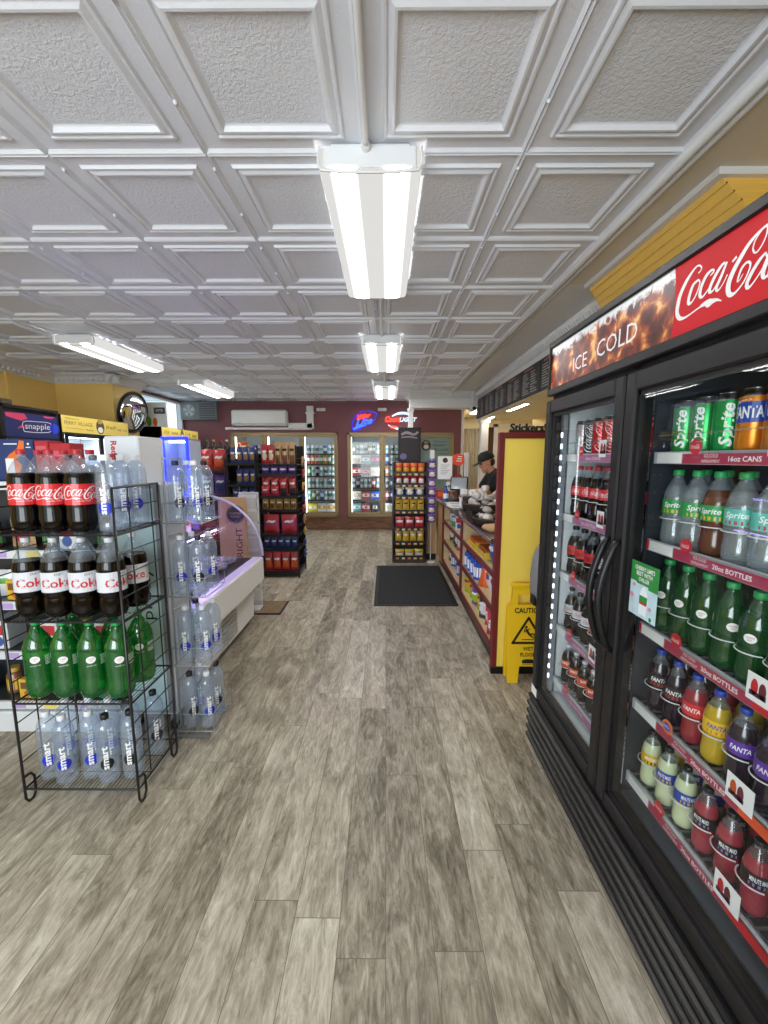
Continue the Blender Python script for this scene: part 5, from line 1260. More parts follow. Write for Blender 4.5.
cn = thing('neon_sign', 'orange-red neon beer sign with white oval swoosh behind the post', 'neon sign', (.3, BACK - .06, 2.26))
Tf = planeT((.28, BACK - .075, 2.262), (1, 0, 0), (0, 0, 1))
m = M(); m.text('Coors', -.14, .03, .11, Tf, 0, width=.32, shear=.2, bold=.04); v0 = list(m.v); m.add([(a, b + .02, c) for a, b, c in v0], [f[::-1] for f in m.f], 0); m.stroke([(-.2, -.1, .03), (-.14, -.13, .06), (-.06, -.12, .03)], Tf, 0); m.ob('red_word', NR, cn)
m = M(); m.text('LIGHT', .17, .025, .08, Tf, 0, width=.34, shear=.25, bold=.03); v0 = list(m.v); m.add([(a, b + .02, c) for a, b, c in v0], [f[::-1] for f in m.f], 0); m.ob('white_word', NW, cn)
m = M(); m.stroke([(-.16, .09, .015), (-.05, .14, .04), (.08, .155, .045), (.2, .13, .03), (.27, .09, .01)], Tf, 0); m.stroke([(-.24, -.08, .01), (-.14, -.13, .025), (0, -.165, .04), (.15, -.15, .03), (.25, -.1, .01)], Tf, 0); v0 = list(m.v); m.add([(a, b + .02, c) for a, b, c in v0], [f[::-1] for f in m.f], 0); m.ob('swoosh', NW, cn)
m = M(); m.tube([(.1, BACK - .035, 2.29), (.45, BACK - .035, 2.29)], .008, 6); m.tube([(.1, BACK - .035, 2.29), (.1, BACK - .002, 2.29)], .006, 6); m.tube([(.45, BACK - .035, 2.29), (.45, BACK - .002, 2.29)], .006, 6); m.ob('bracket', BLACK, cn)

# ------------------------------------------------------------------ walk-in cooler doors in the rear wall
GOLD = mat('gold_anodised', '#a8946c', .4, .3)
COOLP = mat('led_cooler', '#f2f8ff', .5, emit=5.0)
def bank(label, xs, sign=None):
    t = thing('cooler_door_bank', label, 'cooler', ((xs[0] + xs[-1]) / 2, BACK, 0))
    x0, x1 = xs[0], xs[-1]
    m = M()
    for (a, b, c, d) in ((x0, x0 + .05, .28, 2.03), (x1 - .05, x1, .28, 2.03), (x0, x1, .28, .33), (x0, x1, 1.98, 2.03)): m.cbox(a, b, BACK - .03, BACK + .1, c, d, .006)
    for x in xs[1:-1]: m.cbox(x - .03, x + .03, BACK - .015, BACK + .1, .32, 1.99, .005)
    m.ob('door_surround', GOLD, t)
    for i in range(len(xs) - 1):
        a, b = xs[i] + (.05 if i == 0 else .03), xs[i + 1] - (.05 if i == len(xs) - 2 else .03)
        m = M()
        for (p, q, r, s) in ((a, a + .03, .33, 1.98), (b - .03, b, .33, 1.98), (a, b, .33, .37), (a, b, 1.94, 1.98)): m.cbox(p, q, BACK - .035, BACK, r, s, .005)
        d = m.ob('door', GOLD, t); m = M(); m.add([(a + .03, BACK - .018, .37), (b - .03, BACK - .018, .37), (b - .03, BACK - .018, 1.94), (a + .03, BACK - .018, 1.94)], [(0, 1, 2, 3)]); m.ob('glass_pane', GLASS, d)
        m = M(); m.tube([(a + .02, BACK - .035, 1.0), (a + .02, BACK - .07, 1.03), (a + .02, BACK - .07, 1.25), (a + .02, BACK - .035, 1.28)], .008, 6); m.ob('handle', BLACK, d, True)
        if sign and i == len(xs) - 2: continue
        for z in WZ:
            m = M(); m.cbox(a - .01, b + .01, BACK + .13, BACK + .7, z - .02, z, .003, 0); m.box(a - .01, b + .01, BACK + .122, BACK + .13, z - .028, z + .003, 1); m.ob('shelf', [WIRE, mat('shelf_edge_dark', '#3a3c38', .5)], t)
        for xx in (a + .015, b - .015): m = M(); m.cbox(xx - .012, xx + .012, BACK + .085, BACK + .105, .36, 1.95, .004); m.ob('lamp', COOLP, t)
    return t
WZ = [.36, .62, .88, 1.13, 1.38, 1.60]
LX = [-3.21, -2.51, -1.745, -1.0]; RX = [-.80, -.08, .65, 1.40]
bank('bank of three gold-framed glass cooler doors below the air conditioner', LX)
rb = bank('bank of gold-framed glass cooler doors below the neon signs', RX, True)
# sign panel closing the last door
m = M(); m.cbox(.71, 1.335, BACK + .0, BACK + .03, .38, 1.93, .005, 0)
T = planeT((0, BACK - .0006, 0), (1, 0, 0), (0, 0, 1)); T2 = planeT((0, BACK - .0014, 0), (1, 0, 0), (0, 0, 1)); T3 = planeT((0, BACK - .002, 0), (1, 0, 0), (0, 0, 1))
m.disc(.83, 1.77, .10, .11, T, 1); m.disc(.83, 1.74, .055, .045, T2, 2); m.disc(.83, 1.83, .05, .03, T2, 3)
m.text('Welcome to', 1.13, 1.85, .035, T, 4, width=.30); m.text('FERRY', 1.11, 1.77, .055, T, 4, width=.26); m.text('VILLAGE', 1.13, 1.68, .055, T, 4, width=.33); m.text('Market', 1.2, 1.60, .035, T, 4, width=.18)
o = m.ob('welcome_panel', [mat('panel_teal_grey', '#8fa5a4', .5), mat('logo_brown', '#3e2c20', .5), TWHITE, mat('logo_tan', '#a98a60', .5), mat('panel_ink', '#22343a', .5)], rb, label='grey-green welcome panel with round brown logo')
# drinks on the cooler shelves
def pcan(c1, c2, h=.122, r=.032):
    m = M(); m.lathe([(r * .8, 0), (r, .008), (r, h - .012), (r * .8, h), (0, h - .002)], 12, m=0); label_band(m, r * 1.01, h * .35, h * .7, 1, 12); return m.ob('drink_can', [c1, c2], None, 40)
def pcase(c1, c2, w=.20, h=.16, d=.25):
    m = M(); m.cbox(-w / 2, w / 2, -d / 2, d / 2, 0, h, .004, 0); T = planeT((0, -d / 2 - .0006, 0), (1, 0, 0), (0, 0, 1)); m.rect(-w * .42, w * .42, h * .35, h * .72, T, 1); T = planeT((0, -d / 2 - .001, 0), (1, 0, 0), (0, 0, 1)); m.disc(0, h * .54, w * .16, h * .13, T, 0, 14); return m.ob('drink_case', [c1, c2], None)
col = lambda n, c: mat('pack_' + n, c, .4)
CK = {}
for n, a, b in (('green', col('green', '#5b9a4a'), TWHITE), ('orange', col('orange', '#dc8a3a'), TWHITE), ('white', col('white', '#e4e6e6'), col('aqua', '#6fb3bb')), ('rose', col('rose', '#c9586a'), TWHITE), ('silver', col('silver', '#b9bec4'), col('slate', '#48525c')), ('blue', col('blue', '#2f62b4'), TWHITE), ('yellow', col('yellow', '#e0d03e'), col('olive', '#6f7a2a')), ('black', col('black', '#22242a'), col('silver', '#b9bec4'))):
    CK['can', n] = kindof(pcan(a, b, .15, .034), 'can')
for n, a, b in (('white', col('white', '#e4e6e6'), col('sand', '#d8c9a0')), ('yellow', col('yellow', '#e0d03e'), TWHITE), ('red', col('red', '#b23038'), TWHITE), ('blue', col('royal', '#2a57c8'), TWHITE), ('aqua', col('aqua', '#6fb3bb'), TWHITE), ('gold', col('white', '#e4e6e6'), col('amber', '#e0a83a')), ('plum', col('plum', '#4c3c6a'), col('rose', '#c9586a')), ('charcoal', col('charcoal', '#3a3c40'), TWHITE)):
    CK['case', n] = kindof(pcase(a, b, .19 if n != 'charcoal' else .12, .165), 'case')
def fill(door, x0, x1, rows, dname):
    for zi, items in rows.items():
        n = len(items); st = (x1 - x0) / n; used = {}
        for i, (sort, c) in enumerate(items):
            used[sort, c] = used.get((sort, c), 0) + 1
            w = f'{c} drink {"can" if sort == "can" else "case"}'
            CK[sort, c].put((x0 + st * (i + .5), BACK + (.19 if sort == 'can' else .28), WZ[zi] + .0015), 0, f'{w}, {ORD[used[sort, c] - 1]} such on the {["lowest", "second", "third", "fourth", "fifth", "top"][zi]} shelf, {dname}', f'drinks behind the {dname}', ((1.15, 1.15, 1.3 if zi < 5 else 1.15) if sort == 'can' else (.98, 1, 1.12)))
c_ = lambda s: [('can', w) for w in s.split()]
k_ = lambda s: [('case', w) for w in s.split()]
fill('L3', -1.68, -1.08, {5: c_('silver white silver white blue white silver'), 4: c_('rose orange rose green orange green white'), 3: c_('green white black white silver white white'), 2: c_('white aqua'.replace('aqua', 'silver') + ' white silver white silver white'), 1: c_('white green silver blue white silver white'), 0: k_('yellow gold gold')}, 'glass door beside the snack racks')
fill('L2', -2.45, -1.80, {5: c_('green silver white black yellow silver white')}, 'middle door under the air conditioner')
fill('L1', -3.13, -2.57, {5: c_('silver white green silver silver white')}, 'first door under the air conditioner')
fill('R1', -.72, -.14, {5: c_('green silver white silver green black white'), 4: k_('white aqua plum'), 3: k_('red plum white'), 2: c_('silver black silver white silver rose white'), 1: k_('white red blue'), 0: k_('aqua red charcoal')}, 'door below the blue neon sign')
fill('R2', -.02, .60, {5: c_('white silver white silver white silver'), 4: c_('blue white silver silver blue white'), 3: c_('orange white blue blue white blue'), 2: c_('silver blue white blue silver blue'), 1: c_('rose blue blue white blue blue'), 0: k_('white blue aqua')}, 'door behind the candy rack')

# ------------------------------------------------------------------ black mat
m = M(); m.cbox(-.125, .745, 3.93, 5.47, .001, .010, .004, 1); m.cbox(-.085, .705, 3.97, 5.43, .006, .014, .003, 0)
tag(m.ob('floor_mat', [mat('mat_pile', '#2b2c2e', .95, var=.2, vscale=150, bump=.6, bscale=300), mat('mat_rubber', '#1b1b1d', .6)], None), 'large black floor mat in front of the counter', 'mat')

# ------------------------------------------------------------------ snack gondola: three black racks in a row
def pegrack(name, label, x0, x1, y0, y1, h, zs, side=True):
    t = thing(name, label, 'rack', ((x0 + x1) / 2, (y0 + y1) / 2, 0))
    for x in (x0, x1):
        for y in (y0, y1): m = M(); m.tube([(x, y, 0), (x, y, h)], .010, 6); m.ob('post', BLKMETAL, t)
    m = M(); m.cbox(x0, x1, y1 - .012, y1, .04, h, .003); m.ob('back_panel', BLKMETAL, t)
    m = M(); m.cbox(x0, x1, y0, y1, .02, .06, .004); m.ob('base_tray', BLKMETAL, t)
    for z in zs:
        m = M(); m.cbox(x0, x1, y0 + .02, y1, z - .014, z, .003); m.cbox(x0, x1, y0 - .008, y0 + .006, z - .02, z + .014, .003)
        m.tube([(x0, y0 - .004, z + .04), (x1, y0 - .004, z + .04)], .0025, 5); m.ob('shelf', BLKMETAL, t)
    if side:
        for x in (x0, x1):
            m = M()
            for k in range(int(h / .14)): m.tube([(x, y0, .1 + k * .14), (x, y1, .1 + k * .14)], .003, 5)
            m.ob('side_wires', BLKMETAL, t)
    return t
GY = 4.92
pegrack('snack_rack', 'black wire snack rack at the aisle end of the snack racks', -1.57, -1.10, GY, GY + .42, 1.66, [.07, .36, .55, .86, 1.03, 1.30])
pegrack('snack_rack', 'black snack rack of cookie bags, middle of the snack racks', -1.945, -1.60, GY, GY + .42, 1.56, [.10, .38, .66, .98, 1.17, 1.435])
pegrack('snack_rack', 'black snack rack of red and purple bags nearest the left coolers', -2.50, -1.975, GY, GY + .42, 1.50, [.10, .45, .80, 1.04, 1.345])
def kb(name, w, h, t, base, accent, mark, **k): return bagkind('snack bag', name, w, h, t, base, accent, mark, **k)
B_ = {
 'brown kraft': kb('snack_bag', .085, .25, .05, f_tan, f_brn, 'lower', seed=11, tcol=TBLACK), 'red': kb('snack_bag', .095, .22, .05, f_red, f_crm, 'oval', seed=12, tcol=TWHITE),
 'purple and white': kb('snack_bag', .09, .16, .05, f_pur, f_wht, 'band', seed=13, tcol=TWHITE), 'red and black': kb('snack_bag', .10, .20, .05, f_red, f_blk, 'lower', seed=14, tcol=TWHITE), 'small red': kb('snack_bag', .10, .13, .04, f_red, f_mag, 'window', seed=15, tcol=TWHITE),
 'gold': kb('snack_bag', .08, .155, .05, f_gold, f_brn, 'oval', seed=16, tcol=TWHITE), 'magenta jerky': kb('snack_bag', .17, .18, .05, f_mag, f_red, 'lower', seed=17, top=f_red, tcol=TWHITE), 'navy': kb('snack_bag', .085, .16, .04, f_nav, f_blu, 'band', seed=18, tcol=TWHITE), 'scarlet': kb('snack_bag', .09, .20, .055, f_red, f_org, 'window', seed=19, tcol=TWHITE),
 'blue cookie': kb('cookie_bag', .085, .19, .05, f_blu, f_cook, 'oval', seed=20, top=f_nav, tcol=TWHITE), 'red chip': kb('chip_bag', .16, .26, .08, f_red, f_org, 'oval', seed=21, tcol=TWHITE), 'purple chip': kb('chip_bag', .16, .27, .08, f_pur, f_nav, 'oval', seed=22, tcol=TWHITE), 'orange chip': kb('chip_bag', .13, .15, .07, f_org, f_crm, 'oval', seed=23, tcol=TWHITE),
 'orange candy': kb('candy_bag', .105, .135, .04, f_org, f_yel, 'oval', seed=24, tcol=TRED), 'red candy': kb('candy_bag', .105, .135, .04, f_red, f_wht, 'window', seed=25, tcol=TWHITE), 'blue candy': kb('candy_bag', .14, .155, .04, f_blu, f_crm, 'oval', seed=26, top=f_crm, tcol=TWHITE), 'yellow candy': kb('candy_bag', .105, .165, .045, f_yel, f_gold, 'oval', seed=27, tcol=TBLACK), 'big red candy': kb('candy_bag', .14, .15, .045, f_red, f_wht, 'band', seed=28, tcol=TWHITE), 'gold candy': kb('candy_bag', .105, .16, .045, f_gold, f_yel, 'window', seed=29, tcol=TWHITE), 'low yellow candy': kb('candy_bag', .14, .105, .045, f_yel, f_wht, 'oval', seed=30, tcol=TBLACK),
 'purple strip': kb('candy_pack', .125, .122, .04, f_pur, f_crm, 'oval', seed=31, tcol=TWHITE)}
def row(key, n, x0, x1, y, z, where, group, a=.1, sc=None):
    for i in range(n):
        x = x0 + (x1 - x0) * (i + .5) / n
        B_[key].put((x, y + R.uniform(-.008, .008), z + .002), R.uniform(-a, a), f'{key} bag, {ORD[i]} from wall side, {where}', group, sc)
ga = 'bags on the aisle-end snack rack'; XA0, XA1 = -1.555, -1.115
row('red', 2, -1.545, -1.38, GY + .07, 1.432, 'top of aisle-end snack rack', ga, .1, (.85, 1, 1.08))
row('brown kraft', 3, -1.378, -1.12, GY + .07, 1.432, 'top of aisle-end snack rack', ga, .1, (1.0, 1, 1.08))
m = M(); m.cbox(-1.56, -1.11, GY + .02, GY + .40, 1.415, 1.43, .003); m.ob('shelf', BLKMETAL, [o for o in C.objects if o.name == 'snack_rack'][0])
row('purple and white', 4, -1.555, -1.115, GY + .08, 1.301, 'upper shelf, aisle-end snack rack', ga, .1, (1.1, 1, .68))
row('red and black', 4, XA0, XA1, GY + .08, 1.032, 'middle shelf, aisle-end snack rack', ga, .2, (1.04, 1, 1.25))
row('small red', 2, XA0, -1.32, GY + .03, 1.032, 'front of middle shelf, aisle-end rack', ga)
row('gold', 5, XA0, XA1, GY + .07, .862, 'shelf below the red bags, aisle-end rack', ga, .1, (1, 1, .93))
row('magenta jerky', 2, XA0, XA1, GY + .07, .552, 'fourth shelf, aisle-end rack', ga, .1, (1.2, 1, 1.4))
row('navy', 5, XA0, XA1, GY + .07, .362, 'fifth shelf, aisle-end rack', ga, .08, (.97, 1, .97))
row('scarlet', 4, XA0, XA1, GY + .07, .072, 'lowest shelf, aisle-end rack', ga, .1, (1.15, 1, 1.25))
gb = 'bags on the middle snack rack'
for z, nm in ((1.435, 'top shelf'), (1.17, 'second shelf'), (.98 - .0, 'third shelf')):
    row('blue cookie', 4 if z > 1.3 else 3, -1.93 if z > 1.3 else -1.86, -1.615, GY + .07, z + .002, f'{nm} of middle snack rack', gb, .05, (.88, 1, 1.05)) if z != .98 else None
row('navy', 3, -1.93, -1.615, GY + .07, .982, 'third shelf of middle snack rack', gb)
row('gold', 3, -1.93, -1.615, GY + .07, .662, 'fourth shelf of middle snack rack', gb)
gc = 'bags on the wall-side snack rack'
row('red chip', 3, -2.48, -1.99, GY + .09, 1.347, 'top shelf of wall-side snack rack', gc, .1, (1, 1, 1.0))
row('purple chip', 3, -2.48, -1.99, GY + .09, 1.042, 'second shelf of wall-side snack rack', gc)
row('red chip', 3, -2.48, -1.99, GY + .09, .452, 'low shelf of wall-side snack rack', gc)
m = M(); m.cbox(-1.945, -1.60, GY + .10, GY + .42, 1.625, 1.64, .003); 
B_['orange chip'].put((-1.84, GY + .30, 1.562), .1, 'orange chip bag standing on top of the middle snack rack', 'bags on the middle snack rack')
m = M(); m.cbox(-1.94, -1.605, GY + .2, GY + .41, 1.547, 1.56, .003); m.ob('top_tray', BLKMETAL, [o for o in C.objects if o.name == 'snack_rack.001'][0])
B_['purple and white'].put((-1.70, GY + .30, 1.562), -.1, 'purple and white bag standing on top of the middle snack rack', 'bags on the middle snack rack')
# hanging strip on the aisle side of the rack
sk = ['brown kraft', 'red', 'gold', 'navy', 'red and black', 'brown kraft', 'gold', 'blue cookie', 'navy']
for i in range(9):
    B_[sk[i]].put((-1.045, GY + .16, 1.40 - i * .145), PI / 2 + R.uniform(-.2, .2), f'{sk[i]} bag, {ORD[i]} from the top of the strip hanging on the rack side', 'bags hanging on the rack side', scale=(1.25, .9, .62 if sk[i] in ('gold', 'navy') else .5))
m = M(); m.tube([(-1.10, GY + .19, 1.56), (-1.088, GY + .19, 1.56), (-1.088, GY + .19, .20), (-1.1, GY + .19, .2)], .003, 5)
m.ob('clip_strip', BLKMETAL, [o for o in C.objects if o.name == 'snack_rack'][0])
# syrup bottles with coloured caps on the wall-side rack
m = M(); m.cbox(-2.49, -1.98, GY + .2, GY + .41, 1.487, 1.50, .003); m.ob('top_tray', BLKMETAL, [o for o in C.objects if o.name == 'snack_rack.002'][0])
for i, (cn_, cm) in enumerate((('red', CAPRED), ('green', CAPG), ('yellow', LYE), ('red', CAPRED), ('white', CAPW))):
    kindof(smallbottle('sauce_bottle', mat('sauce_dark', '#1d1413', .2, coat=.5), cm, mat('sauce_label', '#c9b98a', .5) if i % 2 else LBK, h=.24, r=.035), 'bottle').put((-2.40 + i * .085, GY + .32, 1.501), 0, f'dark sauce bottle with {cn_} cap, {ORD[i]} from the wall side on the snack rack top', 'sauce bottles on the snack rack')

# ------------------------------------------------------------------ candy rack
t = thing('candy_rack', 'narrow black candy rack of bright bags beside the counter', 'rack', (.34, 5.82, 0))
CX0, CX1, CY = .105, .575, 5.66
m = M()
for x in (CX0, CX1): m.cbox(x - .012, x + .012, CY, CY + .38, .02, 1.45, .004)
m.ob('side_panel', BLKMETAL, t)
m = M(); m.cbox(CX0, CX1, CY + .36, CY + .38, .02, 1.45, .004); m.cbox(CX0 - .01, CX1, CY - .005, CY + .38, 0, .06, .006); m.ob('back_panel', mat('rack_brown', '#3a2c24', .5), t)
CZ = [.075, .29, .50, .745, .955, 1.125, 1.285]
for z in CZ:
    m = M(); m.cbox(CX0 + .012, CX1 - .012, CY + .01, CY + .36, z - .012, z, .003, 0); m.cbox(CX0 + .012, CX1 - .012, CY - .004, CY + .01, z - .03, z + .03, .003, 0)
    T = planeT((0, CY - .0048, z), (1, 0, 0), (0, 0, 1))
    for k in range(5): m.rect(CX0 + .04 + k * .085, CX0 + .085 + k * .085, -.022, .004, T, 1 if k % 2 else 2)
    m.ob('shelf', [BLKMETAL, mat('price_tag_cream', '#dccf9a', .5), mat('price_tag_orange', '#d08a4a', .5)], t)
gd = 'candy bags on the narrow candy rack'
def crow(key, n, z, nm, k=1.1): row(key, n, CX0 + .022, CX1 - .022, CY + .054, z, f'{nm} of the candy rack', gd, .05, (.93, 1, k))
crow('orange candy', 4, 1.287, 'top shelf'); crow('red candy', 4, 1.127, 'second shelf', .98); crow('blue candy', 3, .957, 'third shelf', .97); crow('yellow candy', 4, .747, 'fourth shelf'); crow('big red candy', 3, .502, 'fifth shelf'); crow('gold candy', 4, .292, 'sixth shelf'); crow('low yellow candy', 3, .077, 'lowest shelf')
pf = thing('framed_poster', 'black framed dark poster standing on the candy rack', 'poster', (.33, 5.85, 1.45))
m = M()
for (a, b, c, d) in ((.175, .20, 1.451, 1.94), (.475, .50, 1.451, 1.94), (.175, .50, 1.451, 1.476), (.175, .50, 1.915, 1.94)): m.cbox(a, b, 5.84, 5.87, c, d, .004)
m.ob('frame', BLACK, pf)
m = M(); m.cbox(.195, .48, 5.848, 5.862, 1.47, 1.92, .003, 0); T = planeT((0, 5.8472, 0), (1, 0, 0), (0, 0, 1)); m.stroke([(.22, 1.84, .03), (.30, 1.87, .04), (.40, 1.84, .03), (.46, 1.88, .03)], T, 1); m.stroke([(.22, 1.80, .015), (.33, 1.81, .02), (.45, 1.79, .015)], T, 1); m.disc(.25, 1.53, .05, .045, T, 2)
m.ob('poster_sheet', [mat('poster_plum', '#2e2529', .4, spec=.3), mat('poster_grey', '#8d8288', .4), mat('poster_violet', '#6a5c92', .4)], pf)
# purple clip strip
cs = thing('clip_strip', 'thin upright white clip strip carrying purple candy packs beside the candy rack', 'display strip', (.655, 5.72, 0))
m = M(); m.tube([(.655, 5.765, .0), (.655, 5.765, 1.60)], .006, 6); m.lathe([(.06, 0), (.06, .012), (.01, .02)], 14, (.655, 5.70, 0)); m.tube([(.655, 5.70, .012), (.655, 5.765, .014)], .006, 6); m.cbox(.625, .69, 5.755, 5.76, 1.50, 1.62, .002)
for k in range(7): m.tube([(.655, 5.765, .72 + k * .128), (.655, 5.752, .722 + k * .128)], .003, 5)
m.ob('strip_post', WHITE, cs)
for i in range(7): B_['purple strip'].put((.655, 5.728, 1.348 - i * .128), R.uniform(-.12, .12), f'purple candy pack, {ORD[i]} from the top of the hanging clip strip', 'purple packs on the clip strip')

# ------------------------------------------------------------------ counter with burgundy-edged shelves
ct = thing('service_counter', 'long wooden service counter with burgundy-edged shelves facing the aisle', 'counter', (1.0, 4.2, 0))
CW = wood_mat('counter_wood', '#b98f5f', '#d3ad7c', 1.2, .4); CCR = mat('counter_cream', '#cdb58a', .5, var=.06)
KX = .75; KB = 1.12; KY0, KY1 = 2.69, 5.30
m = M(); m.cbox(KX, .80, 5.26, 5.80, .10, .92, .006); m.cbox(KX, 1.25, 5.74, 5.80, .10, .92, .006); m.cbox(1.10, 1.25, KY0, 5.74, .10, .92, .006); m.ob('wood_carcass', CW, ct)
for y in (KY0 + .02, 3.96, 5.26): m = M(); m.box(KX + .02, KB, y - .018, y + .018, .14, .92); m.ob('divider', CCR, ct)
m = M(); m.cbox(.79, 1.2, KY0, 5.74, 0, .12, .004); m.ob('toe_kick', BLACK, ct)
for y in (KY0 + .03, 3.96, 5.26): m = M(); m.cbox(KX, KX + .022, y - .025, y + .025, .12, .93, .004); m.ob('face_frame', BURG, ct)
CSH = [.165, .445, .70]
for z in CSH:
    m = M(); m.box(KX + .015, KB, KY0 + .04, 5.24, z - .02, z, 1); m.cbox(KX, KX + .018, KY0 + .04, 5.24, z - .035, z + .006, .003, 0); m.ob('shelf', [BURG, CCR], ct, label='burgundy-edged shelf')
TOP = mat('counter_top', '#3f3a38', .25, var=.5, vscale=160, coat=.3)
m = M(); m.cbox(.715, 1.28, KY0 - .01, 5.84, .92, .955, .008, 0); m.cbox(.708, .717, KY0 - .01, 5.84, .925, .95, .003, 1); m.ob('worktop', [TOP, CHROME], ct)
wc = thing('end_cabinet', 'tan wooden end cabinet of the counter behind the purple packs', 'cabinet', (.67, 6.0, 0))
m = M(); m.cbox(.60, .745, 5.85, 6.35, .09, .94, .005); m.ob('carcass', CW, wc); m = M(); m.cbox(.60, .745, 5.86, 6.35, 0, .09, .003); m.ob('plinth', BLACK, wc); m = M(); m.cbox(.59, .75, 5.845, 6.36, .94, .965, .005); m.ob('top', TOP, wc)
m = M(); m.cbox(.7485, .7498, 5.50, 5.55, .60, .86, .0005, 0); T = planeT((.7482, 5.55, .60), (0, -1, 0), (0, 0, 1)); m.disc(.025, .13, .016, .09, T, 1); m.disc(.025, .13, .008, .06, planeT((.7479, 5.55, .60), (0, -1, 0), (0, 0, 1)), 0)
tag(m.ob('sticker', [LYE, TRED], None), 'small yellow and red sticker on the far wooden end of the counter', 'sticker')
# goods on the counter shelves
gs = 'goods on the counter shelves'
def cbarbox(y, z, ph, base, n=8):
    t = thing('candy_box', ph, 'box', (.90, y, z), 0, gs)
    m = M(); m.cbox(.79, 1.02, y - .14, y + .14, z + .001, z + .006, .002); m.cbox(.785, .79, y - .14, y + .14, z + .001, z + .05, .002); m.cbox(1.02, 1.025, y - .14, y + .14, z + .001, z + .07, .002); m.cbox(.785, 1.025, y - .145, y - .14, z + .001, z + .06, .002); m.cbox(.785, 1.025, y + .14, y + .145, z + .001, z + .06, .002)
    m.ob('tray', f_yel, t)
    for k in range(n): m = M(); yy = y - .12 + .24 * k / (n - 1); m.cbox(.80, 1.01, yy - .012, yy + .012, z + .007, z + .075, .006); m.ob('candy_bar', base, t)
cbarbox(3.62, CSH[2], 'yellow-edged tray of orange candy bars on the upper counter shelf', f_org)
cbarbox(3.24, CSH[2], 'yellow-edged tray of brown candy bars on the upper counter shelf', foil('rust', '#b0562c'))
kbw = kb('snack_pack', .10, .19, .06, f_blu, f_wht, 'band', seed=40, tcol=TWHITE); kgr = kb('snack_pack', .13, .17, .07, f_lim, f_yel, 'oval', seed=41, tcol=TRED); kwh = kb('snack_pack', .14, .20, .07, f_wht, f_blu, 'band', seed=42, tcol=TRED); kdk = kb('snack_pack', .13, .18, .07, f_blk, f_wht, 'oval', seed=43, tcol=TWHITE); krd = kb('snack_pack', .15, .16, .08, f_red, f_wht, 'oval', seed=44, tcol=TWHITE); kpu = kb('snack_pack', .12, .15, .06, f_pur, f_lim, 'window', seed=45, tcol=TWHITE)
for i in range(3): kbw.put((.83, 3.02 - i * .11, CSH[2] + .002), FACE + R.uniform(-.2, .2), f'blue and white pack, {ORD[i]} from the candy trays on the upper counter shelf', gs)
kjb = kindof(jar('canister', .06, .19, col('royal2', '#2452b4'), col('lid_navy', '#1a2340'), TWHITE), 'canister')
for i in range(4): kjb.put((.83, 3.83 - i * .135, CSH[1] + .001), FACE, f'blue canister, {ORD[i]} from the divider on the middle counter shelf', gs)
m = M(); m.lathe([(.06, 0), (.063, .01), (.022, .20), (.012, .215), (0, .217)], 14); m.lathe([(.07, 0), (.07, .008), (.05, .012)], 14, m=0)
ko = kindof(m.ob('snack_cone', f_org, None, 40), 'snack'); ko.put((.84, 3.25, CSH[1] + .001), 0, 'orange cone pack beside the blue canisters on the middle counter shelf', gs)
for i in range(3): kwh.put((.84, 3.11 - i * .155, CSH[1] + .002), FACE + R.uniform(-.2, .2), f'white and blue pack, {ORD[i]} from the orange cone on the counter shelf', gs, 1.0)
seqb = [(kgr, 'lime green pack'), (kgr, 'lime green pack'), (kpu, 'purple and lime pack'), (kgr, 'lime green pack'), (kdk, 'black and white pack'), (krd, 'bright red pack'), (krd, 'bright red pack')]
for i, (k, ph) in enumerate(seqb): k.put((.83 + (.02 if i % 2 else 0), 3.85 - i * .162, CSH[0] + .002), FACE * .5 + R.uniform(-.2, .2), f'{ph}, {ORD[i]} pack from the divider on the lowest counter shelf', gs, (1.0, 1.1, 1.25))
for i in range(6): (kgr if i != 3 else kpu).put((.97, 3.84 - i * .17, CSH[0] + .002), FACE * .6, f'{"lime green" if i != 3 else "purple and lime"} pack, {ORD[i]} from the divider, back row of the lowest counter shelf', gs, (1.15, 1.1, 1.35))
seqf = [(kwh, 'white and blue pack'), (kbw, 'blue and white pack'), (kt1, 'teal food box'), (kt3, 'white food box'), (kwh, 'white and blue pack')]
for i, (k, ph) in enumerate(seqf): k.put((.875, 5.10 - i * .205, CSH[2] + .002), FACE * .5 + R.uniform(-.2, .2), f'{ph}, {ORD[i]} from the wooden end on the far bay upper shelf', gs)
seqf = [(kdk, 'black and white pack'), (kj2, 'dark jar'), (kdk, 'black and white pack'), (krd, 'bright red pack'), (kdk, 'black and white pack')]
for i, (k, ph) in enumerate(seqf): k.put((.875, 5.10 - i * .205, CSH[1] + .002), FACE * .5 + R.uniform(-.2, .2), f'{ph}, {ORD[i]} from the wooden end on the far bay middle shelf', gs)
seqf = [(kdk, 'black and white pack'), (kjb, 'blue canister'), (kbw, 'blue and white pack'), (kjb, 'blue canister'), (kdk, 'black and white pack')]
for i, (k, ph) in enumerate(seqf): k.put((.875, 5.10 - i * .205, CSH[0] + .002), FACE * .5 + R.uniform(-.2, .2), f'{ph}, {ORD[i]} from the wooden end on the far bay lowest shelf', gs)

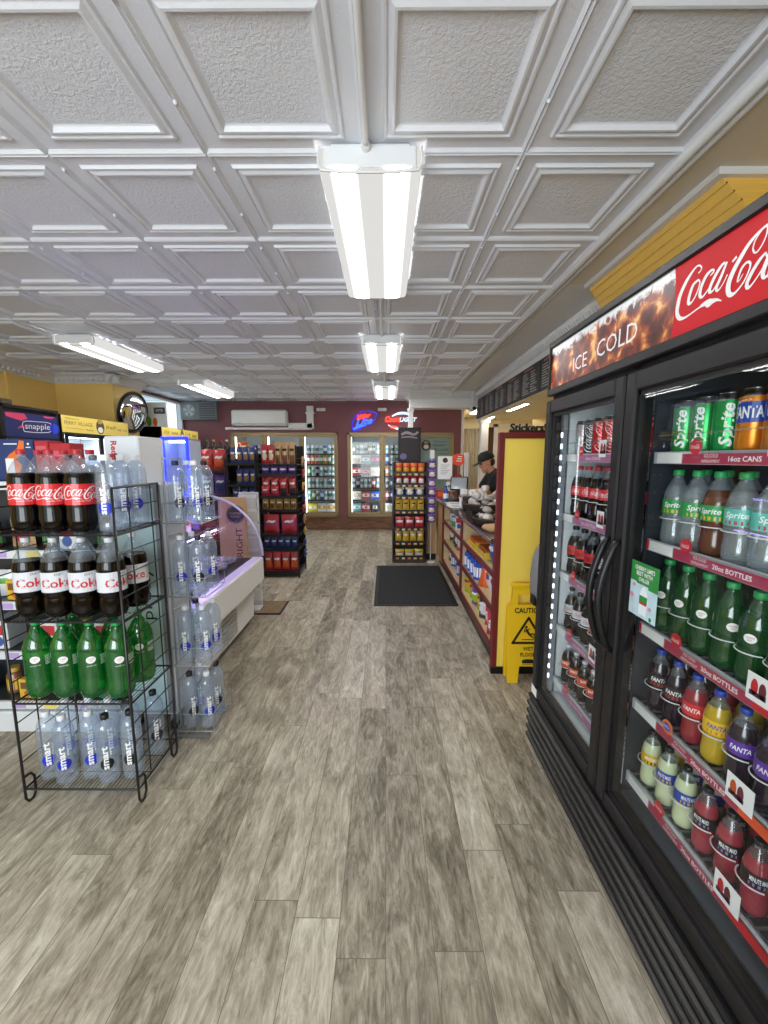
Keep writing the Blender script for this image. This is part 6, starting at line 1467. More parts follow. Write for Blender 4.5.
# ------------------------------------------------------------------ things on the counter top
CTZ = .9555
def basket(loc, label, n, seed):
    x, y = loc; z0 = CTZ + n
    t = thing('wicker_basket', label, 'basket', (x, y, CTZ))
    if n: m = M(); m.cbox(x - .15, x + .15, y - .15, y + .15, CTZ + .001, z0, .006); m.ob('riser', BLACK, t)
    m = M(); prof = [(.17, 0), (.185, .008), (.20, .05), (.21, .056), (.195, .056), (.18, .012), (0, .010)]
    m.lathe([(r, z) for r, z in prof], 24, (x, y, z0 + .001), sq=lambda a, z: 1 + .02 * math.cos(12 * a)); m.ob('bowl', mat('wicker_dark', '#2e231c', .7, var=.4, vscale=120, bump=1.0, bscale=150), t)
    m = M()
    for k in range(3): m.tube([(x + (.172 + .012 * k) * math.cos(a), y + (.172 + .012 * k) * math.sin(a), z0 + .016 + .014 * k) for a in [2 * PI * q / 24 for q in range(24)]], .006, 5, close=True)
    m.tube([(x + .208 * math.cos(a), y + .208 * math.sin(a), z0 + .056) for a in [2 * PI * q / 24 for q in range(24)]], .011, 6, close=True); m.ob('woven_rim', mat('wicker_rim', '#3c2d22', .7), t)
WRAP = thin('cling_wrap', '#f4f4f4', .52, '#e4e0d8', rough=.15, ior=1.7); CKIE = mat('cookie_brown', '#8a6244', .7, var=.4, vscale=60)
t = thing('wrapped_cookie', 'x', 'cookie'); m = M(); m.lathe([(0, 0), (.045, .002), (.055, .012), (.05, .024), (.03, .032), (0, .034)], 16, sq=lambda a, z: 1 + .05 * math.cos(5 * a)); m.ob('cookie', CKIE, t, True)
m = M(); m.lathe([(0, -.002), (.052, 0), (.062, .014), (.056, .030), (.03, .040), (0, .040)], 14, sq=lambda a, z: 1 + .06 * math.cos(7 * a)); m.add([(.055, -.03, .02), (.085, -.04, .03), (.085, .04, .012), (.055, .03, .02)], [(0, 1, 2, 3)]); m.add([(-.055, -.03, .02), (-.085, -.04, .012), (-.085, .04, .03), (-.055, .03, .02)], [(3, 2, 1, 0)]); m.ob('clear_wrap', WRAP, t, True)
KCK = Kind(t)
t = thing('wrapped_sandwich', 'x', 'sandwich'); m = M(); m.cbox(-.055, .055, -.04, .04, 0, .05, .016); m.ob('filling', mat('bread_white', '#e4ddd0', .6, var=.2, vscale=30), t, True); m = M(); m.cbox(-.06, .06, -.044, .044, -.002, .055, .018); m.ob('clear_wrap', WRAP, t, True)
KSW = Kind(t)
BK = ((.93, 3.30, 0.0, 'near'), (.93, 3.74, .07, 'far'))
basket((.93, 3.30), 'dark wicker basket of wrapped cookies nearer the yellow panel', 0, 1)
basket((.93, 3.74), 'dark wicker basket of wrapped cookies raised on a black riser', .07, 2)
for bi, (bx, by, dz, nm) in enumerate(BK):
    c = 0
    for lay, (n_, r_) in enumerate(((5, .130), (3, .096), (1, .0))):
        for i in range(n_):
            a = i * 2 * PI / n_ + lay * .5
            k = KCK if (i + bi + lay) % 3 else KSW
            o = k.put((bx + r_ * math.cos(a), by + r_ * math.sin(a), CTZ + dz + .035 + lay * .064), a, f'clear-wrapped {"cookie" if k is KCK else "white sandwich"}, {ORD[i]} round the {("lower", "middle", "top")[lay]} layer of the {nm} wicker basket', 'wrapped food in the wicker baskets', (.70, .70, 1.15))
            o.rotation_euler = (R.uniform(-.15, .15), (-.3 if lay < 2 else 0), a)
kf = kindof((lambda m: (m.cbox(-.10, .10, -.07, .07, 0, .05, .02), m.ob('bread_loaf', mat('bread_tan', '#b8926a', .7, var=.15), None, True))[1])(M()), 'bread'); kf.put((.84, 2.99, CTZ + .001), .3, 'tan bread loaf on the counter edge beside the near wicker basket', None)
# card terminal
pt = thing('card_terminal', 'dark card terminal on a stand at the far end of the counter', 'terminal', (.93, 5.05, CTZ))
m = M(); m.cbox(.84, 1.02, 4.95, 5.15, CTZ + .001, CTZ + .03, .008); m.cbox(.90, .96, 5.02, 5.08, CTZ + .02, CTZ + .16, .008); m.ob('stand', BLACK, pt)
m = M(); m.cbox(-.11, .11, -.02, .02, -.09, .09, .01); m.xf(Matrix.Translation((.92, 5.04, CTZ + .23)) @ Euler((math.radians(-18), 0, math.radians(-15))).to_matrix().to_4x4()); m.ob('screen_housing', BLACK, pt)
m = M(); m.cbox(-.095, .095, -.024, -.018, -.075, .075, .003); m.xf(Matrix.Translation((.92, 5.04, CTZ + .23)) @ Euler((math.radians(-18), 0, math.radians(-15))).to_matrix().to_4x4()); m.ob('screen', mat('screen_grey', '#8d949a', .15, coat=.5), pt)
# paper notice on stand
ns = thing('notice_stand', 'white paper notice with round brown logo in a clear counter stand', 'notice', (.80, 5.45, CTZ))
m = M(); m.cbox(.715, .885, 5.42, 5.50, CTZ + .001, CTZ + .008, .002); m.cbox(.795, .81, 5.452, 5.458, CTZ + .006, CTZ + .28, .002); m.ob('stand', CLEARP, ns)
m = M(); m.cbox(.70, .895, 5.446, 5.45, CTZ + .265, CTZ + .575, .0015, 0); T = planeT((0, 5.4454, CTZ + .265), (1, 0, 0), (0, 0, 1)); m.disc(.80, .255, .035, .035, T, 1)
for k in range(6): m.rect(.74, .86 - .02 * (k % 3), .19 - k * .024, .196 - k * .024, T, 2)
m.ob('paper_sheet', [TWHITE, mat('logo_brown', '#3e2c20', .5), GREY], ns)
n2 = thing('price_card', 'small white card propped in front of the paper notice', 'card', (.84, 5.25, CTZ))
m = M(); m.cbox(.79, .91, 5.25, 5.254, CTZ + .12, CTZ + .24, .001, 0); m.rect(.81, .89, CTZ + .17, CTZ + .20, planeT((0, 5.2494, 0), (1, 0, 0), (0, 0, 1)), 1); m.ob('card', [TWHITE, GREY], n2); m = M(); m.cbox(.80, .90, 5.24, 5.30, CTZ + .001, CTZ + .06, .004); m.cbox(.845, .855, 5.258, 5.266, CTZ + .05, CTZ + .22, .002); m.ob('holder', CLEARP, n2)
m = M(); m.cbox(-.09, .09, -.05, .05, 0, .10, .006, 0); m.rect(-.08, .08, .02, .08, planeT((0, -.0508, 0), (1, 0, 0), (0, 0, 1)), 1)
rb_ = kindof(m.ob('candy_carton', [TRED, f_org], None), 'box'); rb_.put((.80, 5.62, CTZ + .001), 0, 'red carton at the far end of the counter under the paper notice', None)
# round orange sign on a stalk
rs = thing('round_counter_sign', 'round orange-red sign on a slim stalk above the counter', 'sign', (.97, 5.42, CTZ))
m = M(); m.lathe([(.07, 0), (.07, .012), (.012, .02), (.009, .03), (.009, .46)], 14, (.97, 5.42, CTZ + .001)); m.ob('stalk', CHROME, rs)
m = M(); m.lathe([(.078, -.006), (.082, 0), (.078, .006)], 28, (.97, 5.405, CTZ + .53), 0, axis='y'); T = planeT((.97, 5.3982, CTZ + .53), (1, 0, 0), (0, 0, 1)); m.text('OPEN', .015, .02, .03, T, 1, width=.06) if False else None
for k in range(3): m.rect(-.01 - .01 * k, .045, .035 - k * .03, .047 - k * .03, T, 1)
m.ob('disc', [mat('orange_red', '#ea5230', .4), TWHITE], rs)
m = M(); m.cbox(.925, 1.015, 5.39, 5.40, CTZ + .22, CTZ + .33, .004, 0); T = planeT((.97, 5.3894, CTZ + .275), (1, 0, 0), (0, 0, 1)); m.rect(-.035, .03, -.005, .03, T, 1); m.rect(-.03, .02, -.035, -.02, T, 1); m.ob('small_placard', [TRED, TWHITE], rs)
m = M(); m.cbox(1.06, 1.11, 5.42, 5.47, CTZ + .001, 1.58, .006)
tag(m.ob('white_post', TRIMW, None), 'slim white upright post on the counter beside the orange-red sign', 'post')
kbl = kindof(smallbottle('pump_bottle', mat('pump_blue', '#2a4aa0', .3), CAPBL, TWHITE, h=.2, r=.035), 'bottle'); kbl.put((.765, 5.10, CTZ + .001), 0, 'blue bottle on the counter edge beside the card terminal', None)
t = thing('paper_cup_stack', 'x', 'cups')
m = M()
for k in range(6): m.lathe([(.030, .0 + k * .018), (.040, .095 + k * .018), (.043, .097 + k * .018), (.043, .102 + k * .018), (.038, .10 + k * .018)], 16)
m.ob('cups', TWHITE, t, 40); KCP = Kind(t)
gcu = 'white paper cup stacks on the counter'
for i, (x, y) in enumerate(((.90, 4.62), (1.0, 4.58), (1.10, 4.62), (.96, 4.46), (1.08, 4.45))): KCP.put((x, y, CTZ + .001), 0, f'white paper cup stack, {ORD[i]} from the aisle side and far end on the counter', gcu)
nb = thing('napkin_dispenser', 'chrome napkin dispenser on the counter behind the wicker baskets', 'dispenser', (.86, 4.28, CTZ))
m = M(); m.cbox(.80, .92, 4.20, 4.36, CTZ + .001, CTZ + .16, .01); m.ob('case', CHROME, nb); m = M(); m.cbox(.797, .802, 4.22, 4.34, CTZ + .03, CTZ + .13, .002); m.ob('napkins', TWHITE, nb)
for i, (y, sx) in enumerate(((4.15, 0), (4.72, .02))):
    m = M(); m.cbox(-.11, .11, -.14, .14, 0, .012, .003, 0); m.rect(-.08, .08, -.1, .02, planeT((0, 0, .0124), (1, 0, 0), (0, 1, 0)), 1)
    kindof(m.ob('flyer_pile', [TWHITE, LGREY], None), 'papers').put((.82 + sx, 4.0 + .72 * 0 + (4.52 if i == 0 else 4.80) - 4.0, CTZ + .001), .1, ('pile of white flyers on the counter near the cup stacks', 'pile of white flyers on the counter near the card terminal')[i], None)
pm = thing('menu_clipboard', 'long pink and white leaflet box leaning over the far wicker basket', 'leaflet box', (1.12, 3.95, CTZ))
mt_ = Matrix.Translation((1.12, 4.12, CTZ + .16)) @ Euler((0, math.radians(-35), math.radians(15))).to_matrix().to_4x4()
m = M(); m.cbox(-.20, .20, -.04, .04, -.025, .025, .004); m.xf(mt_); m.ob('leaflet_box', mat('pale_pink', '#d9aeb0', .5), pm)
m = M(); m.tube([(1.12, 4.14, CTZ + .002), (1.12, 4.14, CTZ + .15)], .008, 6); m.cbox(1.06, 1.18, 4.08, 4.20, CTZ + .001, CTZ + .01, .003); m.ob('stand', CHROME, pm)
sb_ = thing('salad_tray', 'clear tray of green salad on the counter behind the wicker baskets', 'tray', (1.17, 3.62, CTZ))
m = M(); m.cbox(1.15, 1.27, 3.44, 3.62, CTZ + .001, CTZ + .05, .012); m.ob('tray', CLEARP, sb_, True)
m = M()
for k in range(26): m.lathe([(0, -.014), (.022, -.006), (.02, .008), (0, .013)], 7, (1.18 + .06 * R.random(), 3.47 + .12 * R.random(), CTZ + .035 + .03 * R.random()))
m.ob('salad', mat('salad_green', '#8aa04a', .6, var=.4, vscale=50), sb_, True)

# ------------------------------------------------------------------ yellow panel, standing letters, caution sign, grey bag
yp = thing('divider_panel', 'tall yellow divider panel with burgundy edging at the counter end', 'panel', (1.1, 2.66, 0))
m = M(); m.cbox(.772, 1.62, 2.645, 2.677, .05, 1.63, .004); m.ob('yellow_board', mat('panel_yellow', '#f4d65c', .45, var=.03, vscale=2), yp)
m = M(); m.cbox(.735, .772, 2.632, 2.678, .05, 1.668, .005); m.cbox(.772, 1.62, 2.632, 2.678, 1.63, 1.668, .005); m.ob('edging', BURG, yp, label='burgundy edging strip')
m = M(); m.cbox(.735, 1.62, 2.636, 2.678, 0, .05, .004); m.ob('base_strip', BLACK, yp)
m = M(); m.text('Stickers!', .925, 1.70, .050, planeT((0, 2.65, 0), (1, 0, 0), (0, 0, 1)), 0, width=.235, bold=.03); n0 = len(m.v); v0 = list(m.v); f0 = list(m.f); m.add([(a, b + .012, c) for a, b, c in v0], [f[::-1] for f in f0], 0)
m.cbox(.80, 1.05, 2.646, 2.666, 1.6685, 1.682, .002, 0)
tag(m.ob('standing_letters', mat('letters_dark', '#2a211c', .5), None), 'dark cut-out letters standing on top of the yellow panel', 'letters')
# folding caution sign
wf = thing('caution_sign', 'yellow folding wet floor sign in front of the yellow panel', 'caution sign', (.92, 2.58, 0))
YS = mat('sign_plastic_yellow', '#f0c21c', .4, coat=.1)
def leafm(y0, y1, zt, flip):
    """one leaf: outline with a cut-out between the feet and a carrying handle, leaned from foot y0 to top y1"""
    m = M(); x0, x1 = .812, 1.102; t = .014 * flip
    P = [(x0 + .005, 0), (x0 + .075, 0), (x0 + .085, .115), (x1 - .085, .115), (x1 - .075, 0), (x1 - .005, 0), (x1, .54), (x1 - .035, .54), (x1 - .035, .62), (x0 + .035, .62), (x0 + .035, .54), (x0, .54)]
    yy = lambda z: y0 + (y1 - y0) * z / .66
    n = len(P); f = [(x, yy(z), z) for x, z in P]; b = [(x, yy(z) + t, z) for x, z in P]
    quads = [(0, 1, 2, 11), (2, 3, 6, 11), (3, 4, 5, 6), (11, 6, 7, 10), (10, 7, 8, 9)]
    # body above the feet, with a slot left open under the handle
    P2 = [(x0 + .005, 0), (x0 + .075, 0), (x0 + .085, .115), (x0, .115), (x1 - .085, .115), (x1 - .075, 0), (x1 - .005, 0), (x1, .115), (x1, .53), (x0, .53), (x0 + .03, .53), (x0 + .07, .53), (x0 + .07, .60), (x0 + .03, .60), (x1 - .07, .53), (x1 - .03, .53), (x1 - .03, .60), (x1 - .07, .60), (x0 + .03, .66), (x1 - .03, .66)]
    F = [(0, 1, 2, 3), (4, 5, 6, 7), (3, 2, 4, 7, 8, 15, 14, 11, 10, 9), (10, 11, 12, 13), (14, 15, 16, 17), (13, 12, 17, 16, 19, 18)]
    V = [(x, yy(z), z) for x, z in P2]; V2 = [(x, yy(z) + t, z) for x, z in P2]; k = len(P2)
    m.add(V + V2, F + [tuple(k + i for i in q[::-1]) for q in F])
    edges = {}
    for q in F:
        for a, b_ in zip(q, q[1:] + q[:1]): edges[(a, b_)] = 1
    for (a, b_) in list(edges):
        if (b_, a) not in edges: m.add([V[a], V[b_], V2[b_], V2[a]], [(0, 1, 2, 3)])
    return m, yy
m, yy = leafm(2.525, 2.575, .66, 1)
m.ob('front_leaf', YS, wf)
m2, _ = leafm(2.622, 2.585, .66, -1); m2.ob('rear_leaf', YS, wf)
m = M(); m.tube([(.837, 2.578, .665), (1.077, 2.578, .665)], .014, 8); m.ob('hinge_grip', YS, wf)
T = (lambda yy: (lambda u, v: Vector((u, yy(v) - .0012, v))))(yy)
m = M(); Tq = T; T = (lambda u, v: Tq(u + .034, v)); m.text('CAUTION', .92, .495, .036, T, 0, width=.19, bold=.03)
tri = [(.92, .445), (.815, .275), (1.025, .275)]
for a, b in zip(tri, tri[1:] + tri[:1]): m.stroke([(a[0], a[1], .016), ((a[0] + b[0]) / 2, (a[1] + b[1]) / 2, .016), (b[0], b[1], .016)], T, 0)
for a in tri: m.disc(a[0], a[1], .009, .009, T, 0, 10)
m.disc(.905, .383, .009, .009, T, 0, 10); m.stroke([(.905, .37, .010), (.915, .35, .016), (.93, .328, .014)], T, 0); m.stroke([(.895, .352, .006), (.91, .362, .008), (.928, .372, .006)], T, 0); m.stroke([(.93, .33, .011), (.95, .338, .009), (.965, .318, .008)], T, 0); m.stroke([(.93, .33, .011), (.945, .315, .009), (.968, .305, .007)], T, 0); m.stroke([(.902, .376, .006), (.892, .362, .006), (.895, .345, .005)], T, 0)
m.stroke([(.875, .297, .005), (.92, .298, .006), (.965, .297, .005)], T, 0)
m.text('WET', .92, .235, .026, T, 0, width=.07, bold=.03); m.text('FLOOR', .92, .195, .026, T, 0, width=.105, bold=.03)
m.poly([(.88, .135), (.96, .135), (.96, .157), (.94, .163), (.90, .163), (.88, .157)], T, 0); m.rect(.88, .96, .127, .130, T, 0)
m.ob('printing', TBLACK, wf)
# grey bag hanging off the far side of the drinks cooler
gb_ = thing('grey_bag', 'grey fabric bag hanging between the drinks cooler and yellow panel', 'bag', (1.0, 2.15, .6))
m = M(); vs = []; fs = []; nu, nv = 16, 12
prof = [(.0, .02), (.05, .62), (.14, .85), (.3, 1.0), (.5, 1.0), (.68, .92), (.8, .8), (.9, .62), (1, .25)]
def pr_(v):
    for (a, p), (b, q) in zip(prof, prof[1:]):
        if v <= b: return p + (q - p) * (v - a) / (b - a)
    return .2
for j in range(nv + 1):
    v = j / nv; k = pr_(v)
    for i in range(nu):
        a = 2 * PI * i / nu; c_a, s_a = math.cos(a), math.sin(a)
        vs.append((1.0 + .20 * k * (abs(c_a) ** .7) * (1 if c_a > 0 else -1) * (1 + .04 * math.sin(7 * v + 3 * a)), 2.15 + .10 * k * (abs(s_a) ** .7) * (1 if s_a > 0 else -1), .60 + .52 * v))
for j in range(nv):
    for i in range(nu): fs.append((j * nu + i, j * nu + (i + 1) % nu, (j + 1) * nu + (i + 1) % nu, (j + 1) * nu + i))
fs.append(tuple(range(nu))[::-1]); fs.append(tuple(nv * nu + i for i in range(nu)))
m.add(vs, fs); m.ob('bag_body', mat('grey_cloth', '#77777a', .85, var=.12, vscale=14, bump=.4, bscale=200), gb_, True)
m = M(); m.tube([(.95, 2.12, 1.10), (.955, 2.04, 1.25), (.962, 1.992, 1.312), (.98, 1.984, 1.3285), (.998, 1.992, 1.312), (1.02, 2.04, 1.25), (1.05, 2.12, 1.10)], .008, 6); m.ob('strap', BLACK, gb_)
m = M(); m.cbox(.805, .83, 2.10, 2.16, .70, .76, .006); m.ob('buckle', BLACK, gb_)

# ------------------------------------------------------------------ menu boards, ceiling camera, kitchen fittings
MB = mat('menu_board', '#262629', .55, var=.25, vscale=20); CHALK = mat('chalk', '#b8b6b0', .6); CHP = mat('chalk_rose', '#a8686c', .6)
rm = random.Random(5)
for i in range(7):
    y1 = 7.38 - i * .60; y0 = y1 - .585
    t = thing('menu_board', f'black chalk-lettered menu board, {ORD[i]} from the far white post above the counter', 'menu board', (1.63, (y0 + y1) / 2, 2.2), 0, 'menu boards above the counter')
    m = M(); m.cbox(1.628, 1.649, y0, y1, 2.205, 2.535, .004); m.ob('board', MB, t)
    m = M(); T = planeT((1.6272, y1, 2.205), (0, -1, 0), (0, 0, 1))
    m.stroke([(.08, .295, .016), (.2, .30, .02), (.38, .295, .016)], T, 1)
    for c0 in (.05, .31):
        for k in range(9):
            z = .255 - k * .027; L = rm.uniform(.1, .19); u = c0
            while u < c0 + L: w = rm.uniform(.012, .035); m.rect(u, u + w, z - .006, z + .006 * rm.uniform(.6, 1.2), T, 0); u += w + .007
    m.ob('chalk_writing', [CHALK, CHP], t)
ca = thing('security_camera', 'small white dome security camera under the cross beam end', 'camera', (1.52, 7.0, 2.4))
m = M(); m.lathe([(.055, 0), (.055, -.03), (.05, -.035)], 18, (1.52, 7.20, 2.655)); m.tube([(1.52, 7.20, 2.62), (1.52, 7.18, 2.40)], .014, 8); m.ob('mount', WHITE, ca)
m = M(); m.cbox(1.46, 1.58, 7.08, 7.24, 2.33, 2.41, .02); m.ob('housing', WHITE, ca, True); m = M(); m.lathe([(0, -.03), (.025, -.02), (.03, 0)], 16, (1.52, 7.08, 2.36), axis='y'); m.ob('camera_lens', BLACK, ca, True)
KE = mat('kitchen_light', '#fff2d8', .5, emit=24.0)
def klight(x, y, z, sx, sy, ph):
    t = thing('recessed_light', ph, 'ceiling light', (x, y, z)); m = M()
    for (a, b, c, d) in ((x - sx, x + sx, y - sy, y - sy + .02), (x - sx, x + sx, y + sy - .02, y + sy), (x - sx, x - sx + .02, y - sy, y + sy), (x + sx - .02, x + sx, y - sy, y + sy)): m.cbox(a, b, c, d, z - .012, z, .003)
    m.ob('frame', WHITE, t); m = M(); m.cbox(x - sx + .018, x + sx - .018, y - sy + .018, y + sy - .018, z - .009, z - .001, .002); m.ob('diffuser', KE, t)
klight(1.80, 7.05, 2.2, .045, .25, 'lit panel under the menu soffit nearer the far white post'); klight(1.80, 5.65, 2.2, .05, .42, 'lit panel under the menu soffit above the person'); klight(2.1, 8.8, 2.5, .25, .4, 'lit ceiling panel in the passage behind the counter')
cu_ = thing('curtain', 'grey-brown pleated curtain hanging in the passage doorway', 'curtain', (2.15, 9.9, 2.2))
m = M(); vs = []; n = 60
for k in range(n + 1):
    x = 1.72 + .78 * k / n; y = 9.95 + .035 * math.sin(k * .9); vs += [(x, y, .15), (x, y + .01 * math.sin(k), 2.2)]
m.add(vs, [(2 * i, 2 * i + 2, 2 * i + 3, 2 * i + 1) for i in range(n)]); m.add([(a, b + .012, c) for a, b, c in vs], [(2 * i + 1, 2 * i + 3, 2 * i + 2, 2 * i) for i in range(n)]); m.ob('cloth', mat('curtain_taupe', '#7a7264', .9, var=.1), cu_, True)
m = M(); m.tube([(1.62, 9.96, 2.215), (2.6, 9.96, 2.215)], .012, 8); m.ob('rod', CHROME, cu_)
kd = thing('kitchen_door', 'brown wooden door with white frame behind the counter', 'door', (2.3, 7.62, 0))
m = M(); m.cbox(2.02, 2.10, 7.62, 7.70, 0, 2.14, .006); m.cbox(2.72, 2.78, 7.62, 7.70, 0, 2.14, .006); m.cbox(2.02, 2.78, 7.62, 7.70, 2.08, 2.14, .006); m.ob('door_frame', TRIMW, kd)
m = M(); m.cbox(1.90, 2.02, 7.65, 7.69, .02, 2.08, .006); m.ob('door_leaf', mat('door_brown', '#5a3220', .5, var=.15), kd)
ws = thing('wall_shelf', 'small shelf of kitchen goods on the yellow kitchen wall', 'shelf', (2.6, 6.0, 1.5))
for z in (1.42, 1.72): m = M(); m.cbox(2.50, 2.715, 5.3, 6.9, z - .02, z, .004); m.ob('board', CCR, ws)
for i in range(6):
    SB[i % 4].put((2.60, 5.5 + i * .22, 1.421 + (.3 if i % 2 else 0)), FACE, f'{SBN[i % 4]} bottle, {ORD[i]} along the shelf on the yellow kitchen wall', 'bottles on the kitchen shelf')

# ------------------------------------------------------------------ person behind the counter
SKIN = mat('skin', '#c98f72', .55, var=.05, vscale=30)
def grow(m, name, mats, parent, voxel, smooth=4):
    """fuse overlapping volumes into one continuous surface"""
    o = m.ob('tmp', mats, None)
    r = o.modifiers.new('r', 'REMESH'); r.mode = 'VOXEL'; r.voxel_size = voxel
    s = o.modifiers.new('s', 'SMOOTH'); s.iterations = smooth; s.factor = .5
    dg = bpy.context.evaluated_depsgraph_get(); me = bpy.data.meshes.new_from_object(o.evaluated_get(dg)); me.name = name
    old = o.data; bpy.data.objects.remove(o); bpy.data.meshes.remove(old)
    me.shade_smooth(); n = bpy.data.objects.new(name, me); C.objects.link(n)
    for mm in (mats if isinstance(mats, list) else [mats]):
        if len(me.materials) == 0: me.materials.append(mm)
    n.parent = parent; off = ORIG[parent.name]
    for v in me.vertices: v.co -= off
    return n
def cap(m, pts, rs, n=12):
    """limb: ball-ended tapering tube"""
    P = [Vector(p) for p in pts]; Q, S = [], []
    d = (P[1] - P[0]).normalized()
    for k in (1, .8, .4): Q.append(P[0] - d * rs[0] * k * .98); S.append(rs[0] * math.sqrt(max(.01, 1 - k * k)))
    for i, p in enumerate(P): Q.append(p); S.append(rs[i])
    d = (P[-1] - P[-2]).normalized()
    for k in (.4, .8, 1): Q.append(P[-1] + d * rs[-1] * k * .98); S.append(rs[-1] * math.sqrt(max(.01, 1 - k * k)))
    m.tube(Q, S, n)
def ell(m, c, r, rot=None, n=16):
    mm = M(); mm.lathe([(math.sin(PI * k / 10) if 0 < k < 10 else .02, -math.cos(PI * k / 10)) for k in range(11)], n)
    mt = Matrix.Translation(c) @ (rot.to_matrix().to_4x4() if rot else Matrix()) @ Matrix.Diagonal((*r, 1)); mm.xf(mt); m.add(mm.v, mm.f)
PY = 5.16
pe = thing('person', 'person in black cap and black shirt reaching over the counter', 'person', (1.5, PY, 0))
m = M()
hip = (1.56, PY, .90); chest = (1.45, PY, 1.20); nk = (1.355, PY, 1.345); hd_ = Vector((1.285, PY, 1.445))
HR = Euler((0, math.radians(-22), 0))
ell(m, hip, (.12, .165, .13)); cap(m, [hip, (1.515, PY, 1.05), chest], [.125, .125, .145], 16); ell(m, chest, (.115, .18, .16), Euler((0, math.radians(-25), 0)))
cap(m, [(1.40, PY - .155, 1.275), (1.40, PY + .155, 1.275)], [.06, .06]); cap(m, [(1.41, PY, 1.28), nk, (1.31, PY, 1.40)], [.075, .056, .055])
# head, facing -x and tipped down
def hp(x, y, z): return tuple(hd_ + HR.to_matrix() @ Vector((x, y, z)))
ell(m, hp(.012, 0, .03), (.098, .078, .098), HR); ell(m, hp(-.03, 0, -.045), (.062, .058, .075), HR); ell(m, hp(-.085, 0, -.012), (.022, .014, .026), HR); ell(m, hp(-.07, 0, -.062), (.022, .03, .014), HR); ell(m, hp(-.062, 0, -.095), (.026, .03, .022), HR)
for s_ in (-1, 1): ell(m, hp(.012, s_ * .080, -.01), (.020, .012, .032), HR); ell(m, hp(-.055, s_ * .035, -.03), (.025, .022, .022), HR); ell(m, hp(-.078, s_ * .03, .028), (.016, .024, .009), HR)
# arms
def arm(s_, el, wr, tip):
    sh_ = Vector((1.39, PY + s_ * .185, 1.265)); el, wr, tip = Vector(el), Vector(wr), Vector(tip)
    cap(m, [sh_, sh_.lerp(el, .5), el], [.058, .052, .042]); cap(m, [el, el.lerp(wr, .35), wr], [.043, .041, .027])
    d = (tip - wr).normalized(); side = d.cross(Vector((0, 0, 1))).normalized(); up = side.cross(d)
    pc = wr + d * .05; ell(m, pc, (.050, .040, .018), d.to_track_quat('X', 'Z').to_euler())
    for k, (o_, L) in enumerate(((-.030, .066), (-.010, .078), (.010, .072), (.029, .058))):
        b = wr + d * .085 + side * o_; b0 = wr + d * .06 + side * o_ * .9; q = b + d * L * .5 + up * -.006; e = b + d * L * .82 - up * .030
        cap(m, [b0, b, q, e], [.0105, .0105, .0095, .0085], 8)
    t0 = wr + d * .025 - side * .022 * s_ * -1; t1 = t0 + d * .035 + side * .032 * s_; t2 = t1 + d * .032 + side * .008 * s_ - up * .012
    cap(m, [t0, t1, t2], [.013, .0115, .009], 8)
arm(-1, (1.25, PY - .235, 1.10), (1.03, PY - .20, 1.085), (.90, PY - .19, 1.04))
arm(1, (1.28, PY + .245, 1.08), (1.08, PY + .13, 1.03), (.98, PY + .08, 1.0))
for s_ in (-1, 1): cap(m, [(1.56, PY + s_ * .09, .88), (1.595, PY + s_ * .10, .49), (1.62, PY + s_ * .10, .08)], [.09, .062, .042]); cap(m, [(1.63, PY + s_ * .10, .045), (1.47, PY + s_ * .12, .035)], [.042, .034])
grow(m, 'body', SKIN, pe, .007, 3)
m = M()
ell(m, (1.545, PY, .98), (.14, .185, .16)); cap(m, [(1.55, PY, .96), (1.515, PY, 1.05), chest], [.14, .145, .165], 16); ell(m, chest, (.135, .20, .175), Euler((0, math.radians(-25), 0))); cap(m, [(1.40, PY - .165, 1.275), (1.40, PY + .165, 1.275)], [.075, .075]); cap(m, [(1.42, PY, 1.27), (1.375, PY, 1.325)], [.085, .066])
for s_, el in ((-1, Vector((1.25, PY - .235, 1.10))), (1, Vector((1.28, PY + .245, 1.08)))):
    a = Vector((1.39, PY + s_ * .185, 1.265)); cap(m, [a, a.lerp(el, .4), a.lerp(el, .72)], [.075, .070, .066])
grow(m, 'shirt', mat('shirt_black', '#1a1a1d', .85, bump=.2, bscale=80), pe, .009, 4)
m = M(); T = planeT((1.34, PY - .222, 1.22), (1, .15, 0), (0, 0, 1)); m.disc(.03, .0, .022, .026, T, 0, 14); m.ob('shirt_print', TWHITE, pe, label='small white print on the shirt')
m = M()
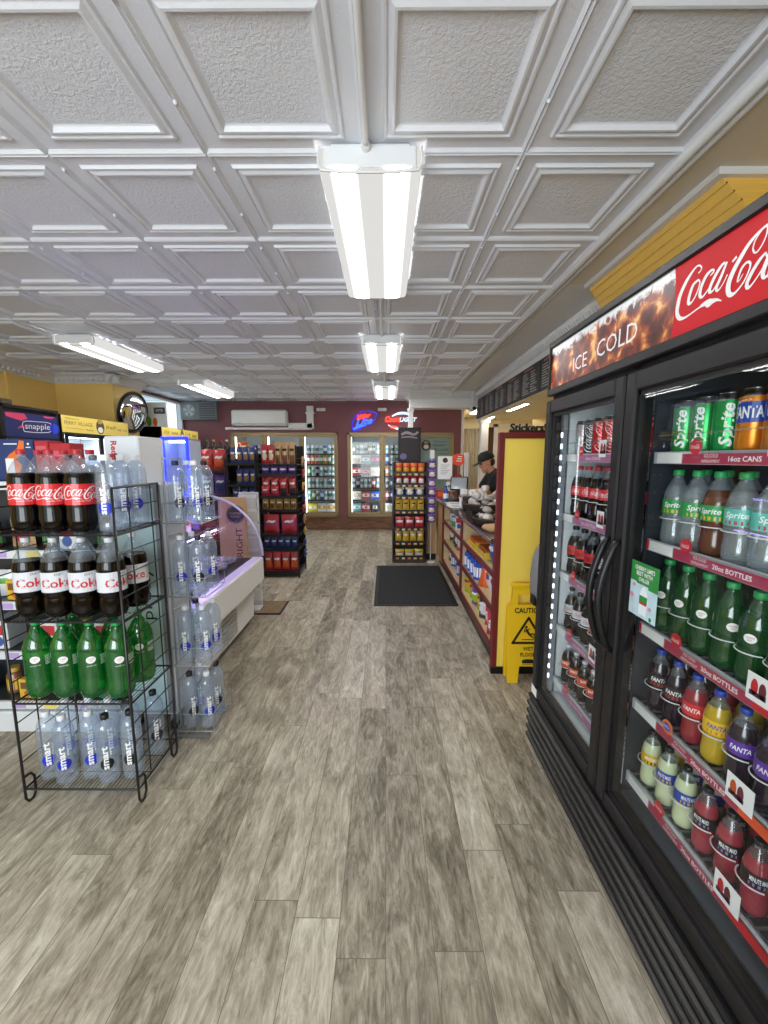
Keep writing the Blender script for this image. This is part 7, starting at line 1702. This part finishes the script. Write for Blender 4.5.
for s_ in (-1, 1): cap(m, [(1.56, PY + s_ * .09, .90), (1.595, PY + s_ * .10, .49), (1.62, PY + s_ * .10, .10)], [.11, .078, .062])
ell(m, (1.56, PY, .92), (.135, .18, .12)); grow(m, 'trousers', mat('trousers_dark', '#22242a', .85), pe, .01, 3)
for s_ in (-1, 1):
    m = M(); cap(m, [(1.64, PY + s_ * .10, .048), (1.46, PY + s_ * .12, .042)], [.05, .045]); m.v = [(x, y, max(z, .003)) for x, y, z in m.v]; m.ob('shoe', BLACK, pe, True)
m = M(); mm = M(); mm.lathe([(.108, -.0), (.110, .02), (.104, .06), (.085, .09), (.05, .108), (0, .112)], 22, sq=lambda a, z: 1 - .10 * abs(math.sin(a))); mm.xf(Matrix.Translation(hp(.012, 0, .035)) @ HR.to_matrix().to_4x4()); m.add(mm.v, mm.f)
mm = M(); vs = []; 
for k in range(13):
    a = PI * (.28 + .44 * k / 12) + PI / 2; 
    vs += [(.105 * math.cos(a), .098 * math.sin(a), .012), (.105 * math.cos(a) - .085 * math.sin(PI * k / 12) ** .5 - .004, .098 * math.sin(a), -.008)]
mm.add(vs, [(2 * i, 2 * i + 2, 2 * i + 3, 2 * i + 1) for i in range(12)]); mm.add([(a, b, c - .006) for a, b, c in vs], [(2 * i + 1, 2 * i + 3, 2 * i + 2, 2 * i) for i in range(12)]); mm.xf(Matrix.Translation(hp(.012, 0, .035)) @ HR.to_matrix().to_4x4()); m.add(mm.v, mm.f)
m.ob('cap', mat('cap_black_cloth', '#1c1c1e', .85), pe, True)
m = M(); ell(m, hp(.05, 0, -.005), (.058, .079, .06), HR); m.ob('hair', mat('hair_dark', '#2c1f18', .7), pe, True)
m = M()
for s_ in (-1, 1): ell(m, hp(-.078, s_ * .031, .010), (.009, .011, .008), HR, 10)
m.ob('eyes', mat('eye_dark', '#231a16', .2), pe, True)

# prototypes that were never set out
for k in Kind.all:
    if k.n == 0:
        for c in kids(k.o):
            for g in kids(c): bpy.data.objects.remove(g)
            bpy.data.objects.remove(c)
        bpy.data.objects.remove(k.o)
